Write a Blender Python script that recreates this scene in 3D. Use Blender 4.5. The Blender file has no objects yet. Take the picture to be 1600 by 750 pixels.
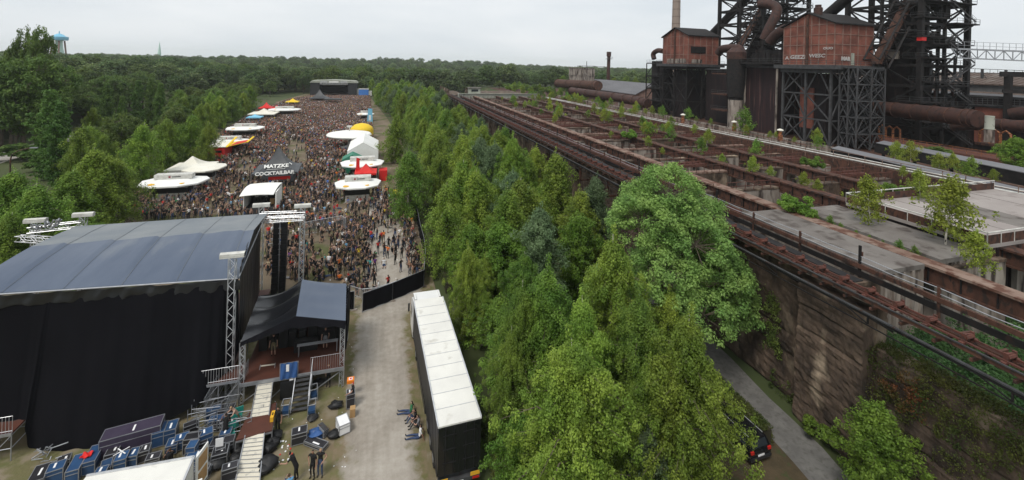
import bpy, math, random
import numpy as np
from mathutils import Vector, Matrix, noise

# ---------------------------------------------------------------- camera, sky, sun
S = bpy.context.scene
COL = S.collection
F, YAW, ROLL, CAM_H = 680.0, math.radians(17), math.radians(1.5), 25.0
cam_data = bpy.data.cameras.new("camera")
cam_data.sensor_width = 36.0
cam_data.lens = 36.0 * F / 1600.0
cam_data.shift_y = -(375.0 - 101.0) / 1600.0
cam_data.clip_start = 0.5
cam_data.clip_end = 20000
cam = bpy.data.objects.new("camera", cam_data)
COL.objects.link(cam)
fw = Vector((math.sin(YAW), math.cos(YAW), 0)); r0 = Vector((math.cos(YAW), -math.sin(YAW), 0)); up0 = Vector((0, 0, 1))
rt = r0 * math.cos(ROLL) + up0 * math.sin(ROLL); up = -r0 * math.sin(ROLL) + up0 * math.cos(ROLL)
m = Matrix((rt, up, -fw)).transposed().to_4x4(); m.translation = (0, 0, CAM_H)
cam.matrix_world = m
S.camera = cam

SUN_EL, SUN_ROT = 56.0, 228.0
world = bpy.data.worlds.new("World"); S.world = world; world.use_nodes = True
wn, wl = world.node_tree.nodes, world.node_tree.links
wn.clear()
sky = wn.new("ShaderNodeTexSky"); sky.sky_type = 'NISHITA'; sky.sun_disc = False
sky.sun_elevation = math.radians(SUN_EL); sky.sun_rotation = math.radians(SUN_ROT)
sky.air_density = 1.0; sky.dust_density = 4.0; sky.ozone_density = 1.0
tc = wn.new("ShaderNodeTexCoord")
mp = wn.new("ShaderNodeMapping"); mp.inputs['Scale'].default_value = (1.0, 1.0, 4.5)
nz = wn.new("ShaderNodeTexNoise"); nz.inputs['Scale'].default_value = 2.2; nz.inputs['Detail'].default_value = 5; nz.inputs['Roughness'].default_value = .5
ramp = wn.new("ShaderNodeValToRGB")
ramp.color_ramp.elements[0].position = .32; ramp.color_ramp.elements[0].color = (7.3, 7.85, 8.3, 1)
ramp.color_ramp.elements[1].position = .68; ramp.color_ramp.elements[1].color = (9.0, 9.25, 9.45, 1)
mix = wn.new("ShaderNodeMix"); mix.data_type = 'RGBA'; mix.inputs[0].default_value = .93
bg = wn.new("ShaderNodeBackground"); bg.inputs['Strength'].default_value = 0.07
wo = wn.new("ShaderNodeOutputWorld")
wl.new(tc.outputs['Generated'], mp.inputs[0]); wl.new(mp.outputs[0], nz.inputs['Vector']); wl.new(nz.outputs[0], ramp.inputs[0])
wl.new(sky.outputs[0], mix.inputs[6]); wl.new(ramp.outputs[0], mix.inputs[7]); wl.new(mix.outputs[2], bg.inputs[0]); wl.new(bg.outputs[0], wo.inputs[0])

sun_d = bpy.data.lights.new("sun", 'SUN'); sun_d.energy = 1.5; sun_d.angle = math.radians(18); sun_d.color = (1, .96, .9)
sun = bpy.data.objects.new("sun", sun_d); COL.objects.link(sun)
# light comes from behind-left of the viewer, high
az = math.radians(SUN_ROT); el = math.radians(SUN_EL)
dirv = Vector((math.sin(az) * math.cos(el), math.cos(az) * math.cos(el), math.sin(el)))
sun.rotation_euler = dirv.to_track_quat('Z', 'Y').to_euler()
S.view_settings.view_transform = 'Standard'; S.view_settings.look = 'None'
S.view_settings.exposure = 0.6; S.view_settings.gamma = 1.0
S.cycles.max_bounces = 5; S.cycles.diffuse_bounces = 3; S.cycles.glossy_bounces = 2; S.cycles.transparent_max_bounces = 8
S.cycles.transmission_bounces = 2; S.cycles.volume_bounces = 1; S.cycles.caustics_reflective = False; S.cycles.caustics_refractive = False
S.cycles.use_denoising = True

# ---------------------------------------------------------------- helpers
def at(x, y, z=0.0):
    """photo pixel -> world point at height z"""
    u = x - 800; v = y - 101
    X = u * math.cos(ROLL) + v * math.sin(ROLL); V = -u * math.sin(ROLL) + v * math.cos(ROLL)
    Y = (CAM_H - z) * F / V; X = X / F * Y
    return Vector((X * math.cos(YAW) + Y * math.sin(YAW), -X * math.sin(YAW) + Y * math.cos(YAW), z))
def pr(p):
    t, s, z = p
    X = t * math.cos(YAW) - s * math.sin(YAW); Y = t * math.sin(YAW) + s * math.cos(YAW)
    if Y < .1: return (9999, 9999)
    a = X / Y * F; b = (CAM_H - z) / Y * F
    return (800 + a * math.cos(ROLL) - b * math.sin(ROLL), 101 + a * math.sin(ROLL) + b * math.cos(ROLL))
def ray(x, y):
    a, b = at(x, y, 0), Vector((0, 0, CAM_H))
    d = a - b
    if (y - 101) * math.cos(ROLL) - (x - 800) * math.sin(ROLL) < 0: d = -d
    return b, d
def at_s(x, y, s):
    b, d = ray(x, y); k = s / d.y; return b + d * k
def at_t(x, y, t):
    b, d = ray(x, y); k = t / d.x; return b + d * k
def R(a, b): return random.uniform(a, b)
def V(*a): return Vector(a)

def tag(o, label=None, cat=None, group=None, kind=None):
    if label: o['label'] = label
    if cat: o['category'] = cat
    if group: o['group'] = group
    if kind or cat: o['kind'] = kind or 'thing'
    return o
def thing(name, label, cat, loc=(0, 0, 0), rz=0.0, group=None):
    o = bpy.data.objects.new(name, None); COL.objects.link(o)
    o.empty_display_size = .2
    o.location = loc; o.rotation_euler = (0, 0, rz)
    return tag(o, label, cat, group)

class MB:
    def __init__(s): s.v = []; s.f = []; s.m = []; s.cur = 0
    def add(s, vs, fs):
        n = len(s.v); s.v.extend([tuple(p) for p in vs])
        for f in fs: s.f.append(tuple(i + n for i in f)); s.m.append(s.cur)
        return s
    def mat(s, i): s.cur = i; return s
    def box(s, c, size, rz=0.0, taper=1.0):
        cx, cy, cz = c; a, b, h = size[0] / 2, size[1] / 2, size[2] / 2
        co, si = math.cos(rz), math.sin(rz); vs = []
        for k, (x, y) in enumerate(((-a, -b), (a, -b), (a, b), (-a, b))): vs.append((cx + x * co - y * si, cy + x * si + y * co, cz - h))
        for k, (x, y) in enumerate(((-a, -b), (a, -b), (a, b), (-a, b))):
            x *= taper; y *= taper; vs.append((cx + x * co - y * si, cy + x * si + y * co, cz + h))
        return s.add(vs, [(0, 3, 2, 1), (4, 5, 6, 7), (0, 1, 5, 4), (1, 2, 6, 5), (2, 3, 7, 6), (3, 0, 4, 7)])
    def bb(s, x0, x1, y0, y1, z0, z1): return s.box(((x0 + x1) / 2, (y0 + y1) / 2, (z0 + z1) / 2), (x1 - x0, y1 - y0, z1 - z0))
    def frame(s, d):
        d = Vector(d).normalized(); u = Vector((0, 0, 1)) if abs(d.z) < .95 else Vector((0, 1, 0))
        a = d.cross(u).normalized(); b = a.cross(d).normalized(); return a, b
    def beam(s, p, q, w, h=None):
        p, q = Vector(p), Vector(q); h = h or w; a, b = s.frame(q - p); a = a * w / 2; b = b * h / 2
        vs = [p - a - b, p + a - b, p + a + b, p - a + b, q - a - b, q + a - b, q + a + b, q - a + b]
        return s.add(vs, [(0, 1, 2, 3), (7, 6, 5, 4), (0, 4, 5, 1), (1, 5, 6, 2), (2, 6, 7, 3), (3, 7, 4, 0)])
    def tube(s, p, q, r, n=8, r2=None, caps=True):
        p, q = Vector(p), Vector(q); r2 = r if r2 is None else r2; a, b = s.frame(q - p); vs = []
        for c, rr in ((p, r), (q, r2)):
            for k in range(n):
                an = 2 * math.pi * k / n; vs.append(c + a * math.cos(an) * rr + b * math.sin(an) * rr)
        fs = [(k, (k + 1) % n, n + (k + 1) % n, n + k) for k in range(n)]
        if caps: fs += [tuple(reversed(range(n))), tuple(range(n, 2 * n))]
        return s.add(vs, fs)
    def path(s, pts, r, n=8, caps=True):
        pts = [Vector(p) for p in pts]; rs = r if isinstance(r, (list, tuple)) else [r] * len(pts); vs = []
        a, b = s.frame(pts[1] - pts[0])
        for i, c in enumerate(pts):
            d = (pts[min(i + 1, len(pts) - 1)] - pts[max(i - 1, 0)]).normalized()
            a = (a - d * a.dot(d)).normalized(); b = d.cross(a)
            for k in range(n):
                an = 2 * math.pi * k / n; vs.append(c + a * math.cos(an) * rs[i] + b * math.sin(an) * rs[i])
        fs = []
        for i in range(len(pts) - 1):
            for k in range(n): fs.append((i * n + k, i * n + (k + 1) % n, (i + 1) * n + (k + 1) % n, (i + 1) * n + k))
        if caps: fs += [tuple(reversed(range(n))), tuple(range((len(pts) - 1) * n, len(pts) * n))]
        return s.add(vs, fs)
    def poly(s, pts): return s.add(pts, [tuple(range(len(pts)))])
    def prism(s, pts, h):
        n = len(pts); h = Vector(h); pts = [Vector(p) for p in pts]
        return s.add(pts + [p + h for p in pts], [tuple(reversed(range(n))), tuple(range(n, 2 * n))] + [(k, (k + 1) % n, n + (k + 1) % n, n + k) for k in range(n)])
    def lathe(s, c, prof, n=16, ax=None):
        c = Vector(c); vs = []
        for (r, z) in prof:
            for k in range(n):
                an = 2 * math.pi * k / n; vs.append(c + Vector((math.cos(an) * r, math.sin(an) * r, z)))
        fs = []
        for i in range(len(prof) - 1):
            for k in range(n): fs.append((i * n + k, i * n + (k + 1) % n, (i + 1) * n + (k + 1) % n, (i + 1) * n + k))
        fs += [tuple(reversed(range(n))), tuple(range((len(prof) - 1) * n, len(prof) * n))]
        return s.add(vs, fs)
    def grid(s, nu, nv, fn, thick=None):
        vs = [Vector(fn(i / nu, j / nv)) for j in range(nv + 1) for i in range(nu + 1)]
        W = nu + 1; fs = [(j * W + i, j * W + i + 1, (j + 1) * W + i + 1, (j + 1) * W + i) for j in range(nv) for i in range(nu)]
        if thick is not None:
            th = Vector(thick); n = len(vs); vs2 = vs + [p + th for p in vs]
            fs2 = fs + [tuple(reversed([k + n for k in f])) for f in fs]
            rim = [j * W for j in range(nv, -1, -1)] + list(range(1, W)) + [j * W + nu for j in range(1, nv + 1)] + [nv * W + i for i in range(nu - 1, 0, -1)]
            for k in range(len(rim)):
                a, b = rim[k], rim[(k + 1) % len(rim)]; fs2.append((b, a, a + n, b + n))
            return s.add(vs2, fs2)
        return s.add(vs, fs)
    def truss(s, p, q, w=.35, r=.03, n=None, side=4, rb=None):
        """square lattice girder of tubes"""
        p, q = Vector(p), Vector(q); L = (q - p).length; a, b = s.frame(q - p); n = n or max(2, int(L / (w * 1.15))); rb = rb or r * .6
        cs = [a * w / 2 + b * w / 2, -a * w / 2 + b * w / 2, -a * w / 2 - b * w / 2, a * w / 2 - b * w / 2]
        for c in cs: s.tube(p + c, q + c, r, side)
        for k in range(4):
            c0, c1 = cs[k], cs[(k + 1) % 4]
            for i in range(n):
                P0 = p.lerp(q, i / n); P1 = p.lerp(q, (i + 1) / n)
                if i % 2: c0_, c1_ = c1, c0
                else: c0_, c1_ = c0, c1
                s.tube(P0 + c0_, P1 + c1_, rb, 4, caps=False)
        return s
    def build(s, name, mats, parent=None, smooth=None, local=False, collection=True):
        me = bpy.data.meshes.new(name)
        off = Vector((0, 0, 0))
        if parent is not None and not local:
            q = parent
            while q is not None: off += q.location; q = q.parent
        me.from_pydata([(v[0] - off.x, v[1] - off.y, v[2] - off.z) for v in s.v], [], s.f)
        mats = mats if isinstance(mats, (list, tuple)) else [mats]
        for mm in mats: me.materials.append(mm)
        if len(mats) > 1: me.polygons.foreach_set('material_index', s.m)
        if smooth:
            me.polygons.foreach_set('use_smooth', [True] * len(s.f)); me.update(); me.set_sharp_from_angle(angle=math.radians(smooth))
        me.update()
        o = bpy.data.objects.new(name, me)
        if collection: COL.objects.link(o)
        if parent is not None: o.parent = parent
        return o
def one(name, mb, mats, label, cat, group=None, kind=None, smooth=None):
    """a thing that is one mesh, origin at the middle of its base"""
    a = np.array(mb.v); c = Vector(((a[:, 0].min() + a[:, 0].max()) / 2, (a[:, 1].min() + a[:, 1].max()) / 2, a[:, 2].min()))
    mb.v = [(v[0] - c.x, v[1] - c.y, v[2] - c.z) for v in mb.v]
    o = mb.build(name, mats, None, smooth); o.location = c
    return tag(o, label, cat, group, kind)
def copy_tree(o, parent=None):
    c = o.copy(); COL.objects.link(c)
    if parent is not None: c.parent = parent
    for ch in list(o.children): copy_tree(ch, c)
    return c
def npmesh(name, verts, faces, mats, matidx=None):
    me = bpy.data.meshes.new(name); nv, nf = len(verts), len(faces); k = faces.shape[1]
    me.vertices.add(nv); me.vertices.foreach_set('co', verts.astype(np.float32).ravel())
    me.loops.add(nf * k); me.loops.foreach_set('vertex_index', faces.astype(np.int32).ravel())
    me.polygons.add(nf); me.polygons.foreach_set('loop_start', np.arange(0, nf * k, k, dtype=np.int32))
    for mm in (mats if isinstance(mats, (list, tuple)) else [mats]): me.materials.append(mm)
    if matidx is not None: me.polygons.foreach_set('material_index', matidx.astype(np.int32))
    me.update(calc_edges=True); return me

# ---------------------------------------------------------------- materials
def lin(c): return tuple(c) + (1,) if len(c) == 3 else c
def mat(name, c1, c2=None, scale=1.0, rough=.8, metal=0.0, bump=0.0, stretch=(1, 1, 1), c3=None, s3=6.0, p3=(.58, .66), p=(.35, .65), spec=.3, bscale=None, objvar=0.0, detail=5.0):
    mt = bpy.data.materials.new(name); mt.use_nodes = True; n, l = mt.node_tree.nodes, mt.node_tree.links
    b = n['Principled BSDF']; b.inputs['Roughness'].default_value = rough; b.inputs['Metallic'].default_value = metal; b.inputs['Specular IOR Level'].default_value = spec
    if c2 is None: c2 = tuple(k * .8 for k in c1)
    g = n.new('ShaderNodeNewGeometry'); mp = n.new('ShaderNodeMapping'); mp.inputs['Scale'].default_value = stretch
    l.new(g.outputs['Position'], mp.inputs[0])
    t = n.new('ShaderNodeTexNoise'); t.inputs['Scale'].default_value = scale; t.inputs['Detail'].default_value = detail; t.inputs['Roughness'].default_value = .62
    l.new(mp.outputs[0], t.inputs['Vector'])
    r = n.new('ShaderNodeValToRGB'); r.color_ramp.elements[0].position = p[0]; r.color_ramp.elements[1].position = p[1]
    r.color_ramp.elements[0].color = lin(c1); r.color_ramp.elements[1].color = lin(c2); l.new(t.outputs[0], r.inputs[0]); out = r.outputs[0]
    if c3 is not None:
        t2 = n.new('ShaderNodeTexNoise'); t2.inputs['Scale'].default_value = s3; t2.inputs['Detail'].default_value = 4; l.new(mp.outputs[0], t2.inputs['Vector'])
        r2 = n.new('ShaderNodeValToRGB'); r2.color_ramp.elements[0].position = p3[0]; r2.color_ramp.elements[1].position = p3[1]; l.new(t2.outputs[0], r2.inputs[0])
        mx = n.new('ShaderNodeMix'); mx.data_type = 'RGBA'; l.new(r2.outputs[0], mx.inputs[0]); l.new(out, mx.inputs[6]); mx.inputs[7].default_value = lin(c3); out = mx.outputs[2]
    if objvar:
        oi = n.new('ShaderNodeObjectInfo'); hs = n.new('ShaderNodeHueSaturation'); mr = n.new('ShaderNodeMapRange')
        mr.inputs[3].default_value = 1 - objvar; mr.inputs[4].default_value = 1 + objvar; l.new(oi.outputs['Random'], mr.inputs[0]); l.new(mr.outputs[0], hs.inputs['Value']); l.new(out, hs.inputs['Color']); out = hs.outputs[0]
    l.new(out, b.inputs['Base Color'])
    if bump:
        t3 = n.new('ShaderNodeTexNoise'); t3.inputs['Scale'].default_value = bscale or scale * 4; t3.inputs['Detail'].default_value = 6; l.new(mp.outputs[0], t3.inputs['Vector'])
        bp = n.new('ShaderNodeBump'); bp.inputs['Strength'].default_value = bump; bp.inputs['Distance'].default_value = .1; l.new(t3.outputs[0], bp.inputs['Height']); l.new(bp.outputs[0], b.inputs['Normal'])
    return mt
def leafmat(name, c1, c2, c3=None, trans=.42, vary=.18):
    mt = bpy.data.materials.new(name); mt.use_nodes = True; n, l = mt.node_tree.nodes, mt.node_tree.links; n.clear()
    g = n.new('ShaderNodeNewGeometry'); oi = n.new('ShaderNodeObjectInfo')
    t = n.new('ShaderNodeTexNoise'); t.inputs['Scale'].default_value = .55; t.inputs['Detail'].default_value = 4; l.new(g.outputs['Position'], t.inputs['Vector'])
    r = n.new('ShaderNodeValToRGB'); r.color_ramp.elements[0].position = .36; r.color_ramp.elements[1].position = .64
    r.color_ramp.elements[0].color = lin(c1); r.color_ramp.elements[1].color = lin(c2); l.new(t.outputs[0], r.inputs[0])
    hs = n.new('ShaderNodeHueSaturation'); l.new(r.outputs[0], hs.inputs['Color'])
    # each leaf and each tree a little different
    m1 = n.new('ShaderNodeMapRange'); m1.inputs[3].default_value = .72; m1.inputs[4].default_value = 1.3; l.new(g.outputs['Random Per Island'], m1.inputs[0])
    m2 = n.new('ShaderNodeMapRange'); m2.inputs[3].default_value = 1 - vary; m2.inputs[4].default_value = 1 + vary; l.new(oi.outputs['Random'], m2.inputs[0])
    mu = n.new('ShaderNodeMath'); mu.operation = 'MULTIPLY'; l.new(m1.outputs[0], mu.inputs[0]); l.new(m2.outputs[0], mu.inputs[1]); l.new(mu.outputs[0], hs.inputs['Value'])
    m3 = n.new('ShaderNodeMath'); m3.operation = 'MULTIPLY'; m3.inputs[1].default_value = 7.13; l.new(oi.outputs['Random'], m3.inputs[0])
    m4 = n.new('ShaderNodeMath'); m4.operation = 'FRACT'; l.new(m3.outputs[0], m4.inputs[0])
    m5 = n.new('ShaderNodeMapRange'); m5.inputs[3].default_value = .485; m5.inputs[4].default_value = .515; l.new(m4.outputs[0], m5.inputs[0]); l.new(m5.outputs[0], hs.inputs['Hue'])
    d = n.new('ShaderNodeBsdfPrincipled'); d.inputs['Roughness'].default_value = .55; d.inputs['Specular IOR Level'].default_value = .25
    tr = n.new('ShaderNodeBsdfTranslucent'); mx = n.new('ShaderNodeMixShader'); mx.inputs[0].default_value = trans; o = n.new('ShaderNodeOutputMaterial')
    l.new(hs.outputs[0], d.inputs['Base Color']); l.new(hs.outputs[0], tr.inputs[0]); l.new(d.outputs[0], mx.inputs[1]); l.new(tr.outputs[0], mx.inputs[2]); l.new(mx.outputs[0], o.inputs[0])
    return mt

random.seed(7); rng = np.random.default_rng(7)
M = {}
M['field'] = mat('trodden_field', (.115, .088, .058), (.19, .15, .105), .12, .95, c3=(.085, .09, .035), s3=.22, p3=(.5, .6), bump=.3, bscale=3)
M['gravel'] = mat('gravel_path', (.40, .38, .35), (.30, .28, .25), .35, .95, c3=(.34, .32, .30), s3=1.7, p3=(.52, .7), bump=.3, bscale=9)
M['grass_dirt'] = mat('worn_grass', (.115, .12, .045), (.17, .13, .08), .22, .95, c3=(.21, .175, .12), s3=.8, p3=(.48, .62), bump=.4, bscale=6)
M['ground'] = mat('rough_meadow', (.035, .055, .018), (.07, .08, .03), .02, .95, c3=(.1, .085, .05), s3=.1, p3=(.6, .68))
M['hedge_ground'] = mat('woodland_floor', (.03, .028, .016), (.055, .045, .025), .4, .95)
M['verge'] = mat('dark_brown_verge', (.05, .04, .022), (.085, .062, .035), .6, .95, c3=(.05, .06, .022), s3=1.1, bump=.4, bscale=6)
M['asphalt'] = mat('old_asphalt', (.12, .115, .11), (.17, .165, .155), .9, .9, c3=(.095, .09, .082), s3=3.0, p3=(.5, .75), bump=.2, bscale=10)
M['rust'] = mat('rusty_steel', (.055, .026, .018), (.105, .048, .032), 1.2, .8, c3=(.03, .02, .017), s3=3, p3=(.5, .62), stretch=(1, 1, .5))
M['rust_red'] = mat('red_oxide_steel', (.115, .042, .030), (.085, .034, .026), 1.5, .8, c3=(.05, .027, .021), s3=4, p3=(.55, .66))
M['rust_orange'] = mat('orange_rust_steel', (.33, .13, .05), (.19, .07, .03), 1.4, .8, c3=(.07, .03, .02), s3=3, p3=(.5, .62))
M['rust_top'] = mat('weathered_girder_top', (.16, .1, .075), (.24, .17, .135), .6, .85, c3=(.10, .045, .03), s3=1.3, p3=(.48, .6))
M['steel_dark'] = mat('blackened_steel', (.006, .0055, .006), (.016, .014, .014), .9, .75, c3=(.03, .017, .014), s3=2, p3=(.58, .68))
M['steel_grey'] = mat('grey_painted_steel', (.065, .067, .07), (.036, .036, .038), 1.1, .6, c3=(.05, .032, .026), s3=3, p3=(.6, .68))
M['black_wall'] = mat('near_black_cladding', (.006, .005, .007), (.018, .010, .010), .5, .8, stretch=(1, 1, .12), c3=(.04, .02, .018), s3=1.2, p3=(.6, .72))  # near-black sheet with vertical streaks and browner patches
M['streaked'] = mat('rust_streaked_sheet', (.012, .008, .010), (.034, .014, .015), .8, .75, stretch=(1, 1, .06), c3=(.09, .045, .04), s3=1.4, p3=(.58, .7))
M['pipe'] = mat('rusty_gas_main', (.07, .031, .023), (.04, .021, .018), .5, .7, c3=(.03, .018, .016), s3=1.6, p3=(.52, .65), stretch=(1, 1, .7))
M['conc'] = mat('stained_concrete', (.16, .13, .108), (.36, .32, .28), .8, .9, c3=(.05, .038, .032), s3=1.1, p3=(.5, .62), stretch=(1, 1, .25), bump=.4, bscale=3)
M['conc_dark'] = mat('dark_brown_concrete', (.032, .024, .019), (.125, .088, .064), .75, .95, c3=(.30, .235, .17), s3=.55, p3=(.56, .72), stretch=(1, 1, .55), bump=1.0, bscale=3.2, detail=12)  # dark brown concrete with paler tan patches
M['slab'] = mat('mossy_roof_slab', (.13, .115, .105), (.19, .175, .16), .3, .92, c3=(.075, .062, .055), s3=.8, p3=(.5, .66), bump=.3, bscale=5)
M['slab_light'] = mat('pale_roof_slab', (.27, .24, .225), (.34, .31, .29), .25, .92, c3=(.17, .14, .13), s3=.5, p3=(.55, .7))
M['pale'] = mat('pale_green_concrete', (.27, .29, .24), (.36, .37, .32), .3, .9, c3=(.17, .17, .14), s3=1.2)
M['white_metal'] = mat('white_painted_rail', (.62, .62, .58), (.42, .41, .38), 1.5, .6)
M['galv'] = mat('galvanised_tube', (.42, .43, .45), (.3, .31, .33), 2.0, .4, .6)
M['alu'] = mat('aluminium_truss', (.66, .67, .68), (.5, .51, .53), 2.0, .35, .55)
M['white_fabric'] = mat('white_tent_fabric', (.72, .72, .68), (.8, .8, .78), .3, .7)
M['cream'] = mat('cream_tent_fabric', (.68, .65, .55), (.75, .73, .65), .4, .7)
M['black_fabric'] = mat('black_stage_cloth', (.003, .003, .0045), (.005, .005, .007), .35, .95, bump=.6, bscale=.9, stretch=(1, 1, .4), spec=.12)
M['black_vinyl'] = mat('black_vinyl', (.004, .0045, .0065), (.006, .007, .010), .4, .4, bump=.35, bscale=.8, spec=.7)
M['gloss_vinyl'] = mat('glossy_black_vinyl', (.004, .0045, .006), (.006, .007, .010), .4, .22, bump=.5, bscale=1.0, stretch=(.5, 2.2, 1), spec=.8)
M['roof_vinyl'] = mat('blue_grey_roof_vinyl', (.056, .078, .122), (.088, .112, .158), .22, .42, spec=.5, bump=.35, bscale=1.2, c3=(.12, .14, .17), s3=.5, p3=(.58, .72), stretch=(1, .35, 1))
M['roof_top'] = mat('pale_roof_vinyl', (.13, .15, .17), (.19, .205, .215), .3, .5, spec=.5, bump=.2, bscale=.6)  # paler, greyer tone of the roof vinyl for the top sheet
M['tarp_blue'] = mat('blue_tarpaulin', (.03, .08, .22), (.045, .11, .28), 1, .4, bump=.5, bscale=4)
M['deck'] = mat('brown_stage_ply', (.10, .036, .024), (.075, .03, .021), .6, .6)
M['ramp'] = mat('pale_ramp_board', (.62, .58, .48), (.55, .52, .44), .8, .7, c3=(.42, .4, .35), s3=3)
M['black'] = mat('matt_black', (.012, .012, .013), (.02, .02, .021), 2, .5)
M['gloss'] = mat('black_car_paint', (.008, .008, .01), (.01, .01, .012), 2, .12, spec=.7)
M['case_blue'] = mat('blue_flight_case_board', (.02, .055, .13), (.032, .08, .175), 1.5, .35, spec=.5, objvar=.25)
M['case_black'] = mat('black_flight_case_board', (.022, .022, .026), (.035, .034, .038), 1.5, .4, objvar=.3)
M['case_purple'] = mat('dark_purple_case_board', (.045, .035, .06), (.06, .05, .08), 1.5, .4)
M['truck_white'] = mat('white_trailer_roof', (.74, .73, .68), (.66, .65, .61), .5, .5, c3=(.5, .48, .43), s3=1.1, p3=(.6, .75))
M['truck_black'] = mat('black_trailer_curtain', (.016, .017, .02), (.024, .025, .029), .6, .35, spec=.5)
M['glass'] = mat('dark_window_glass', (.02, .025, .03), (.03, .035, .04), 1, .08, spec=.8)
M['rubber'] = mat('tyre_rubber', (.015, .015, .016), (.025, .025, .025), 3, .8)
M['yellow'] = mat('yellow_paint', (.75, .42, .03), (.7, .38, .03), 2, .5)
M['tent_yellow'] = mat('yellow_tent_fabric', (.8, .55, .03), (.75, .5, .03), 2, .6)
M['orange'] = mat('orange_box', (.8, .22, .02), (.7, .2, .02), 2, .5)
M['red'] = mat('red_fabric', (.62, .025, .02), (.55, .02, .02), 1, .6)
M['red_light'] = mat('red_tail_lamp', (.5, .02, .015), (.4, .02, .015), 2, .3)
M['green_tent'] = mat('green_tent_fabric', (.03, .18, .11), (.035, .2, .13), 1, .6)
M['tent_black'] = mat('charcoal_tent_fabric', (.035, .038, .042), (.05, .053, .058), .6, .5, spec=.5)
M['blue'] = mat('blue_paint', (.06, .2, .55), (.05, .17, .5), 1, .5)
M['lightblue'] = mat('pale_blue_paint', (.2, .5, .68), (.18, .46, .64), .05, .6)
M['mint'] = mat('pale_green_concrete_shaft', (.45, .62, .55), (.4, .57, .5), .05, .8)
M['brickframe'] = mat('brown_steel_frame', (.25, .16, .13), (.17, .10, .08), 1, .8)
M['timber'] = mat('plywood_board', (.42, .26, .12), (.36, .22, .1), 1.5, .7)
M['paper'] = mat('white_paper', (.8, .8, .8), (.75, .75, .75), 1, .8)
M['bark'] = mat('grey_brown_bark', (.09, .07, .05), (.13, .11, .085), 2, .9)
M['bark_birch'] = mat('white_birch_bark', (.62, .58, .5), (.5, .46, .4), 3, .8, c3=(.06, .05, .045), s3=6, p3=(.62, .68), stretch=(1, 1, .5))
M['shed_roof'] = mat('brown_ribbed_shed_roof', (.12, .09, .075), (.08, .055, .045), .3, .8, c3=(.19, .17, .15), s3=.2)
M['grey_sheet'] = mat('grey_ribbed_sheet', (.13, .13, .13), (.09, .09, .09), .5, .8, stretch=(1, 1, .1))
M['conveyor_roof'] = mat('grey_conveyor_cover', (.17, .17, .18), (.14, .14, .15), .3, .7, stretch=(1, .3, 1))
M['chimney'] = mat('chimney_concrete', (.3, .24, .2), (.22, .175, .15), .3, .9, stretch=(1, 1, .3))
# brick infill with painted steel frame grid
def brickmat():
    mt = bpy.data.materials.new('red_brick'); mt.use_nodes = True; n, l = mt.node_tree.nodes, mt.node_tree.links; b = n['Principled BSDF']; b.inputs['Roughness'].default_value = .9
    g = n.new('ShaderNodeNewGeometry'); sx = n.new('ShaderNodeSeparateXYZ'); l.new(g.outputs['Position'], sx.inputs[0])
    ad = n.new('ShaderNodeMath'); ad.operation = 'ADD'; l.new(sx.outputs[0], ad.inputs[0]); l.new(sx.outputs[1], ad.inputs[1])
    cb = n.new('ShaderNodeCombineXYZ'); l.new(ad.outputs[0], cb.inputs[0]); l.new(sx.outputs[2], cb.inputs[1])
    br = n.new('ShaderNodeTexBrick'); br.inputs['Scale'].default_value = 2.2; br.inputs['Color1'].default_value = (.28, .088, .058, 1); br.inputs['Color2'].default_value = (.20, .064, .047, 1); br.inputs['Mortar'].default_value = (.2, .1, .075, 1); br.inputs['Mortar Size'].default_value = .03
    l.new(cb.outputs[0], br.inputs[0])
    t = n.new('ShaderNodeTexNoise'); t.inputs['Scale'].default_value = .35; t.inputs['Detail'].default_value = 6; l.new(g.outputs['Position'], t.inputs['Vector'])
    r = n.new('ShaderNodeValToRGB'); r.color_ramp.elements[0].position = .35; r.color_ramp.elements[1].position = .7; r.color_ramp.elements[0].color = (.5, .45, .42, 1); r.color_ramp.elements[1].color = (1.15, 1.05, 1, 1); l.new(t.outputs[0], r.inputs[0])
    mx = n.new('ShaderNodeMix'); mx.data_type = 'RGBA'; mx.blend_type = 'MULTIPLY'; mx.inputs[0].default_value = 1; l.new(br.outputs[0], mx.inputs[6]); l.new(r.outputs[0], mx.inputs[7]); l.new(mx.outputs[2], b.inputs['Base Color'])
    return mt
M['brick'] = brickmat()
M['leaf_birch'] = leafmat('birch_leaves', (.14, .235, .034), (.27, .37, .058))
M['leaf_birch_dk'] = leafmat('dark_birch_leaves', (.11, .2, .032), (.21, .31, .05))
M['leaf_willow'] = leafmat('willow_leaves', (.17, .30, .075), (.31, .45, .12), vary=.05)
M['leaf_green'] = leafmat('broad_leaves', (.075, .13, .03), (.14, .2, .045))
M['leaf_dark'] = leafmat('dark_wood_leaves', (.055, .10, .035), (.12, .175, .052))
M['leaf_wood'] = leafmat('distant_wood_leaves', (.075, .13, .052), (.15, .2, .07), vary=.42)  # paler, bluer green: distance haze partly put into the leaf colour
M['leaf_grey'] = leafmat('grey_green_leaves', (.11, .17, .08), (.17, .24, .115))
M['leaf_fresh'] = leafmat('fresh_green_leaves', (.11, .21, .03), (.19, .30, .045))
M['leaf_yellow'] = leafmat('yellow_green_leaves', (.2, .27, .035), (.3, .36, .055))
M['leaf_poplar'] = leafmat('poplar_leaves', (.07, .15, .03), (.12, .21, .045))
M['ivy'] = leafmat('ivy_leaves', (.05, .075, .015), (.11, .115, .025))
M['ivy_red'] = leafmat('red_creeper_leaves', (.2, .06, .03), (.09, .07, .02))
M['hedge'] = leafmat('hedge_leaves', (.06, .10, .025), (.11, .13, .035))

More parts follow.
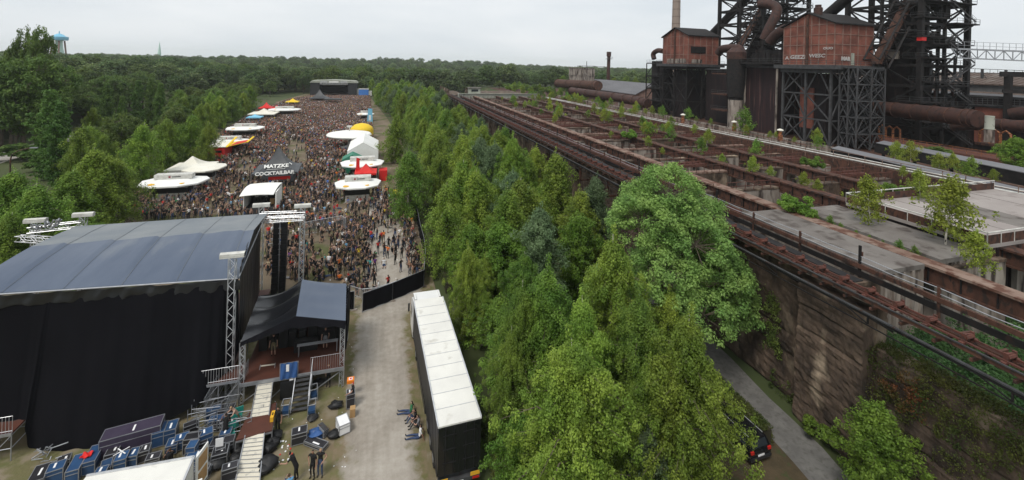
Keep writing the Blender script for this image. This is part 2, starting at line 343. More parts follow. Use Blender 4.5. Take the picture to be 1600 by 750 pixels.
def gravelmat():
    """gravel that thins into worn grass at ragged edges; the strip is given by its own UV-free edge attribute"""
    mt = bpy.data.materials.new('gravel_track'); mt.use_nodes = True; n, l = mt.node_tree.nodes, mt.node_tree.links; b = n['Principled BSDF']; b.inputs['Roughness'].default_value = .95; b.inputs['Specular IOR Level'].default_value = .2
    def noise_(sc, det=6):
        g = n.new('ShaderNodeNewGeometry'); t = n.new('ShaderNodeTexNoise'); t.inputs['Scale'].default_value = sc; t.inputs['Detail'].default_value = det; t.inputs['Roughness'].default_value = .65; l.new(g.outputs['Position'], t.inputs['Vector']); return t.outputs[0]
    def ramp_(v, p0, c0, p1, c1):
        r = n.new('ShaderNodeValToRGB'); r.color_ramp.elements[0].position = p0; r.color_ramp.elements[1].position = p1; r.color_ramp.elements[0].color = lin(c0); r.color_ramp.elements[1].color = lin(c1); l.new(v, r.inputs[0]); return r.outputs[0]
    def mix_(f, a, b_):
        m = n.new('ShaderNodeMix'); m.data_type = 'RGBA'; l.new(f, m.inputs[0]); l.new(a, m.inputs[6]); l.new(b_, m.inputs[7]); return m.outputs[2]
    base = ramp_(noise_(.28), .3, (.29, .26, .225), .7, (.42, .39, .35))
    fine = ramp_(noise_(2.2, 9), .3, (.82, .8, .77), .72, (1.08, 1.08, 1.07))
    mu = n.new('ShaderNodeMix'); mu.data_type = 'RGBA'; mu.blend_type = 'MULTIPLY'; mu.inputs[0].default_value = 1; l.new(base, mu.inputs[6]); l.new(fine, mu.inputs[7])
    grass = ramp_(noise_(.9), .4, (.125, .12, .05), .62, (.19, .145, .095))
    a = n.new('ShaderNodeAttribute'); a.attribute_name = 'edge'
    ad = n.new('ShaderNodeMath'); ad.operation = 'ADD'; m1 = n.new('ShaderNodeMath'); m1.operation = 'MULTIPLY_ADD'; m1.inputs[1].default_value = 1.3; m1.inputs[2].default_value = -.65; l.new(noise_(1.1, 7), m1.inputs[0]); l.new(a.outputs['Fac'], ad.inputs[0]); l.new(m1.outputs[0], ad.inputs[1])
    g2 = n.new('ShaderNodeNewGeometry'); mp2 = n.new('ShaderNodeMapping'); mp2.inputs['Scale'].default_value = (1.5, .16, 1); t2 = n.new('ShaderNodeTexNoise'); t2.inputs['Scale'].default_value = 1.0; t2.inputs['Detail'].default_value = 5; l.new(g2.outputs['Position'], mp2.inputs[0]); l.new(mp2.outputs[0], t2.inputs['Vector'])
    rut = ramp_(t2.outputs[0], .36, (.86, .85, .83), .66, (1.04, 1.04, 1.04)); m9 = n.new('ShaderNodeMix'); m9.data_type = 'RGBA'; m9.blend_type = 'MULTIPLY'; m9.inputs[0].default_value = 1; l.new(mu.outputs[2], m9.inputs[6]); l.new(rut, m9.inputs[7]); mu = m9
    e = ramp_(ad.outputs[0], .45, (0, 0, 0), .75, (1, 1, 1)); l.new(mix_(e, mu.outputs[2], grass), b.inputs['Base Color']); return mt
M['gravel_track'] = gravelmat()
M['leaf_fern'] = leafmat('undergrowth_leaves', (.05, .13, .04), (.1, .2, .06))
# ---------------------------------------------------------------- terrain
def sst(a, b, x):
    k = min(1, max(0, (x - a) / (b - a))); return k * k * (3 - 2 * k)
def ground_h(t, s):
    h = 0.0
    h += 7 * sst(92, 150, -t) * sst(40, 110, s) * (1 - sst(330, 520, s))      # wooded bank on the left
    h += 7 * sst(70, 78, t) * sst(-60, -10, s) * (1 - sst(330, 420, s)) * (1 - sst(260, 330, t))      # ironworks yard beyond the bunkers
    d = math.hypot(t, s)
    h += 5 * sst(380, 700, d) * (0.5 + 0.5 * math.sin(t * .006 + 1) * math.cos(s * .004)) if d > 380 else 0
    # low wooded ridge far right of centre
    h += 13 * math.exp(-((t - 60) / 330) ** 2 - ((s - 1050) / 150) ** 2)
    return h
gx = sorted(set([-6000, -3000, -1500, -900] + list(range(-600, -160, 40)) + list(range(-160, 60, 8)) + [62, 66, 68] + list(range(70, 82, 2)) + list(range(84, 300, 12)) + list(range(300, 900, 50)) + [1200, 2000, 4000, 6000]))
gy = sorted(set([-800, -300, -120] + list(range(-60, 140, 10)) + list(range(140, 600, 20)) + list(range(600, 1500, 60)) + [2000, 3000, 5000, 8000]))
mb = MB(); W = len(gx)
mb.v = [(x, y, ground_h(x, y) - .02) for y in gy for x in gx]
for j in range(len(gy) - 1):
    for i in range(W - 1): mb.f.append((j * W + i, j * W + i + 1, (j + 1) * W + i + 1, (j + 1) * W + i)); mb.m.append(0)
g = mb.build('ground', M['ground'], smooth=60); g['kind'] = 'structure'
def sheet(name, pts, z, mt):
    """flat sheet over the ground; pts outline in plan"""
    mb = MB(); mb.poly([(x, y, z) for x, y in pts]); o = mb.build(name, mt); o['kind'] = 'structure'; return o
sheet('festival_field', [(-60, 30), (6.6, 30), (6.6, 90), (7.5, 140), (4, 200), (-4, 300), (-12, 345), (-50, 345), (-56, 280), (-46, 200), (-39, 120), (-42, 60)], .0, M['field'])
sheet('backstage_yard', [(-45, 15), (3.4, 15), (6.4, 30), (6.5, 51.5), (-1, 45.4), (-12, 46), (-45, 48)], .008, M['grass_dirt'])
def wavy(cl, w0, w1, z, name, mt):
    mb = MB(); L = []; Rr = []
    for i, (x, y) in enumerate(cl):
        k = i / (len(cl) - 1); w = w0 + (w1 - w0) * k
        L.append((x - w / 2 + R(-.15, .15), y, z)); Rr.append((x + w / 2 + R(-.15, .15), y, z))
    vs = L + Rr; n = len(L); mb.add(vs, [(i, n + i, n + i + 1, i + 1) for i in range(n - 1)])
    o = mb.build(name, mt); o['kind'] = 'structure'
def gravel_path():
    K = [(14, .2, 4.6), (30, .7, 5.0), (43, .8, 5.0), (48, 1.9, 7.2), (58, 2.2, 7.0), (66, 1.2, 6.0), (80, .8, 4.5), (96, .5, 3.0)]
    nx, ny = 16, 84; vs, fs, ed = [], [], []
    for j in range(ny + 1):
        y = 14 + 82 * j / ny; k = [i for i in range(len(K) - 1) if K[i][0] <= y + 1e-6][-1]; u = (y - K[k][0]) / (K[k + 1][0] - K[k][0]); u = u * u * (3 - 2 * u)
        c = K[k][1] + (K[k + 1][1] - K[k][1]) * u; w_ = K[k][2] + (K[k + 1][2] - K[k][2]) * u
        for i in range(nx + 1): a = i / nx * 2 - 1; vs.append((c + a * w_ / 2 * 1.15, y, .016)); ed.append(abs(a) ** 1.6 * .95 + (.5 if y > 84 else 0))
    W = nx + 1
    for j in range(ny):
        for i in range(nx): fs.append((j * W + i, j * W + i + 1, (j + 1) * W + i + 1, (j + 1) * W + i))
    me = bpy.data.meshes.new('gravel_path'); me.from_pydata(vs, [], fs); at_ = me.attributes.new('edge', 'FLOAT', 'POINT'); at_.data.foreach_set('value', ed); me.materials.append(M['gravel_track'])
    o = bpy.data.objects.new('gravel_path', me); COL.objects.link(o); o['kind'] = 'structure'
gravel_path()
wavy([(27.3 + .13 * (y - 20) * .9, y) for y in np.arange(2, 52, 1.5)], 2.7, 2.7, .012, 'path', M['asphalt'])
sheet('path_verge', [(20, 5), (25.6, 5), (26.3, 26), (25.6, 30), (21, 30)], .004, M['verge'])
wavy([(-84 - .1 * (y - 130), y) for y in np.arange(90, 170, 5.0)], 7, 7, .03, 'road', M['gravel'])
sheet('yard', [(79, -10), (150, -10), (250, 120), (200, 320), (79, 320)], 7.02, M['rust'])

# ---------------------------------------------------------------- trees
def leaf_cloud(C, Rd, N, size, droop=0.0, up=.5, rnd=.9, shell=.45, asp=.55):
    C = np.asarray(C, float); Rd = np.asarray(Rd, float); idx = np.repeat(np.arange(len(C)), N)
    n = len(idx); d = rng.normal(size=(n, 3)); d /= np.linalg.norm(d, axis=1)[:, None]
    rad = rng.random(n) ** shell; pos = C[idx] + d * rad[:, None] * Rd[idx]
    nr = d * 1.0 + rng.normal(size=(n, 3)) * rnd * .6; nr[:, 2] += up; nr /= np.linalg.norm(nr, axis=1)[:, None] + 1e-9
    tg = rng.normal(size=(n, 3)); tg[:, 2] -= droop * 2; tg -= nr * (tg * nr).sum(1)[:, None]; tg /= np.linalg.norm(tg, axis=1)[:, None] + 1e-9
    bt = np.cross(nr, tg); sz = size * rng.uniform(.65, 1.35, n)[:, None]
    v = np.stack([pos - tg * sz * .5, pos + bt * sz * asp * .5 + tg * sz * .05, pos + tg * sz * .5, pos - bt * sz * asp * .5 + tg * sz * .05], 1).reshape(-1, 3)
    f = np.arange(n * 4).reshape(-1, 4); return v, f
class Proto: pass
def proto(name, crownmesh, trunkmb, trunkmat, height, cat):
    p = Proto(); p.name = name; p.crown = crownmesh; p.h = height; p.cat = cat
    me = bpy.data.meshes.new('trunk'); me.from_pydata(trunkmb.v, [], trunkmb.f); me.materials.append(trunkmat); me.materials.append(M['bark']); me.polygons.foreach_set('material_index', trunkmb.m)
    me.polygons.foreach_set('use_smooth', [True] * len(trunkmb.f)); me.update(); p.trunk = me; return p
def birch(name, H, Rm, leaf, nleaf, mt, seed, nb=70, base=.1, droop=1.0, cr=.42, trunkm='bark_birch', prof=None, top=.2, clus=4):
    random.seed(seed); tb = MB(); C = []; Rd = []
    lean = V(R(-.3, .3), R(-.3, .3), 0)
    tp = [V(0, 0, 0) + lean * (k * k) + V(R(-.06, .06), R(-.06, .06), H * k * .97) for k in (0, .2, .4, .6, .8, 1)]
    tb.path(tp, [H * .013, H * .011, H * .009, H * .006, H * .004, .01], 7); tb.cur = 1
    prof = prof or (lambda k: min(1, .62 + k * 1.5) * max(.05, 1 - max(0, (k - .3) / .73) ** 1.7))
    def trunk_at(k):
        i = min(4, int(k * 5)); return tp[i].lerp(tp[i + 1], k * 5 - i)
    for i in range(nb):
        k = base + (1 - base) * ((i + .5) / nb) ** .9; a = i * 2.39996 + R(-.4, .4); L = Rm * prof((k - base) / (1 - base)) * R(.5, 1.25) * (1 + .22 * math.sin(2 * a + seed + 5 * k) + .16 * math.sin(9 * k + seed + a))
        p0 = trunk_at(max(0, k - .07)); dr = V(math.cos(a), math.sin(a), 0)
        p1 = p0 + dr * L * .5 + V(0, 0, L * .38); p2 = p0 + dr * L + V(0, 0, L * (.5 - .32 * droop))
        tb.path([p0, p1, p2], [max(.012, L * .014), L * .009, .008], 4, caps=False)
        for q in range(clus):
            w = .38 + .66 * q / (clus - 1); c = p0.lerp(p1, min(1, w * 2)) if w < .5 else p1.lerp(p2, (w - .5) * 2)
            rr = cr * R(.7, 1.3) * (1.15 - .3 * w)
            C.append((c.x + R(-.25, .25), c.y + R(-.25, .25), c.z + R(-.2, .2) - rr * .4 * droop)); Rd.append((rr, rr, rr * (1 + .55 * droop)))
    for q in range(4): C.append((tp[5].x + R(-.15, .15), tp[5].y + R(-.15, .15), H * (1 - .03 * q))); Rd.append((.2, .2, .35))
    w = np.array([r[0] ** 2 for r in Rd]); N = np.maximum(4, (nleaf * w / w.sum())).astype(int)
    v, f = leaf_cloud(C, Rd, N, leaf, droop=droop * .6, up=.45)
    me = npmesh('crown', v, f, M[mt]); return proto(name, me, tb, M[trunkm], H, 'tree')
def roundtree(name, H, lobes, leaf, nleaf, mt, seed, sub=22, cr=.8, trunkm='bark', up=.6, flat=.85, shell=.5):
    """lobes: (x, y, z, r); clumps are spread over the surface of each lobe"""
    random.seed(seed); tb = MB(); C = []; Rd = []
    tb.path([V(0, 0, 0), V(R(-.2, .2), R(-.2, .2), H * .25), V(R(-.3, .3), R(-.3, .3), H * .5)], [H * .022, H * .018, H * .012], 8)
    for (x, y, z, r) in lobes:
        tb.path([V(0, 0, H * .2), V(x * .5, y * .5, z * .6 + .1 * H), V(x, y, z)], [H * .01, H * .006, .03], 5, caps=False)
        for i in range(int(sub * r * r / 4) + 6):
            d = Vector(rng.normal(size=3)).normalized()
            if d.z < -.55: continue
            rr = cr * R(.65, 1.3); q = r * R(.72, 1.02)
            C.append((x + d.x * q, y + d.y * q, z + d.z * q * flat)); Rd.append((rr, rr, rr * .8))
            if i % 2: tb.tube((x, y, z), C[-1], .03, 4, .01, caps=False)
    w = np.array([r[0] ** 2 for r in Rd]); N = np.maximum(4, (nleaf * w / w.sum())).astype(int)
    v, f = leaf_cloud(C, Rd, N, leaf, droop=.2, up=up, shell=shell)
    me = npmesh('crown', v, f, M[mt]); return proto(name, me, tb, M[trunkm], H, 'tree')
def rlobes(n, R0, z0, z1, r, seed):
    random.seed(seed); o = [(0, 0, z1 - r * .8, r)]
    for i in range(n):
        a = i * 2.4 + R(-.4, .4); k = (i + .5) / n; o.append((math.cos(a) * R0 * R(.6, 1), math.sin(a) * R0 * R(.6, 1), z0 + (z1 - z0 - r) * k, r * R(.75, 1.1)))
    return o
P = {}
P['birchA'] = birch('birch_tree', 12, 3.0, .125, 88000, 'leaf_birch', 1, nb=130, cr=.36)
P['birchB'] = birch('birch_tree', 12, 3.3, .125, 92000, 'leaf_birch', 2, nb=134, base=.05, cr=.37)
P['birchC'] = birch('birch_tree', 12, 2.8, .125, 82000, 'leaf_birch_dk', 3, nb=124, cr=.36)
P['birchM'] = birch('birch_tree', 12, 2.9, .22, 24000, 'leaf_birch', 4, nb=84, cr=.55)
P['birchN'] = birch('birch_tree', 12, 3.2, .22, 25000, 'leaf_birch_dk', 5, nb=84, cr=.6)
P['greyleaf'] = birch('willow_tree', 10, 2.5, .17, 30000, 'leaf_grey', 6, nb=90, droop=.2, cr=.5, trunkm='bark')
P['broad'] = birch('broadleaf_tree', 9, 2.9, .2, 26000, 'leaf_fresh', 8, nb=84, droop=.1, cr=.5, trunkm='bark')
P['poplar'] = birch('poplar_tree', 18, 3.1, .36, 15000, 'leaf_poplar', 9, nb=110, droop=-.5, cr=.62, base=.04, trunkm='bark', prof=lambda k: (1 - k) ** .75 * min(1, .5 + k * 2.4) + .03)
P['willow'] = roundtree('willow_tree', 17, [(0, 0, 14.2, 2.9), (2.6, -1.2, 12.2, 2.6), (-2.9, .4, 12.4, 2.8), (.6, 2.8, 12.4, 2.6), (-.8, -3.0, 11, 2.6), (3.6, 1.6, 9.8, 2.6), (-4.1, -2.0, 9.0, 2.5), (4.4, -2.2, 8.2, 2.5), (1.2, -4.2, 8.0, 2.6), (-2.2, -4.4, 6.6, 2.4), (5.6, .2, 6.2, 2.3), (-4.8, 1.6, 6.8, 2.4), (3.6, -4.2, 5.2, 2.2), (0, 0, 8, 3.2), (5.4, -3.2, 4.3, 1.9)], .19, 150000, 'leaf_willow', 11, sub=52, cr=.6, up=.75)
for i, (mt_, sd) in enumerate((('leaf_green', 21), ('leaf_dark', 22), ('leaf_green', 23))):
    P['oak%d' % i] = roundtree('broadleaf_tree', 15, rlobes(9, 3.4, 5, 15, 2.6, sd), .42, 13000, mt_, sd, cr=.85)
for i, (mt_, sd) in enumerate((('leaf_wood', 31), ('leaf_wood', 32), ('leaf_dark', 33))):
    P['wood%d' % i] = roundtree('broadleaf_tree', 15, rlobes(7, 3.4, 5, 15, 2.8, sd), .85, 3000, mt_, sd, cr=1.1)
P['sapling'] = birch('birch_sapling', 3, 1.0, .16, 1500, 'leaf_fresh', 41, nb=22, droop=.3, cr=.26, trunkm='bark')
P['saplingY'] = birch('birch_sapling', 4, 1.3, .15, 3600, 'leaf_yellow', 42, nb=30, droop=.5, cr=.3, base=.25)
P['shrub'] = roundtree('shrub', 3, [(0, 0, 1.5, 1.2), (1, .3, 1.1, .9), (-.9, .4, 1.2, .9), (.1, -.9, 1.0, .9)], .2, 6500, 'leaf_fresh', 43, cr=.4)
P['shrubD'] = roundtree('shrub', 3, [(0, 0, 1.5, 1.3), (1.1, .3, 1.1, 1.0), (-1, .4, 1.2, 1.0), (.1, -1, 1.0, 1.0)], .26, 5000, 'leaf_green', 44, cr=.45)

def plant(key, x, y, h, label, group=None, cat=None, wide=1.0, z=None, rz=None, name=None):
    p = P[key]; k = h / p.h; z = ground_h(x, y) if z is None else z
    rn = rng.random
    root = thing(name or p.name, label, cat or ('shrub' if 'shrub' in p.name else 'sapling' if 'sapling' in p.name else 'tree'), (x, y, z - .05), (rn() * 6.28 if rz is None else rz), group)
    root.scale = (k * wide, k * wide, k)
    for nm, me in (('trunk', p.trunk), ('crown', p.crown)):
        o = bpy.data.objects.new(nm, me); COL.objects.link(o); o.parent = root
    return root
def plant_top(key, px, py, h, label, group=None, wide=1.0, **kw):
    """stand a tree of height h so that its top shows at that pixel"""
    g0 = 0
    for _ in range(4): q = at(px, py, g0 + h * .985); g0 = ground_h(q.x, q.y)
    return plant(key, q.x, q.y, h, label, group, wide=wide, **kw)

NEAR = [
 ('birchB', 905, 522, 11.6, 1.12, 'yellow-green birch nearest the viewer, its crown filling the lower middle'),
 ('birchA', 1072, 482, 12.2, .98, 'broad yellowish birch in front of the big rounded willow, beside the parked black car'),
 ('birchA', 960, 362, 13.6, 1.0, 'tallest birch in the middle with its pale trunk showing through'),
 ('birchC', 815, 432, 11.0, .85, 'dark green birch close beside the rear half of the white-roofed truck'),
 ('birchC', 855, 405, 12.2, 1.05, 'darker birch standing behind the nearest yellow-green birch'),
 ('birchB', 1010, 560, 9.0, .9, 'dark low birch in the gap between the two nearest birches'),
 ('greyleaf', 848, 318, 11.4, 1.0, 'grey-green willow standing just left of the big rounded willow, behind birches'),
 ('broad', 740, 345, 8.5, .95, 'bright broadleaf tree in front of the white van half hidden by leaves'),
 ('birchB', 735, 380, 9.0, .8, 'small birch beside the cab of the white-roofed truck'),
 ('greyleaf', 935, 272, 12.2, .8, 'narrow grey-green willow against the rusty walkway'),
 ('birchM', 870, 234, 13.6, 1.0, 'full birch touching the rusty walkway, left of the grey-green willow'),
 ('birchA', 803, 208, 14.4, 1.0, 'tall birch with white stem rising to the walkway of the bunkers'),
 ('birchM', 745, 262, 11.5, 1.0, 'birch in the middle of the strip, left of the white-stemmed tall one'),
 ('birchN', 700, 282, 11.2, 1.0, 'birch above the clipped hedge by the fence bend'),
 ('broad', 905, 330, 10, .9, 'rounded broadleaf tree low beside the big willow'),
 ('birchM', 725, 205, 13.2, 1.0, 'birch close to the bunker walkway, halfway down the strip'),
 ('greyleaf', 745, 220, 11.4, .8, 'small grey-green tree among birches halfway down the strip'),
 ('birchN', 640, 232, 11.6, 1.1, 'birch hiding the ends of the white beer stands on the right'),
 ('birchM', 620, 175, 12.8, 1.1, 'tall birch at the corner of the crowd beside the white pavilion'),
 ('birchM', 680, 190, 12.6, 1.0, 'birch with thin pale trunk in the far half of the strip'),
 ('birchC', 1000, 450, 11.6, 1.0, 'birch just left of the big willow trunk'),
 ('birchA', 915, 455, 11.0, 1.0, 'birch between the tallest birch and the nearest one'),
 ('birchC', 800, 505, 9.0, .7, 'slim dark birch standing right of the truck roof'),
 ('broad', 815, 640, 5.5, 1.0, 'fresh bright green maple sprouting under the nearest birch'),
 ('greyleaf', 1010, 665, 6.0, 1.0, 'blue-green small tree at the bottom edge between two birches'),
]
for key, px_, py_, h_, w_, lab in NEAR: plant_top(key, px_, py_, h_, lab, 'trees in the strip beside the truck', wide=w_)
plant('willow', 24.0, 31.8, 17.0, 'big rounded pale green willow towering beside the bunker wall', None, rz=.4)
for i, (x, y, h) in enumerate(((9.6, 25, 4.2), (10.3, 28, 5.5), (9.4, 31.5, 4.5), (10.4, 34.5, 6.0), (9.6, 38, 5.0), (10.6, 41.5, 6.5), (9.8, 45, 5.5), (12.5, 31, 7.5), (13.0, 37, 8.5), (12.8, 43, 9.0), (12.5, 26, 6.0))):
    plant('birchC' if i % 3 else 'broad', x, y, h, 'low bushy tree filling the edge right of the truck, %s from the truck tail' % ['first', 'second', 'third', 'fourth', 'fifth', 'sixth', 'seventh', 'eighth', 'ninth', 'tenth', 'eleventh'][i], 'bushy trees right of the truck', wide=1.25)
plant('birchB', 20.5, 26.5, 9.5, 'birch closing the gap in front of the big willow trunk', None, wide=.95)
rng = np.random.default_rng(5); random.seed(5)
# rest of the strip, growing to the far end
ordn = ['first', 'second', 'third', 'fourth', 'fifth', 'sixth', 'seventh', 'eighth', 'ninth', 'tenth', 'eleventh', 'twelfth', 'thirteenth', 'fourteenth', 'fifteenth', 'sixteenth', 'seventeenth', 'eighteenth', 'nineteenth', 'twentieth']
def nth(i):
    if i < 20: return ordn[i]
    tens = {2: 'twenty', 3: 'thirty', 4: 'forty', 5: 'fifty', 6: 'sixty', 7: 'seventy', 8: 'eighty', 9: 'ninety'}
    n = i + 1
    if n >= 100: return 'hundred-and-' + (nth(n - 101) if n > 100 else 'none')
    return tens[n // 10] + ('-' + ordn[n % 10 - 1] if n % 10 else 'th')
def spread(n, x0, x1, y0, y1, dmin, ok=None):
    out = []; tries = 0
    while len(out) < n and tries < n * 60:
        tries += 1; x = R(x0(0) if callable(x0) else x0, x1); y = R(y0, y1)
        if ok and not ok(x, y): continue
        if all((x - a) ** 2 + (y - b) ** 2 > dmin(y) ** 2 for a, b in out): out.append((x, y))
    return sorted(out, key=lambda p: p[1])
used = [(o.location.x, o.location.y) for o in COL.objects if o.get('group') == 'trees in the strip beside the truck']
def left_edge(y): return 9.5 if y < 150 else 9.5 - (y - 150) * .085
def far_from(x, y, d): return all((x - a) ** 2 + (y - b) ** 2 > d * d for a, b in used)
strip = [(x, y) for x, y in spread(150, -8, 27.5, 34, 330, lambda y: 2.7 + y * .006, lambda x, y: not (y < 50 and x < 12) and x > left_edge(y) + .5 and (far_from(x, y, 2.6)) and not (y < 42 and x > 17) and not (x > 23.5 and y < 60))]
for i, (x, y) in enumerate(strip):
    key = random.choice(['birchM', 'birchN', 'birchM', 'birchN', 'greyleaf', 'birchC' if y < 70 else 'birchM'])
    h = R(9.5, 12.8) - (1.0 if x > 19 and y < 60 else .2 if x > 19 else 0) + (0 if y < 150 else 1.5)
    kind = 'grey-green tree' if key == 'greyleaf' else 'birch'
    plant(key, x, y, h, '%s, %s tree counted from the truck along the strip beside the crowd' % (kind, nth(i)), 'birches between the crowd and the bunkers', wide=R(.95, 1.2))

# left row behind the food stalls
LEFT = [('birchM', 222, 190, 12.8, 1.15, 'birch above the nearest white food stand'), ('birchM', 150, 228, 12.5, 1.2, 'wide birch left of the nearest food stand'), ('birchN', 60, 282, 10.5, 1.3, 'birch leaning over the truss at the left end of the big stage'),
 ('birchM', 110, 262, 10.5, 1.3, 'weeping birch behind the left truss tower of the big stage'), ('birchN', 185, 243, 10.5, 1.1, 'birch between two wide ones left of the food stands'), ('birchM', 262, 182, 12, 1.1, 'birch behind the first two white food stands'),
 ('birchN', 300, 176, 12.2, 1.15, 'birch behind the small red and yellow stall'), ('birchM', 326, 190, 10.5, 1.0, 'birch beside the yellow and red snack stall'), ('broad', 130, 345, 7.5, 1.2, 'bright green bush-like tree hugging the left truss tower'),
 ('birchN', 20, 262, 11, 1.2, 'birch at the left margin beside the lamp post'), ('broad', 38, 348, 5.0, 1.0, 'small bright broadleaf behind the left truss tower'), ('birchM', 15, 330, 8, 1.2, 'drooping birch at the left margin above the stage roof')]
for key, px_, py_, h_, w_, lab in LEFT: plant_top(key, px_, py_, h_, lab, 'trees behind the food stalls', wide=w_)
POP = [(78, 132, 19, 1.0, 'tall poplar standing nearest beside the gravel road'), (95, 152, 17, .9, 'second poplar just right of the tallest one by the road'), (168, 126, 17, .85, 'poplar alone in front of the dark wood'), (191, 146, 14, .8, 'short poplar between two taller ones'),
 (216, 121, 17.5, .8, 'poplar with a sharp tip, left of a close pair'), (236, 118, 18, .85, 'poplar left in the close pair before the dark wood'), (251, 125, 17.5, .8, 'poplar right in the close pair before the dark wood')]
for px_, py_, h_, w_, lab in POP: plant_top('poplar', px_, py_, h_, lab, 'poplars on the left', wide=w_ * 1.1)
def clear_road(x, y, h=11):
    a, b = pr((x, y, h)); return not (-60 < a < 66 and b < 262 and y < 128) and not (40 < a < 122 and b < 225) and not (148 < a < 264 and b < 178 and y < 200)
oks = lambda x, y: clear_road(x, y) and x < (-51 if y < 150 else -51 - (y - 150) * .06) and not (-96 < x < -76 and y < 175) and pr((x, y, 5))[0] > -60
random.seed(15)
lef = spread(46, -76, -46, 66, 250, lambda y: 5.0, oks)
for i, (x, y) in enumerate(lef):
    key = random.choice(['birchM', 'oak0', 'birchN', 'oak2', 'birchM']) if y > 110 else random.choice(['birchM', 'birchN'])
    plant(key, x, y, R(9, 12.5) if 'birch' in key else R(9, 12), '%s, %s along the belt behind the food stalls counted from the big stage' % ('birch' if 'birch' in key else 'rounded broadleaf tree', nth(i)), 'belt of trees behind the food stalls', wide=R(1.0, 1.2))
random.seed(16)
oth = spread(150, -215, -96, 92, 240, lambda y: 5.2 + y * .006, lambda x, y: pr((x, y, 15))[0] > -80)
for i, (x, y) in enumerate(oth):
    key = random.choice(['oak1', 'oak1', 'oak2', 'oak0'])
    plant(key, x, y, R(11, 17), 'dark broadleaf tree, %s back in the wood left of the road' % nth(i), 'dark wood on the left', wide=R(.95, 1.15))
for px_, py_, h_, lab in ((38, 47, 15, 'sparse crown rising highest over the wood at the far left'), (61, 44, 16, 'big dark crown standing over the wood beside the water tower')):
    q = at_s(px_, py_, 150); plant('oak2' if px_ < 50 else 'oak0', q.x, q.y, q.z - ground_h(q.x, q.y), lab, 'trees standing over the wood', wide=.36)
for px_, py_, lab in ((20, 92, 'dark tree at the foot of the sparse tall crown'), (62, 88, 'dark tree at the foot of the big crown by the water tower'), (40, 100, 'rounded dark tree below the two tall crowns'), (5, 96, 'dark tree at the very left edge of the wood'), (28, 135, 'dark tree above the gravel road at the left edge'), (60, 140, 'dark tree beside the nearest poplar')):
    q = at_s(px_, py_, 140); plant('oak0', q.x, q.y, q.z - ground_h(q.x, q.y), lab, 'trees under the tall crowns', wide=.85)
random.seed(17)
low = spread(26, -98, -62, 110, 330, lambda y: 6, lambda x, y: pr((x, y, 5))[0] > -60 and not (y < 180) and clear_road(x, y))
for i, (x, y) in enumerate(low): plant('oak0', x, y, R(7, 11), 'mid green tree, %s behind the white stalls beyond the road' % nth(i), 'trees beyond the road', wide=R(1, 1.2))
for i in range(14): plant('oak1', -99 - (i % 3) * 2.6, 112 + i * 5.2, R(9, 13), 'dark tree edging the gravel road on its far side, %s along' % ordn[i], 'trees edging the gravel road', wide=1.25)
bsh = spread(22, -84, -62, 96, 190, lambda y: 4.5, lambda x, y: clear_road(x, y, 3))
for i, (x, y) in enumerate(bsh): plant('shrubD', x, y, R(3, 5), 'dense shrub, %s along the gravel road on the left' % nth(i), 'shrubs by the road', wide=R(1.1, 1.6))

# trees right behind the far stage
random.seed(18)
bk = spread(56, -130, 40, 342, 400, lambda y: 7)
for i, (x, y) in enumerate(bk): plant(random.choice(['oak0', 'oak1', 'oak2']), x, y, R(15, 21), 'tall broadleaf tree, %s outward behind the distant stage' % nth(i), 'trees behind the distant stage', wide=R(1, 1.2))

# the far woods: one object, nobody could count it
def scatter_nodes(name, sources):
    ng = bpy.data.node_groups.new(name, 'GeometryNodeTree')
    ng.interface.new_socket('Geometry', in_out='INPUT', socket_type='NodeSocketGeometry'); ng.interface.new_socket('Geometry', in_out='OUTPUT', socket_type='NodeSocketGeometry')
    n, l = ng.nodes, ng.links; gi = n.new('NodeGroupInput'); go = n.new('NodeGroupOutput'); join = n.new('GeometryNodeJoinGeometry')
    for k, src in enumerate(sources):
        oi = n.new('GeometryNodeObjectInfo'); oi.inputs['Object'].default_value = src; oi.inputs['As Instance'].default_value = True
        ip = n.new('GeometryNodeInstanceOnPoints'); mt_ = n.new('GeometryNodeMeshToPoints')
        at_k = n.new('GeometryNodeInputNamedAttribute'); at_k.data_type = 'INT'; at_k.inputs[0].default_value = 'kind_of'
        cmp = n.new('FunctionNodeCompare'); cmp.data_type = 'INT'; cmp.operation = 'EQUAL'; l.new(at_k.outputs[0], cmp.inputs[2]); cmp.inputs[3].default_value = k
        at_s_ = n.new('GeometryNodeInputNamedAttribute'); at_s_.data_type = 'FLOAT_VECTOR'; at_s_.inputs[0].default_value = 'size'
        at_r = n.new('GeometryNodeInputNamedAttribute'); at_r.data_type = 'FLOAT_VECTOR'; at_r.inputs[0].default_value = 'turn'
        l.new(gi.outputs[0], ip.inputs['Points']); l.new(cmp.outputs[0], ip.inputs['Selection']); l.new(oi.outputs['Geometry'], ip.inputs['Instance']); l.new(at_r.outputs[0], ip.inputs['Rotation']); l.new(at_s_.outputs[0], ip.inputs['Scale'])
        l.new(ip.outputs[0], join.inputs[0])
    l.new(join.outputs[0], go.inputs[0]); return ng
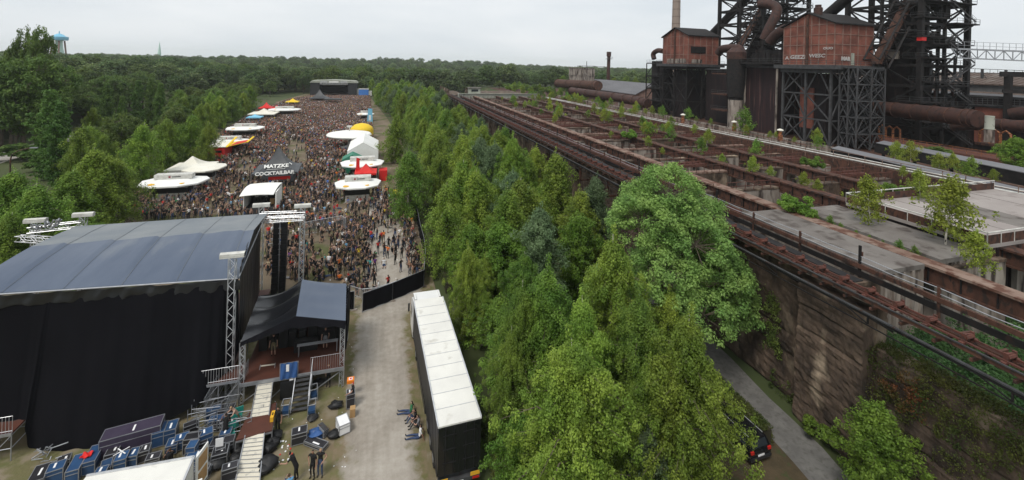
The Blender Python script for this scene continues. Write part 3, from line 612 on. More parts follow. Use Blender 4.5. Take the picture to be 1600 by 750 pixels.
def scatter(name, pts, sizes, turns, kinds, sources):
    me = bpy.data.meshes.new(name); me.vertices.add(len(pts)); me.vertices.foreach_set('co', np.asarray(pts, np.float32).ravel())
    a = me.attributes.new('size', 'FLOAT_VECTOR', 'POINT'); a.data.foreach_set('vector', np.asarray(sizes, np.float32).ravel())
    a = me.attributes.new('turn', 'FLOAT_VECTOR', 'POINT'); tv = np.zeros((len(pts), 3), np.float32); tv[:, 2] = turns; a.data.foreach_set('vector', tv.ravel())
    a = me.attributes.new('kind_of', 'INT', 'POINT'); a.data.foreach_set('value', np.asarray(kinds, np.int32))
    me.update(); o = bpy.data.objects.new(name, me); COL.objects.link(o); o['kind'] = 'stuff'
    md = o.modifiers.new('scatter', 'NODES'); md.node_group = scatter_nodes(name, sources); return o
srcs = []
for i in range(3):
    so = bpy.data.objects.new('wood_tree_source', P['wood%d' % i].crown); srcs.append(so)      # not linked: only instanced by the wood
pts, sz, tn, kd = [], [], [], []
def wood_ok(x, y, px):
    if y < 345 and -62 < x < 30: return False
    if x < -62 and y < (245 if x < -100 else 335): return False
    if 30 <= x < 225 and y < 330: return False
    if x >= 225 and y < 60: return False
    return True
cnt = 0
while cnt < 6500:
    D = 300 + 2300 * rng.random() ** 1.25; xa = rng.uniform(-.62 * 1, .68 * 1.9)
    ang = rng.uniform(-1.12, .95); x = D * math.sin(ang + YAW * .0); y = D * math.cos(ang)
    if y < 20: continue
    pxx = pr((x, y, 5))[0]
    if pxx < -150 or pxx > 1750: continue
    if not wood_ok(x, y, pxx): continue
    nzv = noise.noise(Vector((x * .006, y * .006, 3)))
    if nzv > .42 and D < 900: continue
    k = rng.uniform(.75, 1.25) * (1 + .25 * nzv) * (1.0 if D < 700 else 1.15)
    pts.append((x, y, ground_h(x, y) - 1)); sz.append((k * 1.2, k * 1.2, k)); tn.append(rng.random() * 6.28); kd.append(int(rng.integers(0, 3))); cnt += 1
o = scatter('distant_woods', pts, sz, tn, kd, srcs); tag(o, 'unbroken green woods stretching from behind the distant stage to the skyline', 'woods')
# ---------------------------------------------------------------- ore bunkers on the right
random.seed(31); rng = np.random.default_rng(31)
def ivy_cloud(name, parent, fn, n, leaf, mt, thick=.18):
    """leaves lying on a surface; fn gives a random point and its outward normal"""
    C, Rd = [], []
    for _ in range(n):
        p, nn = fn(); C.append(tuple(p)); Rd.append((R(.15, .45),) * 3)
    v, f = leaf_cloud(C, Rd, 26, leaf, droop=.5, up=.3)
    if parent is not None: v = v - np.array(parent.location)[None, :]
    o = bpy.data.objects.new(name, npmesh(name, v, f, M[mt])); COL.objects.link(o); o.parent = parent; return o
Z = 11.0
# long front wall (beyond the ivy wall) with buttresses
w = thing('bunker_wall', 'tall stained concrete bunker wall with buttresses under the rusty walkway', 'wall', (30.6, 100, 0))
def rough(s, z): return .16 * noise.noise(Vector((s * .35, z * .6, 0))) + .09 * noise.noise(Vector((s * 1.3, z * 2.6, 4))) + .05 * noise.noise(Vector((s * 3, z * 5, 9))) + (.10 if (z * .62) % 1 < .1 else 0)
mb = MB(); mb.grid(700, 40, lambda a, b: (30.6 + rough(19.5 + a * 175, b * 10.3), 19.5 + a * 175, b * 10.3), thick=(.9, 0, 0))
mb.build('wall_face', M['conc_dark'], w)
mb = MB()
for s in np.arange(37.5, 194, 6.2): mb.bb(29.9, 30.58, s, s + 1.0, 0, 10.2)
mb.build('buttress', M['conc_dark'], w)['kind'] = 'stuff'
mb = MB(); mb.bb(30.2, 31.6, 19.3, 194.6, 10.304, 10.6); mb.build('coping', M['conc'], w)
ivy_cloud('creeper', w, lambda: (V(30.5, 27 + R(-1, 1) * .7, R(2.6, 7.4)), 0), 70, .16, 'leaf_green')
# lower ivy-grown wall, nearest the viewer
w = thing('ivy_wall', 'lower dark concrete wall overgrown with ivy and red creeper along its top', 'wall', (30.6, 8, 0))
mb = MB(); mb.grid(110, 44, lambda a, b: (30.5 + rough(2 + a * 17.4, b * 7.7) - .35 * (1 - b) , 2 + a * 17.4, b * 7.7), thick=(1.3, 0, 0)); mb.build('wall_face', M['conc_dark'], w)
mb = MB(); mb.grid(26, 50, lambda a, b: (29.75 + rough(50 + a * 4, b * 10) * 1.3 - .3 * (1 - b), 19.6 + a * 4.6, b * 9.9), thick=(1.0, 0, 0)); mb.build('corner_pier', M['conc_dark'], w)
ivy_cloud('ivy', w, lambda: (V(R(30.45, 31.8), R(2, 20.5), 7.7 + R(-.1, .25)), 0), 900, .11, 'ivy')
def hang():
    s = R(2, 20); d = abs(random.gauss(0, 1)) * (1.1 + 2.4 * max(0, math.sin(s * .9 + 1)) ** 2 + (3.2 if 17 < s < 20.5 else 0))
    return (V(30.1, s, max(.3, 7.7 - d)), 0)
ivy_cloud('ivy', w, hang, 900, .11, 'ivy')
ivy_cloud('red_creeper', w, lambda: (V(29.95, random.gauss(17.6, .6), random.gauss(6.3, .6)), 0), 34, .12, 'ivy_red')
ivy_cloud('ivy', w, lambda: (V(30.2, R(10, 27), abs(random.gauss(0, .7))), 0), 130, .14, 'leaf_green')

# pit floor and cells
mb = MB(); mb.bb(31.5, 79, -8, 230, 2.6, 3.0); one('bunker_floor', mb, M['conc_dark'], None, None, kind='structure')
def shrub_mass(name, label, x0, x1, y0, y1, z, n, mt, leaf=.2):
    C = [(R(x0, x1), R(y0, y1), z + abs(random.gauss(0, .5))) for _ in range(n)]; Rd = [(R(.4, .9), R(.4, .9), R(.3, .8)) for _ in C]
    v, f = leaf_cloud(C, Rd, 110, leaf, up=.6); o = bpy.data.objects.new(name, npmesh(name, v, f, M[mt])); COL.objects.link(o); return tag(o, label, 'undergrowth', kind='stuff')
shrub_mass('pit_undergrowth', 'dark green undergrowth filling the open bunkers beyond the ivy wall', 35, 60, 2, 21, 5.6, 520, 'leaf_fern')
shrub_mass('ledge_undergrowth', 'green bushes crowding behind the ivy wall', 31.9, 40.0, 2, 20.5, 6.8, 520, 'leaf_fern', .15)
GT = [39.9, 50.0, 60.5]            # heavy crane girders
CW = [22.0, 34.4] + [43.0 + 8.6 * k for k in range(17)]
for i, t in enumerate(GT):
    g = thing('crane_girder', '%s heavy rusty girder running the length of the bunkers, counted from the walkway' % ordn[i], 'girder', (t, 100, 9.6), group='long girders over the bunkers')
    mb = MB(); a = 8 if i else -4
    mb.bb(t - .5, t + .5, a, 186, 9.75, 10.82); mb.build('web', M['rust'], g)
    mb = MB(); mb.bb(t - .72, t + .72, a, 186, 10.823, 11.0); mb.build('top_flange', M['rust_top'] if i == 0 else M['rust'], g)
    mb = MB(); mb.bb(t - .7, t + .7, a, 186, 9.6, 9.747); mb.build('bottom_flange', M['rust'], g)
    mb = MB()
    for s in np.arange(a + 1, 186, 1.9): mb.bb(t - .62, t + .62, s, s + .06, 9.75, 10.82)
    mb.build('stiffener', M['steel_dark'], g)['kind'] = 'stuff'
for i, t in enumerate([35.0]):
    g = MB(); a = 35 if t < 50 else 8
    g.bb(t - .28, t + .28, a, 184, 10.2, 10.8)
    for q in (-.34, .26): g.bb(t + q, t + q + .08, a, 184, 10.803, 10.93)
    one('track_beam', g, M['rust'] if i % 2 else M['rust_red'], 'slim rusty rail beam lying lengthwise, %s from the walkway side' % ordn[i], 'rail beam', 'slim rail beams over the bunkers')
def railing(mb, p, q, h=1.0, step=1.6, r=.03, bars=2, jit=0.0):
    p, q = Vector(p), Vector(q); n = max(1, int((q - p).length / step))
    for i in range(n + 1):
        c = p.lerp(q, i / n); mb.tube(c, c + V(R(-jit, jit), R(-jit, jit), h), r, 4)
    for k in range(bars): mb.tube(p + V(0, 0, h * (k + 1) / bars), q + V(0, 0, h * (k + 1) / bars), r * .8, 4)
spans = [(31.6, 39.1), (40.65, 49.2), (50.8, 59.7), (61.3, 69.6)]
for i, s in enumerate(CW):
    w = thing('bunker_cross_wall', 'concrete cross wall between bunker cells, %s one counted away from the viewer' % ordn[i], 'wall', (50, s, 3), group='cross walls between bunker cells')
    for j, (a, b) in enumerate(spans):
        mb = MB(); mb.grid(8, 5, lambda u, v: (a + (b - a) * u, s + .1 * noise.noise(Vector((a + u * 9, s, v * 4))), 3 + 7.05 * v), thick=(0, .7, 0)); mb.build('wall_panel', M['conc'] if (i + j) % 4 else M['conc_dark'], w)
        mb = MB(); mb.bb(a, b, s - .05, s + .95, 10.06, 10.3); mb.build('ledge', M['rust_top'] if (i * j) % 2 else M['conc_dark'], w)
        if i > 1 or j > 1:
            mb = MB(); railing(mb, (a + .2, s - .15, 10.3), (b - .2, s - .15, 10.3), 1.0, 1.3, .05, 1 if (i + j) % 3 else 2, .08); mb.build('handrail', M['rust_red'] if (i + j) % 2 else M['rust'], w)
    if i >= 2 and i < 12:
        for j, (a, b) in enumerate(spans):
            if random.random() < .42:
                mb = MB(); y = s + R(2.5, 5); orange = j == 0 and i < 6
                mb.bb(a, b, y, y + .3, 9.9, 10.35)
                mb.bb(a, b, y + 1.3, y + 1.6, 9.9, 10.35)
                for q in np.arange(a + .2, b, 1.0): mb.bb(q, q + .12, y + .3, y + 1.3, 10.1, 10.3)
                railing(mb, (a + .2, y + .1, 10.35), (b - .2, y + .1, 10.35), .9, 1.1, .05, 2)
                one('catwalk', mb, M['rust_orange'] if orange else M['rust_red'], '%s rusty catwalk across a bunker cell in the %s bay, %s row away' % ('bright orange' if orange else 'dark red', ordn[j], ordn[i]), 'catwalk', 'catwalks across the cells')
# hopper bodies in cells that give the patchy look
for i, s in enumerate(CW[2:12]):
    for j, (a, b) in enumerate(spans):
        if random.random() < .12:
            mb = MB(); x0, x1 = a + .8, b - .8; y0, y1 = s + 1.6, s + 7.2
            mb.add([(x0, y0, 9.3), (x1, y0, 9.3), (x1, y1, 9.3), (x0, y1, 9.3), (x0 + 2, y0 + 2.5, 4), (x1 - 2, y0 + 2.5, 4), (x1 - 2, y1 - 2.5, 4), (x0 + 2, y1 - 2.5, 4)], [(0, 1, 5, 4), (1, 2, 6, 5), (2, 3, 7, 6), (3, 0, 4, 7), (4, 5, 6, 7)])
            one('ore_hopper', mb, M['rust'] if random.random() < .6 else M['conc'], 'funnel-shaped ore hopper sunk in the %s bay, %s cell away' % (ordn[j], ordn[i]), 'hopper', 'ore hoppers')
# roof slabs nearest the viewer
def slab(name, label, x0, x1, y0, y1, z, th, mt, side='conc'):
    w = thing(name, label, 'roof slab', ((x0 + x1) / 2, (y0 + y1) / 2, 3))
    mb = MB(); mb.bb(x0, x1, y0, y1, z - th, z); mb.build('slab', M[mt], w)
    mb = MB(); mb.bb(x0 + .15, x1 - .15, y0 + .12, y1 - .12, 3, z - th - .003)
    for q in np.arange(x0 + .3, x1 - .3, .95): mb.bb(q, q + .25, y0 - .02, y0 + .12, 3, z - th - .003)
    mb.build('wall_below', M[side], w); return w
slab('mossy_slab', 'flat grey slab roof speckled with lichen beside the near walkway', 34.6, 39.05, 21.8, 34.3, 11.02, .35, 'slab')
slab('gravel_slab', 'narrow grey slab roof between the near girder and the railed terrace', 41.6, 47.3, 22.2, 34.3, 10.9, .35, 'slab')
w = slab('railed_terrace', 'pale flat terrace with white handrails on brown panelled parapet', 47.6, 72.4, 22.4, 33.6, 11.35, .3, 'slab_light', 'black_wall')
mb = MB()
for (a, b) in (((47.6, 22.4), (47.6, 33.6)), ((47.6, 33.6), (72.4, 33.6)), ((47.6, 22.4), (72.4, 22.4))):
    a_, b_ = V(a[0], a[1], 11.35), V(b[0], b[1], 11.35); mb.mat(0); mb.tube(a_ + V(0, 0, 1.0), b_ + V(0, 0, 1.0), .06, 6)
    n = int((b_ - a_).length / 1.7)
    for i in range(n + 1): mb.tube(a_.lerp(b_, i / n), a_.lerp(b_, i / n) + V(0, 0, 1.0), .035, 5)
mb.build('handrail', M['white_metal'], w)
mb = MB(); mb.bb(47.66, 47.7, 22.5, 33.5, 11.36, 12.1); mb.bb(47.8, 72.2, 33.5, 33.54, 11.36, 12.1); mb.bb(47.8, 72.2, 22.44, 22.48, 10.2, 12.1)
mb.build('parapet_panel', M['rust'], w)
for x in (54, 60.5, 66.6): mb = MB(); mb.bb(x, x + .06, 22.6, 33.4, 11.353, 11.37); mb.build('roof_seam', M['slab'], w)
mb = MB(); mb.bb(56.5, 60.4, 22.7, 33.3, 11.353, 11.36); mb.build('brown_roof_patch', M['slab'], w)
# far end: pale beam and little cabin
w = thing('pale_beam', 'long pale concrete beam closing the bunkers at their far end', 'beam', (52, 186, 9))
mb = MB(); mb.bb(33, 70, 185, 187, 8.6, 11.9); mb.build('beam', M['pale'], w)
mb = MB(); mb.bb(33, 70, 184.6, 184.95, 11.9, 12.1); mb.build('edge', M['pale'], w)
w = thing('crane_cabin', 'small pale cabin standing on the far concrete beam', 'cabin', (40, 188, 11.9))
mb = MB(); mb.bb(38, 43, 187.2, 190, 11.6, 14.2); mb.build('wall', M['pale'], w); mb = MB(); mb.bb(37.6, 43.4, 186.8, 190.4, 14.2, 14.5); mb.build('roof', M['slab'], w)
mb = MB(); mb.bb(39, 42, 187.1, 187.19, 12.8, 13.7); mb.build('window', M['glass'], w)
for i, (x0, y0, x1, y1) in enumerate(((31, 196, 38, 226), (44, 200, 70, 228))):
    mb = MB(); mb.bb(x0, x1, y0, y1, 3, 10.6)
    for q in np.arange(y0 + 2, y1, 4.5): mb.bb(x0 - .5, x0 - .02, q, q + 1.2, 9, 13 - i)
    one('far_bunker', mb, M['conc_dark'], ['dark ruined bunker block behind the pale beam, crowd side', 'dark ruined bunker block behind the pale beam, furnace side'][i], 'bunker')
# right edge wall with double white pipe
w = thing('edge_wall', 'long edge wall of the bunkers topped by double white handrail pipes', 'wall', (71, 100, 3))
def ex(s): return 73.4 - (s - 40) * .035
mb = MB(); mb.grid(40, 1, lambda a, b: (ex(34 + a * 152), 34 + a * 152, 3 + b * 7.9), thick=(.8, 0, 0)); mb.build('wall_face', M['rust'], w)
for k in (0, 1):
    mb = MB(); mb.path([(ex(s) + .05 + .45 * k, s, 11.15 + .25 * k) for s in np.arange(20, 187, 12)], .13, 6); mb.build('white_pipe', M['white_metal'], w)
mb = MB(); railing(mb, (ex(20), 20, 10.2), (ex(150), 150, 10.2), 1.9, 2.4, .05, 3); mb.build('handrail', M['rust_top'], w)
mb = MB(); mb.grid(30, 1, lambda a, b: (ex(20 + a * 166) + .9 + 5.2 * b, 20 + a * 166, 10.3), thick=(0, 0, -.3)); one('track_deck', mb, M['rust'], 'rust-brown track deck strip behind the white handrail pipes', 'deck')
for k, t in enumerate((75.2, 77.0, 84.4)):
    mb = MB(); mb.bb(t - .08, t + .08, 62, 190, 10.6 if k < 2 else 9.2, 10.75 if k < 2 else 9.4); one('track_rail', mb, M['rust_red'], '%s long rusty rail on the strip beyond the white pipes' % ordn[k], 'rail', 'rails beyond the white pipes')
mb = MB(); railing(mb, (79.5, 64, 10), (79.5, 186, 10), 1.0, 1.9, .06, 1); one('post_row_fence', mb, M['rust_red'], 'low rusty post fence between the track deck and the furnace yard', 'fence')
w = MB(); w.grid(40, 1, lambda a, b: (87.5 - a * 0, 55 + a * 150, 6.5 + b * 3.6), thick=(.6, 0, 0)); one('yard_wall', w, M['conc'], 'low grey concrete wall in front of the blast furnace legs', 'wall')
for i, (px_, py_) in enumerate(((1067, 186), (1147, 198), (1219, 212))):
    q = at(px_, py_, 11); w = thing('valve_post', 'stubby orange post with pale cap beyond the pipes, %s from the far end' % ordn[i], 'post', (q.x, q.y, 9.9), group='orange capped posts')
    mb = MB(); mb.lathe((q.x, q.y, 9.9), [(.5, 0), (.5, 1.2), (.36, 1.3), (.36, 2.2)], 10); mb.build('body', M['rust_orange'], w, 40)
    mb = MB(); mb.lathe((q.x, q.y, 12.1), [(.65, 0), (.65, .2), (.2, .4)], 10); mb.build('cap', M['cream'], w, 40)
# conveyor roofs
for i, (a, b, wd, zz) in enumerate((((82.8, 60.1), (74.6, 24), 3.4, 11.0), ((95.5, 60.5), (86.9, 24), 4.2, 11.6))):
    w = thing('conveyor_gallery', ['grey covered conveyor gallery just behind the white handrail pipes', 'grey covered conveyor gallery behind the first, in front of the gas main'][i], 'gallery', (a[0], a[1], 3))
    a_, b_ = V(a[0], a[1], zz), V(b[0], b[1], zz)
    mb = MB(); mb.beam(a_ - V(0, 0, 1.0), b_ - V(0, 0, 1.0), wd - .4, 1.9); mb.build('side_wall', M['steel_dark'], w)
    mb = MB(); dx = V(wd / 2, 0, 0); mb.prism([a_ - dx, a_ + V(0, 0, .35), a_ + dx, a_ + dx - V(0, 0, .12), a_ - dx - V(0, 0, .12)], b_ - a_); mb.build('roof', M['conveyor_roof'], w)
    mb = MB()
    for k in range(7): c = a_.lerp(b_, k / 6.0); mb.beam((c.x, c.y, 2.8), (c.x, c.y, zz - 1.9), .35)
    mb.build('trestle', M['steel_dark'], w)

# walkway with conveyor idlers along the near edge
w = thing('conveyor_walkway', 'long rusty conveyor walkway carried along the outer edge of the bunkers', 'walkway', (30, 90, 9.4))
s0, s1 = 3, 192
mb = MB()
for t in (28.6, 29.5): mb.bb(t - .1, t + .1, s0, s1, 10.9, 11.12)
for t in (33.5,): mb.bb(t - .1, t + .1, s0, s1, 10.7, 11.0)
mb.build('stringer', M['rust'], w)
mb = MB(); mb.bb(29.75, 30.5, s0, s1, 10.72, 10.78)
for s in np.arange(s0, s1, 1.55): mb.bb(28.5, 31.4, s, s + .12, 10.55, 10.7)
mb.build('deck_plate', M['rust'], w)
mb = MB()
mb.bb(30.75, 31.55, 21, s1, 10.74, 10.8); mb.build('belt_plate', M['steel_dark'], w)
mb = MB(); mb.bb(28.72, 28.8, s0, s1, 11.2, 11.3); mb.bb(29.42, 29.5, s0, s1, 11.2, 11.3); mb.build('red_rail', M['rust_red'], w)
mb = MB(); mb.bb(28.2, 28.3, s0, s1, 10.2, 10.33); mb.bb(28.2, 28.26, s0, s1, 9.7, 9.76); mb.bb(33.5, 33.6, s0, s1, 10.1, 10.5)
for i, s in enumerate(np.arange(s0, s1, 3.1)):
    if i % 2: mb.beam((28.3, s, 10.2), (30.4, s, 9.0), .1); mb.beam((28.25, s, 9.8), (28.25, s, 10.3), .08); mb.beam((28.25, s, 9.8), (28.25, s + 1.5, 10.3), .06)
mb.build('bracket_truss', M['steel_dark'], w)
mb = MB(); mb.bb(28.15, 28.32, s0, s1, 10.36, 10.44); mb.bb(28.44, 28.52, s0, s1, 11.13, 11.2); mb.build('edge_angle', M['steel_grey'], w)
idm = MB()
for q in (-.32, .32):
    idm.box((q, 0, .25), (.1, .16, .5)); idm.box((q * 1.5, 0, .06), (.3, .2, .12))
idm.beam((-.32, 0, .45), (.32, 0, .38), .08)
idm.tube((-.3, 0, .3), (.3, 0, .3), .13, 8); ime = None
for i, s in enumerate(np.arange(s0 + .5, s1, 1.55)[:96]):
    if ime is None: o = idm.build('idler', M['rust_red'], None, local=True); ime = o.data
    else: o = bpy.data.objects.new('idler', ime); COL.objects.link(o)
    o.parent = w; o.location = V(29.15, s, 11.12) - w.location
w.location.z += .3
random.seed(33)
for i, s in enumerate(np.arange(4, 190, 4.65)):
    tall = i % 3 == 1; r_ = thing('walkway_post', 'rusty handrail post on the inner side of the walkway, %s from the viewer' % nth(i), 'post', (33.55, s, 10.4), group='posts along the walkway')
    mb = MB(); mb.bb(33.48, 33.62, s - .07, s + .07, 10.0, 12.6 if tall else 11.9); mb.build('post', M['steel_dark'] if tall else M['rust'], r_)
    if tall: mb = MB(); mb.box((33.68, s, 12.0), (.12, .2, .3)); mb.build('junction_box', M['rust'], r_)
mb = MB()
for z in (11.15, 11.5, 11.85):
    for s in np.arange(4, 186, 4.65): mb.path([(33.55, s, z), (33.55, s + 2.3, z - .06), (33.55, s + 4.65, z)], .028, 4, caps=False)
one('handrail_cable', mb, M['galv'], 'sagging handrail cables strung along the walkway posts', 'cable')
for i, s in enumerate(np.arange(34, 60, 8.0)):
    mb = MB(); mb.bb(28.6, 28.85, s, s + .25, 5.5 if s < 20 else 8.2, 10.3); mb.bb(28.6, 31, s, s + .2, 8.2, 8.4); one('walkway_strut', mb, M['rust'], 'rusty strut hanging below the walkway, %s from the viewer' % ordn[i], 'strut', 'struts below the walkway')
# self-sown birches and bushes on the bunkers
SAP = [('shrub', 1246, 291, 3.0, 'rounded bright bush on the mossy slab end beside a girder'), ('saplingY', 1362, 272, 5.0, 'yellow-green birch growing in front of the terrace rail'), ('saplingY', 1480, 268, 6.4, 'thin birch with bare white stem leaning over the near girder'),
 ('shrub', 1272, 236, 2.6, 'bright bush against the edge wall under the white pipes'), ('saplingY', 1440, 262, 4.0, 'yellow-green crown behind the thin white-stemmed birch'), ('saplingY', 1530, 355, 3.4, 'spreading low birch at the terrace front corner'), ('shrub', 1395, 275, 2.6, 'bush wedged beside the birch at the terrace rail'),
 ('sapling', 1165, 168, 4.6, 'young birch standing against the streaked dark cladding'), ('sapling', 1048, 193, 3.4, 'leafy sapling in the middle of the bunker cells'), ('sapling', 1050, 180, 3.2, 'sapling beside the edge wall, opposite the left furnace'), ('shrub', 985, 196, 2.8, 'light green bush on a cross wall left of the leafy sapling')]
for key, px_, py_, h_, lab in SAP:
    q = at(px_, py_, 10.6 + h_)
    if q.x > 79: q = at_t(px_, py_, 85); plant(key, q.x, q.y, q.z - 9, lab, 'self-sown trees on the bunkers', z=9); continue
    plant(key, q.x, q.y, h_, lab, 'self-sown trees on the bunkers', z=10.4)
random.seed(34)
for i in range(105):
    s = R(38, 180); t = random.choice([GT[1] + 1, GT[2] + 1, R(42, 69), 72, R(42, 69), R(80, 86), R(80, 86)])
    plant(random.choice(['sapling', 'saplingY', 'sapling', 'saplingY', 'saplingY']), t, s, R(1.4, 4.0), 'small self-sown green sapling on the rusty bunkers, %s in order away from the viewer' % nth(i), 'small saplings on the bunkers', z=10.2)
for i in range(9):
    s = 23.5 + i * 1.15; plant('sapling', 40.95 + R(-.2, .2), s, R(.8, 1.5), 'tiny green seedling in the gap beside the mossy slab, %s from its near end' % ordn[i], 'seedlings in the slab gap', z=10.3)
# ---------------------------------------------------------------- blast furnaces, brick houses, pipes
random.seed(41)
def lattice_legs(mb, x0, x1, y0, y1, z0, z1, nx=1, r=.35, tiers=2):
    """braced frame of columns; bracing on all four sides"""
    for (a, b) in (((x0, y0), (x1, y0)), ((x1, y0), (x1, y1)), ((x1, y1), (x0, y1)), ((x0, y1), (x0, y0))):
        for i in range(nx):
            p = V(a[0] + (b[0] - a[0]) * i / nx, a[1] + (b[1] - a[1]) * i / nx, 0); q = V(a[0] + (b[0] - a[0]) * (i + 1) / nx, a[1] + (b[1] - a[1]) * (i + 1) / nx, 0)
            mb.beam(p + V(0, 0, z0), p + V(0, 0, z1), r)
            for k in range(tiers):
                u0 = z0 + (z1 - z0) * k / tiers; u1 = z0 + (z1 - z0) * (k + 1) / tiers
                mb.beam(p + V(0, 0, u1), q + V(0, 0, u1), r * .7)
                if (k + i) % 2: mb.beam(p + V(0, 0, u0), (p + q) / 2 + V(0, 0, u1), r * .55); mb.beam(q + V(0, 0, u0), (p + q) / 2 + V(0, 0, u1), r * .55)
                else: mb.beam(p + V(0, 0, u0), q + V(0, 0, u1), r * .55); mb.beam(q + V(0, 0, u0), p + V(0, 0, u1), r * .55)
def deckr(name, root, x0, x1, y0, y1, z, mt='steel_dark', rail=True, th=.35):
    mb = MB(); mb.bb(x0, x1, y0, y1, z - th, z)
    mb.build(name, M[mt], root)
    if rail:
        mb = MB(); railing(mb, (x0, y0, z), (x0, y1, z), 1.1, 2, .05); railing(mb, (x0, y0, z), (x1, y0, z), 1.1, 2, .05); mb.build('handrail', M['steel_grey'], root)
def textmesh(name, body, size, m4, mt, root, thick=.02, shear=0.0, bold=0.0, sx=1.0):
    cu = bpy.data.curves.new(name, 'FONT'); cu.body = body; cu.size = size; cu.extrude = thick; cu.shear = shear; cu.offset = bold; cu.align_x = 'CENTER'; cu.align_y = 'CENTER'; cu.resolution_u = 2
    tmp = bpy.data.objects.new(name, cu); COL.objects.link(tmp)
    dg = bpy.context.evaluated_depsgraph_get(); me = bpy.data.meshes.new_from_object(tmp.evaluated_get(dg)); bpy.data.objects.remove(tmp); me.name = name
    off = Vector((0, 0, 0)); q = root
    while q is not None: off += q.location; q = q.parent
    mm = Matrix.Translation(-off) @ m4 @ Matrix.Diagonal((sx, 1, 1, 1)); me.transform(mm); me.materials.clear(); me.materials.append(M[mt] if isinstance(mt, str) else mt)
    o = bpy.data.objects.new(name, me); COL.objects.link(o); o.parent = root; return o
def facing(loc, nrm, upv=(0, 0, 1)):
    z = Vector(nrm).normalized(); y = Vector(upv); y = (y - z * y.dot(z)).normalized(); x = y.cross(z)
    m4 = Matrix((x, y, z)).transposed().to_4x4(); m4.translation = Vector(loc); return m4
def house(label, x0, x1, y0, y1, zf, ze, za, ncol, ncolx, rows):
    w = thing('brick_house', label, 'brick building', ((x0 + x1) / 2, (y0 + y1) / 2, zf), group='brick skip houses on steel legs')
    mb = MB(); ym = (y0 + y1) / 2
    mb.prism([(x0, y0, zf), (x0, y0, ze), (x0, ym, za), (x0, y1, ze), (x0, y1, zf)], (x1 - x0, 0, 0)); mb.build('wall', M['brick'], w)
    mb = MB(); o_ = .6
    for (a, b) in ((y0 - o_, ym), (y1 + o_, ym)):
        k = (za - ze) / (ym - y0); za_ = ze - k * o_
        mb.prism([(x0 - o_, a, za_ + .1), (x0 - o_, b, za + .1), (x0 - o_, b, za + .45), (x0 - o_, a, za_ + .45)], (x1 - x0 + 2 * o_, 0, 0))
    mb.build('roof', M['steel_dark'], w)
    mb = MB(); f = .12
    f = .12
    for i in range(ncol + 1):
        y = y0 + (y1 - y0) * i / ncol; zt = ze + (za - ze) * (1 - abs(y - ym) / (ym - y0))
        mb.bb(x0 - .07, x0 - .003, y - f, y + f, zf, zt)
    for j in range(rows + 1):
        z = zf + (ze - zf) * j / rows; mb.bb(x0 - .09, x0 - .004, y0, y1, z - f * .7, z + f * .7)
    mb.mat(0)
    for i in range(ncolx + 1):
        x = x0 + (x1 - x0) * i / ncolx; mb.bb(x - f, x + f, y0 - .07, y0 - .003, zf, ze)
    for j in range(rows + 1):
        z = zf + (ze - zf) * j / rows; mb.bb(x0, x1, y0 - .09, y0 - .004, z - f * .7, z + f * .7)
    mb.build('steel_frame', M['brickframe'], w)
    mb = MB(); mb.bb(x0 - .35, x0 - .1, ym - .35, ym + .35, zf, za - .5); mb.build('downpipe', M['rust'], w)
    deckr('platform', w, x0 - 2, x1 + 1.5, y0 - 1.8, y1 + 1.2, zf - .1, 'steel_grey', True, 1.0)
    return w
hr = house('large red brick house with graffiti raised on a steel frame, nearer of the two', 105, 118, 77.7, 91.5, 27, 37, 40, 7, 5, 4)
hl = house('smaller-looking red brick house on steel legs left of the first furnace tower', 105, 118, 129.7, 144, 27, 37, 40, 6, 5, 3)
white_paint = mat('white_spray_paint', (.5, .47, .45), (.4, .37, .35), 2, .6)
X = -1
textmesh('graffiti', 'GEEZE', 1.35, facing((104.86, 87.0, 28.9), (-1, 0, 0)), white_paint, hr, .01, .1, .04, 1.25)
textmesh('graffiti', 'WESC', 1.25, facing((104.86, 82.0, 29.2), (-1, 0, 0)), white_paint, hr, .01, .1, .03, 1.25)
textmesh('graffiti', 'A', 1.2, facing((104.86, 90.3, 28.7), (-1, 0, 0)), white_paint, hr, .01, 0, .03, 1.3)
textmesh('graffiti', 'OUO', .8, facing((104.86, 79.2, 31.0), (-1, 0, 0)), white_paint, hr, .01, 0, .03, 1.3)
textmesh('graffiti', 'MAR', 1.3, facing((108.6, 77.56, 28.5), (0, -1, 0)), white_paint, hr, .01, 0, .10, 1.1)
mb = MB(); mb.bb(110.4, 111.4, 77.52, 77.6, 27.1, 30); mb.build('door', M['pale'], hr)
mb = MB(); mb.bb(104.82, 104.85, 130.5, 141, 27.2, 28.8); mb.bb(106.5, 111, 129.55, 129.6, 27.2, 28.6); mb.build('whitewash_patch', M['conc'], hl)
mb = MB(); mb.bb(106, 112.4, 129.5, 129.58, 30.8, 33.2); mb.build('dark_panel', M['steel_dark'], hl)
mb = MB(); mb.lathe((107.5, 84, 39), [(1.0, 0), (1.0, 2.6), (.7, 2.8), (.7, 3.4)], 12); mb.build('roof_vent', M['pipe'], hr, 40)
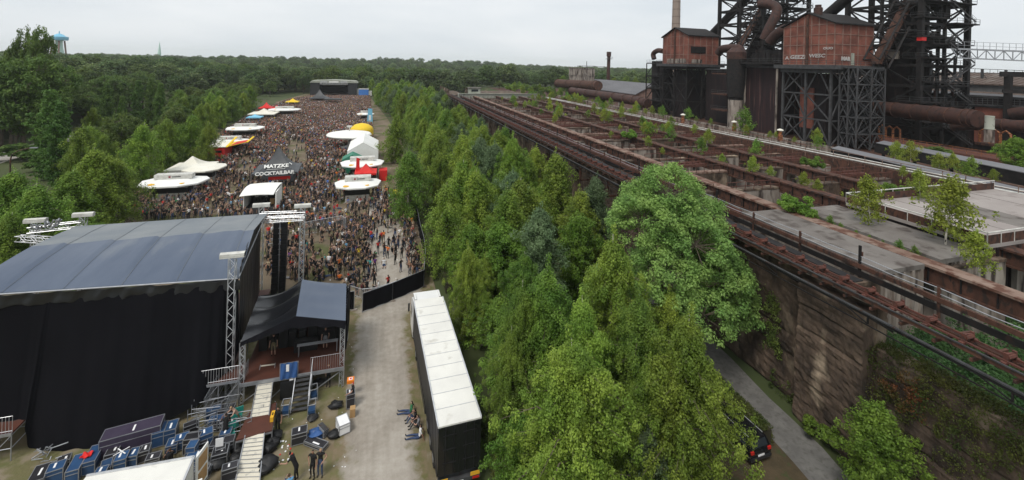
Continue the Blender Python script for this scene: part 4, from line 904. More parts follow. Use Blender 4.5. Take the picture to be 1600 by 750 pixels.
for nm, lab, x0, x1, y0, y1 in (('steel_frame_legs', 'grey braced steel legs carrying the large graffitied brick house', 104.6, 118, 78, 91), ('steel_frame_legs', 'blackened braced steel legs under the smaller brick house', 105, 118, 130, 143.5)):
    w = thing(nm, lab, 'steel frame', ((x0 + x1) / 2, (y0 + y1) / 2, 7), group='steel legs under the brick houses'); near_ = y0 < 100
    mb = MB(); lattice_legs(mb, x0, x1, y0, y1, 7, 25.9, 2, .5, 3); mb.build('braced_frame', M['steel_grey' if near_ else 'steel_dark'], w)
    mb = MB(); mb.bb(x0 - .5, x1 + .5, y0 - .5, y1 + .5, 24.9, 25.9); mb.build('edge_girder', M['steel_grey' if near_ else 'steel_dark'], w)
    mb = MB(); mb.bb(x0 + 3, x1 - 2, y0 + 3.5, y1 - 3, 7, 24.8); mb.build('dark_hoist_shaft', M['black_wall'], w)
    if near_:
        mb = MB(); mb.bb(x0 + 2.6, x0 + 2.98, 84.5, 88.2, 10.5, 21); mb.build('brick_infill', M['brick'], w)
# stair tower right of the legs
w = thing('stair_tower', 'open steel stair tower with zigzag flights right of the graffitied house legs', 'stair tower', (118, 76, 7))
mb = MB(); lattice_legs(mb, 105.5, 114.5, 72.6, 76.6, 7, 26.3, 2, .28, 5); mb.build('braced_frame', M['steel_grey'], w)
mb = MB()
for k in range(5):
    z = 7 + k * 3.9; a, b = (106.5, 114) if k % 2 else (114, 106.5)
    for y in (73.0, 74.0): mb.beam((a, y, z), (b, y, z + 3.7), .12, .3)
    mb.bb(105.6, 114.4, 72.8, 76.5, z + 3.75, z + 3.9)
mb.build('stair_flight', M['steel_grey'], w)

def furnace(label, cx, cy, hw, z0, z1, tiers, seed, grp):
    random.seed(seed)
    w = thing('furnace_tower', label, 'blast furnace', (cx, cy, z0), group=grp)
    mb = MB(); H_ = (z1 - z0) / tiers
    c = [(cx - hw, cy - hw), (cx + hw, cy - hw), (cx + hw, cy + hw), (cx - hw, cy + hw)]
    for i in range(4):
        a, b = c[i], c[(i + 1) % 4]
        mb.beam((*a, z0), (*a, z1), 1.0)
        mid = ((a[0] + b[0]) / 2, (a[1] + b[1]) / 2); mb.beam((*mid, z0), (*mid, z1), .6)
        for k in range(tiers):
            u0, u1 = z0 + H_ * k, z0 + H_ * (k + 1)
            mb.beam((*a, u1), (*b, u1), .45, .7)
            if k % 2: mb.beam((*a, u0), (*mid, u1), .32); mb.beam((*b, u0), (*mid, u1), .32)
            else: mb.beam((*mid, u0), (*a, u1), .32); mb.beam((*mid, u0), (*b, u1), .32)
    mb.build('braced_frame', M['steel_dark'], w)
    mb = MB(); mb.lathe((cx, cy, z0), [(hw * .62, 0), (hw * .62, 12), (hw * .7, 18), (hw * .42, 27), (hw * .3, 31), (hw * .3, 36)], 20); mb.build('furnace_shell', M['black_wall'], w, 40)
    for k in range(1, tiers):
        z = z0 + H_ * k + .4
        for s_ in range(2):
            if random.random() < .95:
                x0 = cx - hw - R(0, 1.5); y0 = cy - hw - R(.5, 2.5); ww = R(.4, 1.0) * 2 * hw; xx = x0 if s_ else cx + hw - ww
                deckr('gallery', w, xx, xx + ww, y0, cy - hw + R(1, 5), z + s_ * R(.8, 1.8), 'steel_dark', True, .3)
    mb = MB(); hi = hw * .55; ci = [(cx - hi, cy - hi), (cx + hi, cy - hi), (cx + hi, cy + hi), (cx - hi, cy + hi)]
    for i in range(4):
        a, b = ci[i], ci[(i + 1) % 4]; mb.beam((*a, z0), (*a, z1), .6)
        for k in range(tiers * 2): u0, u1 = z0 + H_ * k / 2, z0 + H_ * (k + 1) / 2; mb.beam((*a, u1), (*b, u1), .35); mb.beam((*(a if k % 2 else b), u0), (*(b if k % 2 else a), u1), .28)
    mb.build('inner_frame', M['steel_dark'], w)
    mb = MB()
    for k in range(38):
        z = R(z0 + 4, z1 - 6); x = cx + R(-hw, hw); y = cy - hw + R(0, 2)
        mb = MB()
        if k % 2: mb.tube((x, y, z), (x, y, z + R(3, 9)), R(.12, .35), 8)
        else: mb.tube((x, y, z), (x + R(-6, 6), y + R(0, 5), z), R(.12, .4), 8)
        mb.build('service_pipe', M['steel_grey' if k % 3 else 'pipe'], w)
    mb = MB()
    for k in range(20): z = R(z0 + 2, z1 - 10); x = cx + R(-hw, hw * .6); y = cy - hw + R(.3, 5); mb = MB(); mb.bb(x, x + R(1.5, 4), y, y + R(1.5, 3), z, z + R(1.2, 3)); mb.build('machine_box', M['steel_dark'], w)
    mb = MB()
    for k in range(tiers - 1):
        z = z0 + H_ * k + 1; a, b = (cx - 1, cx + hw) if k % 2 else (cx + hw, cx - 1)
        for y in (cy - hw - 1.6, cy - hw - .7): mb.beam((a, y, z), (b, y, z + H_ - .4), .16, .3)
        railing(mb, (a, cy - hw - 1.6, z), (b, cy - hw - 1.6, z + H_ - .4), 1.0, 1.5, .04)
    mb.build('stair_flight', M['steel_grey'], w)
    return w
f1 = furnace('dark lattice tower of the first blast furnace, between the two brick houses', 134, 126, 10, 7, 62, 11, 411, 'blast furnace towers')
f2 = furnace('dark lattice tower of the second blast furnace, right of the graffitied brick house', 133, 80, 8.6, 7, 58, 10, 412, 'blast furnace towers')
def pxp(*pts):  # (px, py, t) -> world
    return [at_t(a, b, t) for a, b, t in pts]
def gaspipe(name, label, pts, r, mt='pipe', n=14, grp=None, flanges=0):
    w = thing(name, label, 'gas pipe', pts[0], group=grp); mb = MB()
    P_ = [Vector(p) for p in pts]; sm = []
    for i in range(len(P_) - 1):
        for k in range(6):
            u = k / 6; p0, p1, p2, p3 = P_[max(i - 1, 0)], P_[i], P_[i + 1], P_[min(i + 2, len(P_) - 1)]
            sm.append(.5 * ((2 * p1) + (p2 - p0) * u + (2 * p0 - 5 * p1 + 4 * p2 - p3) * u * u + (3 * p1 - p0 - 3 * p2 + p3) * u ** 3))
    sm.append(P_[-1]); mb.path(sm, r, n); mb.build('pipe_run', M[mt], w, 50)
    if flanges:
        L = len(sm) - 1
        for k in range(flanges + 1):
            i = min(L - 1, int(k * L / flanges)); d = (sm[i + 1] - sm[i]).normalized(); mb = MB(); mb.tube(sm[i] - d * .12, sm[i] + d * .12, r * 1.09, n); mb.build('flange', M['rust'], w)
    return w
gaspipe('downcomer_pipe', 'thick brown pipe bending down in front of the first furnace tower', pxp((1188, 6, 122), (1207, 8, 122), (1214, 18, 122), (1203, 42, 120), (1194, 62, 119)) , 1.5)
gaspipe('downcomer_pipe', 'short thick pipe curving up beside the graffitied brick house', pxp((1203, 66, 114), (1212, 55, 114), (1226, 46, 114), (1236, 44, 116)), 1.5)
gaspipe('inclined_pipe', 'long dark pipe slanting up left of the first furnace tower', pxp((1108, 58, 128), (1135, 30, 128), (1150, 14, 128), (1175, -12, 128)), 1.5, 'steel_dark')
gaspipe('inclined_pipe', 'dark pipe slanting up above the graffitied house roof', pxp((1290, 26, 124), (1330, -8, 124), (1350, -28, 124)), 1.5, 'steel_dark')
gaspipe('arched_pipe', 'rusty arched pipe right of the smaller brick house', pxp((1122, 84, 112), (1128, 77, 112), (1140, 75, 111), (1155, 76, 110), (1158, 82, 110)), 1.3)
gaspipe('arched_pipe', 'rusty arched pipe left of the smaller brick house', pxp((1022, 92, 109), (1021, 84, 109), (1028, 79, 109), (1036, 80, 109)), 1.0)
# dust catcher stack with orange collar
q = at_t(1146, 186, 106); w = thing('dust_catcher', 'tall cylindrical dust catcher with orange collar under the arched pipe', 'dust catcher', (106, q.y, 7))
cy_ = at_t(1150, 120, 106).y; k = 1
mb = MB(); mb.lathe((106, cy_, 7), [(2.0, 0), (2.0, 9.6), (2.3, 9.8), (2.3, 10.6), (2.7, 14), (2.7, 21.5)], 18); mb.build('cylinder', M['steel_dark'], w, 40)
mb = MB(); mb.lathe((106, cy_, 6.5), [(2.08, 0), (2.08, 9.4)], 18); mb.build('lower_shell', M['conc'], w, 40)
mb = MB(); mb.lathe((106, cy_, 28.5), [(2.8, 0), (2.8, 2.2), (1.4, 3.6)], 18); mb.build('collar', M['pipe'], w, 40)
for z in (12.5, 17.5, 24): deckr('gallery', w, 103, 111, cy_ + 1.5, cy_ + 7, z, 'rust', True)
# dark clad blocks: between furnaces
def block(name, label, cat, x0, x1, y0, y1, z0, z1, mt, cols=(), roof=True, grp=None):
    w = thing(name, label, cat, ((x0 + x1) / 2, (y0 + y1) / 2, z0), group=grp)
    mb = MB(); mb.bb(x0, x1, y0, y1, z0, z1); mb.build('cladding', M[mt], w)
    if roof: mb = MB(); mb.bb(x0 - .5, x1 + .5, y0 - .5, y1 + .5, z1, z1 + .5); mb.build('roof_edge', M['steel_grey'], w)
    if cols:
        mb = MB()
        for (x, y) in cols: mb.tube((x, y, z0), (x, y, z1 - .2), .28, 8)
        mb.build('column', M['conc'], w)
    return w
ya, yb = at_t(1214, 150, 108).y, at_t(1166, 150, 108).y
block('clad_silo', 'tall rust-streaked clad silo between the two brick houses', 'silo', 108, 122, ya, yb, 7, 26, 'streaked', ((107.6, ya - .2), (107.6, yb + .2)))
w = thing('service_deck', 'railed service deck on top of the streaked silo', 'deck', (112, (ya + yb) / 2, 26.5)); deckr('deck_plate', w, 105, 122, ya - 1, yb + 1.5, 27.6, 'steel_dark', True, .6)
mb = MB()
for i in range(10): x = R(108, 118); y = R(ya, yb); mb.bb(x, x + R(1, 3), y, y + R(1, 3), 27.6, 27.6 + R(1, 4))
for i in range(6): x = R(107, 112); y = R(ya, yb); mb.tube((x, y, 27.6), (x, y, 27.6 + R(2, 5)), R(.2, .5), 8)
mb.build('machinery', M['steel_dark'], w)
block('cast_house', 'huge black cast house behind the legs of the smaller brick house', 'industrial hall', 119.5, 150, 128, 165, 7, 22, 'black_wall', grp='black cast houses')
block('cast_house', 'black cast house wall behind the graffitied house legs', 'industrial hall', 119.8, 150, 92, 122, 7, 23, 'black_wall', grp='black cast houses')
block('machine_hall', 'dark machine hall behind the big gas main', 'industrial hall', 142, 185, 30, 100, 7, 20, 'black_wall')
block('side_bunker_house', 'dark cladded block left of the dust catcher', 'industrial block', 112, 119.3, 118, 128.4, 7, 25, 'black_wall')
# stacks left of the smaller house
w = thing('cooling_stack', 'dark cylinder with galleries at the far left of the smaller brick house', 'stack', (109, 147, 7))
for yy in (147.2, 152.5):
    mb = MB(); mb.lathe((109, yy, 7), [(2.1, 0), (2.1, 8), (2.5, 9), (2.5, 21)], 16); mb.build('cylinder', M['steel_dark'], w, 40)
for z in (12, 17, 22, 27.3): deckr('gallery', w, 106, 113, 145, 156, z, 'steel_dark', True)
mb = MB(); lattice_legs(mb, 106, 113, 145, 156, 7, 27, 1, .3, 4); mb.build('braced_frame', M['steel_dark'], w)
# skip inclines
for lab, a, b in (('dark inclined skip bridge climbing right of the graffitied brick house', (1368, 100, 116), (1452, -60, 134)), ('dark inclined skip bridge climbing in front of the first furnace tower', (1150, 82, 117), (1198, 0, 131))):
    a_, b_ = at_t(*a), at_t(*b); w = thing('skip_incline', lab, 'skip bridge', a_, group='inclined skip bridges')
    mb = MB(); mb.truss(a_, b_, 3.6, .28, 12, 4, .16); mb.build('lattice_girder', M['steel_dark'], w)
    mb = MB(); mb.beam(a_, b_, 2.6, .3); mb.build('track_plate', M['rust'], w)
# tall chimney
q0, q1 = at_s(1056, 45, 205), at_s(1055.5, 0, 205)
w = thing('chimney', 'tall tapering concrete chimney behind the smaller brick house', 'chimney', (q0.x, 205, 7))
mb = MB(); mb.lathe((q0.x, 205, 7), [(2.7, 0), (2.3, 33), (1.9, 75)], 24); mb.build('shaft', M['chimney'], w, 40)
mb = MB()
for z in np.arange(14, 78, 4.0): rr = 2.7 - (z - 7) * .0107; mb.lathe((q0.x, 205, z), [(rr + .05, 0), (rr + .05, .12)], 24)
mb.build('band', M['rust'], w)
# gas mains
w = gaspipe('gas_main', 'very large rusty gas main ending in a round flat cover', pxp((1300, 152, 124), (1372, 168, 122), (1460, 178, 120), (1528, 186, 118)), 1.75, 'pipe', 20, 'large gas mains', 9)
gaspipe('gas_main', 'rusty gas main running low behind the one with the round cover', pxp((1490, 196, 134), (1545, 194, 134), (1592, 197, 134), (1640, 200, 134)), 1.3, 'pipe', 16, 'large gas mains', 4)
gaspipe('gas_main', 'rusty pipe at the right edge above the lower gas main', pxp((1580, 178, 140), (1600, 176, 140), (1660, 176, 140)), 1.3, 'pipe', 16, 'large gas mains')
gaspipe('gas_main', 'long rusty gas main lying left of the furnaces on low supports', pxp((893, 142, 100), (935, 148, 100), (985, 156, 100), (1012, 162, 101)), 1.9, 'pipe', 18, 'large gas mains', 8)
gaspipe('gas_main', 'darker rusty pipe behind the long gas main at its far end', pxp((872, 130, 112), (900, 132, 112), (935, 134, 112)), 2.6, 'rust', 16, 'large gas mains', 3)
mb = MB(); 
for (a, b) in ((905, 152), (938, 156), (970, 161), (1000, 166)):
    q = at_t(a, b, 100); mb.bb(99, 101, q.y - .5, q.y + .5, 7, q.z + .3)
one('pipe_saddles', mb, M['conc'], 'concrete saddles carrying the long gas main on the left', 'pipe support')
q = at_t(1546, 200, 118); w = thing('vent_stub', 'upright pale pipe stub with yellowed base before the red-brown deck', 'pipe stub', (118, q.y, 9))
za, zb = at_t(1546, 181, 118).z, at_t(1545, 222, 118).z
mb = MB(); mb.lathe((118, q.y, zb), [(.8, 0), (.8, (za - zb) * .48)], 14); mb.build('yellow_base', M['conc'], w, 40)
mb = MB(); mb.lathe((118, q.y, zb + (za - zb) * .48), [(.74, 0), (.84, .1), (.74, .3), (.74, (za - zb) * .52)], 14); mb.build('upper_pipe', M['pale'], w, 40)
# right hand deck, platforms
a, b = at(1335, 212, 9.5), at(1640, 262, 9.5)
w = thing('red_deck', 'long red-brown steel deck in front of the gas main', 'deck', a)
mb = MB(); mb.beam(a + V(3, 0, -.5), b + V(3, 0, -.5), 7, 1.0); mb.build('deck_plate', M['rust_red'], w)
mb = MB(); railing(mb, a + V(-.5, 0, 0), b + V(-.5, 0, 0), 1.2, 2.2, .05); mb.build('handrail', M['rust_orange'], w)
mb = MB()
for k in range(9): c = a.lerp(b, k / 8); mb.beam((c.x + 2, c.y, 3), (c.x + 2, c.y, 8.5), .5)
mb.build('support_post', M['steel_dark'], w)
for lab, px_, py_, t_ in (('rust-orange frame of arched pipes on the deck left of the gas main', 1392, 206, 122), ('orange valve machine on the deck beside the pale pipe stub', 1558, 214, 122)):
    q = at_t(px_, py_, t_); w = thing('valve_unit', lab, 'machinery', q); mb = MB()
    for k in range(3): mb.path([(q.x, q.y - 2 + k * 1.6, q.z - 1.5), (q.x, q.y - 2 + k * 1.6, q.z + .8), (q.x, q.y - 1.3 + k * 1.6, q.z + 1.4), (q.x, q.y - .5 + k * 1.6, q.z + .8), (q.x, q.y - .5 + k * 1.6, q.z - 1.5)], .22, 7)
    mb.build('pipe_bend', M['rust_orange'], w, 50); mb = MB(); mb.bb(q.x - 1, q.x + 1, q.y - 2.2, q.y + 3, q.z - 2, q.z - 1.5); mb.build('base', M['rust'], w)
for lab, px_, py_, c in (('pale machine cabin on a lower gallery of the second furnace', 1393, 86, 'conc'), ('small red machine on an upper gallery of the second furnace', 1440, 61, 'red')):
    q = at_t(px_, py_, 123.6); w = thing('gallery_cabin', lab, 'cabin', q); mb = MB(); k_ = .4 if c == 'red' else 1; mb.bb(q.x - .8, q.x + .8, q.y - 1.3 * k_, q.y + 1.3 * k_, q.z - 1 * k_, q.z + 1.1 * k_); mb.build('wall', M[c], w); mb = MB(); mb.bb(q.x - 1, q.x + 1, q.y - 1.5 * k_, q.y + 1.5 * k_, q.z + 1.1 * k_, q.z + 1.1 * k_ + .15); mb.build('roof', M['steel_dark'], w)
# sheds on the right
def shed(label, x0, x1, y0, y1, z0, ze, za, mt_w, mt_r):
    w = thing('factory_shed', label, 'shed', ((x0 + x1) / 2, (y0 + y1) / 2, z0), group='factory sheds')
    xm = (x0 + x1) / 2
    mb = MB(); mb.prism([(x0, y0, z0), (x1, y0, z0), (x1, y0, ze), (xm, y0, za), (x0, y0, ze)], (0, y1 - y0, 0)); mb.build('wall', M[mt_w], w)
    mb = MB()
    for a, b in (((x0 - .6, ze - .2), (xm, za)), ((xm, za), (x1 + .6, ze - .2))): mb.prism([(a[0], y0 - .6, a[1] + .06), (b[0], y0 - .6, b[1] + .06), (b[0], y0 - .6, b[1] + .4), (a[0], y0 - .6, a[1] + .4)], (0, y1 - y0 + 1.2, 0))
    n = int((y1 - y0) / 1.5)
    for i in range(n):
        y = y0 + i * 1.5; mb.prism([(x0 - .6, y, ze + .2), (xm, y, za + .4), (xm, y, za + .52), (x0 - .6, y, ze + .32)], (0, .25, 0))
    mb.build('roof', M[mt_r], w); return w
shed('brown-roofed factory shed behind the second furnace, lower of two', 150, 172, 20, 110, 7, 15, 20.5, 'black_wall', 'shed_roof')
shed('taller factory shed with grey sheet wall behind the lower brown roof', 168, 200, 20, 130, 7, 22.8, 26, 'grey_sheet', 'shed_roof')
shed('small grey-roofed shed behind the long gas main on the left', 120, 140, 185, 255, 7, 12, 17, 'brickframe', 'conveyor_roof')
# square concrete block with chimney far left of the furnaces
q = at(915, 140, 7); w = thing('concrete_tower_block', 'square four-storey grey concrete block left of the furnaces', 'industrial tower', (118, 240, 7))
L, Rr, = at_s(902, 120, 238), at_s(929, 120, 238)
mb = MB()
zt = at_s(915, 106, 238).z
for k in range(4):
    z0 = 7 + (zt - 7) * k / 4; mb.bb(L.x, Rr.x, 238, 250, z0, z0 + (zt - 7) / 4 - .35)
    mb.bb(L.x - .3, Rr.x + .3, 237.7, 250.3, z0 + (zt - 7) / 4 - .347, z0 + (zt - 7) / 4 - .003)
mb.build('storey', M['conc'], w)
mb = MB(); mb.bb(L.x + 3.0, L.x + 5.2, 236.6, 237.68, 7, zt - 1); mb.build('shaft', M['conc'], w)
mb = MB(); railing(mb, (L.x, 238, zt), (Rr.x, 238, zt), 1.3, 1.5, .08); mb.tube((L.x + 7, 240, zt), (L.x + 7, 240, zt + 4), .2, 6); mb.tube((Rr.x, 239, zt + 1), (Rr.x + 7, 239, zt + 1), .12, 5); mb.build('handrail', M['steel_grey'], w)
q = at_s(951, 100, 236); w = thing('rusty_chimney', 'slim rusty steel chimney with wider head beside the concrete block', 'chimney', (q.x, 236, 7)); zt = at_s(951, 81, 236).z
mb = MB(); mb.lathe((q.x, 236, 7), [(1.1, 0), (1.0, zt - 10), (1.35, zt - 9.6), (1.35, zt - 7)], 14); mb.build('shaft', M['pipe'], w, 40)
mb = MB(); mb.lathe((q.x, 236, zt - 4.5), [(1.1, 0), (1.9, .1), (1.9, .3), (1.1, .4)], 14); railing(mb, (q.x - 1.8, 234.4, zt - 4.3), (q.x + 1.8, 234.4, zt - 4.3), 1.2, 1.2, .07); mb.build('gallery', M['steel_grey'], w)
# conveyor bridge in the upper right
a, b = at_t(1487, 76, 134), at_t(1640, 82, 150)
w = thing('conveyor_bridge', 'pale lattice footbridge reaching the second furnace tower from the right', 'bridge', a)
mb = MB(); d = V(0, 0, -2.2); n = 11
mb.beam(a, b, .25, .4); mb.beam(a.lerp(b, .07) + d, b + d, .25, .3); mb.beam(a, a.lerp(b, .07) + d, .22)
for i in range(1, n):
    p0, p1 = a.lerp(b, i / n), a.lerp(b, (i + 1) / n); mb.beam(p0, p0 + d, .14); mb.beam(p0 + (d if i % 2 else V(0, 0, 0)), p1 + (V(0, 0, 0) if i % 2 else d), .14)
mb.build('lattice_girder', M['galv'], w); mb = MB(); railing(mb, a, b, 1.8, 1.2, .05, 2); mb.build('handrail', M['galv'], w)
a, b = at_t(1490, 106, 175), at_t(1640, 112, 175)
w = thing('pipe_bridge', 'slender pipe bridge on thin supports above the shed roofs', 'bridge', a)
mb = MB(); mb.beam(a, b, .15); mb.beam(a - V(0, 0, 1.2), b - V(0, 0, 1.2), .12)
for i in range(13):
    p0 = a.lerp(b, i / 12); mb.beam(p0, p0 - V(0, 0, 1.2), .08)
    if i % 3 == 1: mb.beam(p0, p0 - V(0, 0, 7), .5); mb.beam(p0 - V(0, 0, 1.2), p0 - V(0, 3, 6), .12)
mb.build('lattice_girder', M['steel_grey'], w)
q = at_t(1575, 150, 140); w = thing('gantry_crane', 'dark gantry crane post with top arm at the right edge', 'crane', (140, q.y, 7))
zt = at_t(1578, 116, 140).z; y0 = q.y
mb = MB(); mb.beam((140, y0, 7), (140, y0, zt), 1.1, 1.1); mb.build('post', M['steel_dark'], w)
mb = MB(); mb.beam((139, y0 + 1, zt), (148, y0 - 10, zt), .9, 1.2); mb.beam((139, y0 + .5, zt - 4), (146, y0 - 8, zt - 4), .6, .8); mb.build('arm', M['steel_dark'], w)
w = thing('roof_walkway', 'railed grey walkway above the red-brown wall by the right edge', 'walkway', at_t(1515, 160, 141)); a, b = at_t(1512, 163, 141), at_t(1640, 168, 141)
mb = MB(); mb.beam(a, b, 1.2, .3); railing(mb, a, b, 1.6, .9, .06, 3); mb.build('gangway', M['steel_grey'], w)
a, b = at_t(1524, 180, 141.5), at_t(1570, 180, 141.5)
block('brick_annex', 'small red brick annex behind the end of the gas main', 'annex', 141.2, 141.9, min(a.y, b.y), max(a.y, b.y), 9, a.z + 2.2, 'brick')
# small trees in the yard
for px_, py_, h_, lab in ((1412, 245, 3.4, 'dark green bush under the red-brown deck'), (1590, 212, 6.0, 'leafy tree at the right edge beyond the conveyor galleries'), (1470, 225, 3.0, 'small bush in the shade under the gas main')):
    q = at_t(px_, py_, 100); plant('shrubD' if h_ < 4 else 'broad', q.x, q.y, h_, lab, 'trees in the furnace yard', z=q.z - h_, wide=1.3)
random.seed(45)
yt = spread(46, 84, 112, 175, 330, lambda y: 6.0)
for i, (x, y) in enumerate(yt): plant(random.choice(['birchM', 'oak0', 'shrub']), x, y, R(3, 6.5), 'green tree in the far yard beyond the bunkers, %s away' % nth(i), 'trees in the far yard', wide=1.3)
yt = spread(44, 120, 330, 262, 380, lambda y: 8.0)
for i, (x, y) in enumerate(yt): plant(random.choice(['oak0', 'oak2', 'birchM']), x, y, R(9, 13), 'tree in the green wood behind the far shed, %s away' % nth(i), 'trees behind the far shed', wide=1.3)
# ---------------------------------------------------------------- people
random.seed(51); rng = np.random.default_rng(51)
SK = [mat('skin_' + n_, c, tuple(k * .85 for k in c), 3, .55) for n_, c in (('fair', (.40, .235, .17)), ('tanned', (.30, .165, .11)), ('pale', (.46, .3, .23)))]
def cloth(n_, c): return mat('cloth_' + n_, c, tuple(k * .7 for k in c), 5, .85)
CL = {n_: cloth(n_, c) for n_, c in dict(black=(.012, .012, .013), charcoal=(.04, .04, .045), white=(.72, .72, .72), grey=(.2, .2, .21), red=(.5, .025, .02), orange=(.65, .16, .03), blue=(.04, .1, .35), lightblue=(.15, .35, .55), green=(.03, .17, .07), yellow=(.7, .5, .04), teal=(.02, .3, .3), beige=(.42, .33, .22), denim=(.045, .07, .14), khaki=(.17, .14, .08), maroon=(.1, .02, .025), purple=(.12, .03, .2)).items()}
HR = {n_: cloth('hair_' + n_, c) for n_, c in dict(dark=(.02, .014, .01), brown=(.07, .04, .02), blond=(.33, .22, .1), shaved=(.2, .13, .1)).items()}
BOOT = cloth('boots', (.02, .018, .016))
def body_mesh(pose, fingers=False, longhair=False, sub=1, girth=1.0, cap=False):
    """one continuous body grown over a skeleton; material slots: skin, shirt, trousers, shoes, hair"""
    J, E, Rr, reg = [], [], [], []
    def j(p, r, parent=None, region=0):
        J.append(Vector(p)); Rr.append(r); i = len(J) - 1
        if parent is not None: E.append((parent, i)); reg.append(region)
        return i
    P_ = pose; pel = Vector(P_['pelvis']); ch = Vector(P_['chest']); nk = Vector(P_['neck']); hd = Vector(P_['head']); f = Vector(P_.get('face', (0, 1, 0)))
    a = j(pel, .125 * girth); b = j(pel.lerp(ch, .5), .115 * girth, a, 1); c = j(ch, .135 * girth, b, 1); n = j(nk, .052, c, 1)
    h0 = j(nk.lerp(hd, .45), .062, n, 0); h1 = j(hd, .092, h0, 0); h2 = j(hd + (hd - nk).normalized() * .07, .075, h1, 0)
    for s_ in ('l', 'r'):
        sh, el, wr = [Vector(q) for q in P_['arm_' + s_]]; hip, kn, an, toe = [Vector(q) for q in P_['leg_' + s_]]
        i = j(sh, .062, c, 1); i = j(sh.lerp(el, .5), .047, i, 2 if P_.get('sleeve', 1) else 5); i = j(el, .04, i, 3); i = j(el.lerp(wr, .5), .037, i, 3); w = j(wr, .026, i, 3)
        d = (wr - el).normalized(); side = d.cross(f if abs(d.dot(f)) < .9 else V(1, 0, 0)).normalized() * (1 if s_ == 'l' else -1)
        p = j(wr + d * .05, .034, w, 3); 
        if fingers:
            for k, (o_, L) in enumerate(((-.03, .075), (-.01, .09), (.01, .085), (.03, .065))):
                q = j(wr + d * .085 + side * o_, .009, p, 3); q = j(wr + d * (.085 + L * .5) + side * o_ * 1.1 + f * .01, .0085, q, 3); j(wr + d * (.085 + L) + side * o_ * 1.1 + f * .03, .007, q, 3)
            q = j(wr + d * .035 - side * .038, .011, p, 3); j(wr + d * .08 - side * .06 + f * .015, .009, q, 3)
        else: j(wr + d * .13 + f * .01, .022, p, 3)
        i = j(hip, .095 * girth, a, 4); i = j(hip.lerp(kn, .5), .078, i, 4); i = j(kn, .056, i, 4); i = j(kn.lerp(an, .4), .054, i, 6); i = j(an, .036, i, 6); j(an.lerp(toe, .5), .042, i, 7); j(toe, .034, len(J) - 1, 7)
    me = bpy.data.meshes.new('body'); me.from_pydata(J, E, []); ob = bpy.data.objects.new('body', me); COL.objects.link(ob)
    md = ob.modifiers.new('s', 'SKIN'); md.use_smooth_shade = True; md.branch_smoothing = .2
    sv = me.skin_vertices[0].data
    for k, r in enumerate(Rr): sv[k].radius = (r, r); sv[k].use_root = (k == 0)
    sv[1].radius = (.15 * girth, .10 * girth); sv[2].radius = (.17 * girth, .115 * girth); sv[0].radius = (.145 * girth, .11 * girth)
    if sub: m2 = ob.modifiers.new('u', 'SUBSURF'); m2.levels = sub; m2.render_levels = sub
    dg = bpy.context.evaluated_depsgraph_get(); out = bpy.data.meshes.new_from_object(ob.evaluated_get(dg)); bpy.data.objects.remove(ob); bpy.data.meshes.remove(me)
    # give each face the cloth of the bone it lies on
    A = np.array([J[e[0]] for e in E]); B = np.array([J[e[1]] for e in E]); nf = len(out.polygons); cen = np.empty(nf * 3, np.float32); out.polygons.foreach_get('center', cen); cen = cen.reshape(-1, 3)
    AB = B - A; L2 = (AB ** 2).sum(1) + 1e-9; tt = np.clip(((cen[:, None, :] - A[None]) * AB[None]).sum(2) / L2[None], 0, 1); D = np.linalg.norm(cen[:, None, :] - (A[None] + tt[..., None] * AB[None]), axis=2)
    D = D - np.array([(Rr[e[0]] + Rr[e[1]]) / 2 for e in E])[None] * .6
    near_ = D.argmin(1); rg = np.array(reg)[near_]
    mi = np.zeros(nf, np.int32); shirt = P_.get('shirt', True)
    mi[(rg == 1) | (rg == 2)] = 1 if shirt else 0
    mi[rg == 4] = 2; mi[rg == 6] = 2 if P_.get('long', True) else 0; mi[rg == 7] = 3
    mi[(rg == 1) & (np.linalg.norm(cen - np.array(pel)[None], axis=1) < .17)] = 2
    hdv = np.array(hd); rel = cen - hdv; isb = np.linalg.norm(rel, axis=1) < .17; up_ = np.array((hd - nk).normalized()); fv = np.array(f)
    hair = isb & (((rel @ up_) > .045) | (((rel @ fv) < -.01) & ((rel @ up_) > (-.09 if not longhair else -.2)))); mi[hair] = 4
    if longhair: mi[(np.linalg.norm(cen - np.array(nk)[None], axis=1) < .16) & (((cen - np.array(nk)) @ fv) < -.03)] = 4
    out.materials.clear()
    for mm in (SK[0], CL['black'], CL['denim'], BOOT, HR['dark']): out.materials.append(mm)
    out.polygons.foreach_set('material_index', mi); out.polygons.foreach_set('use_smooth', [True] * nf); out.update()
    return out
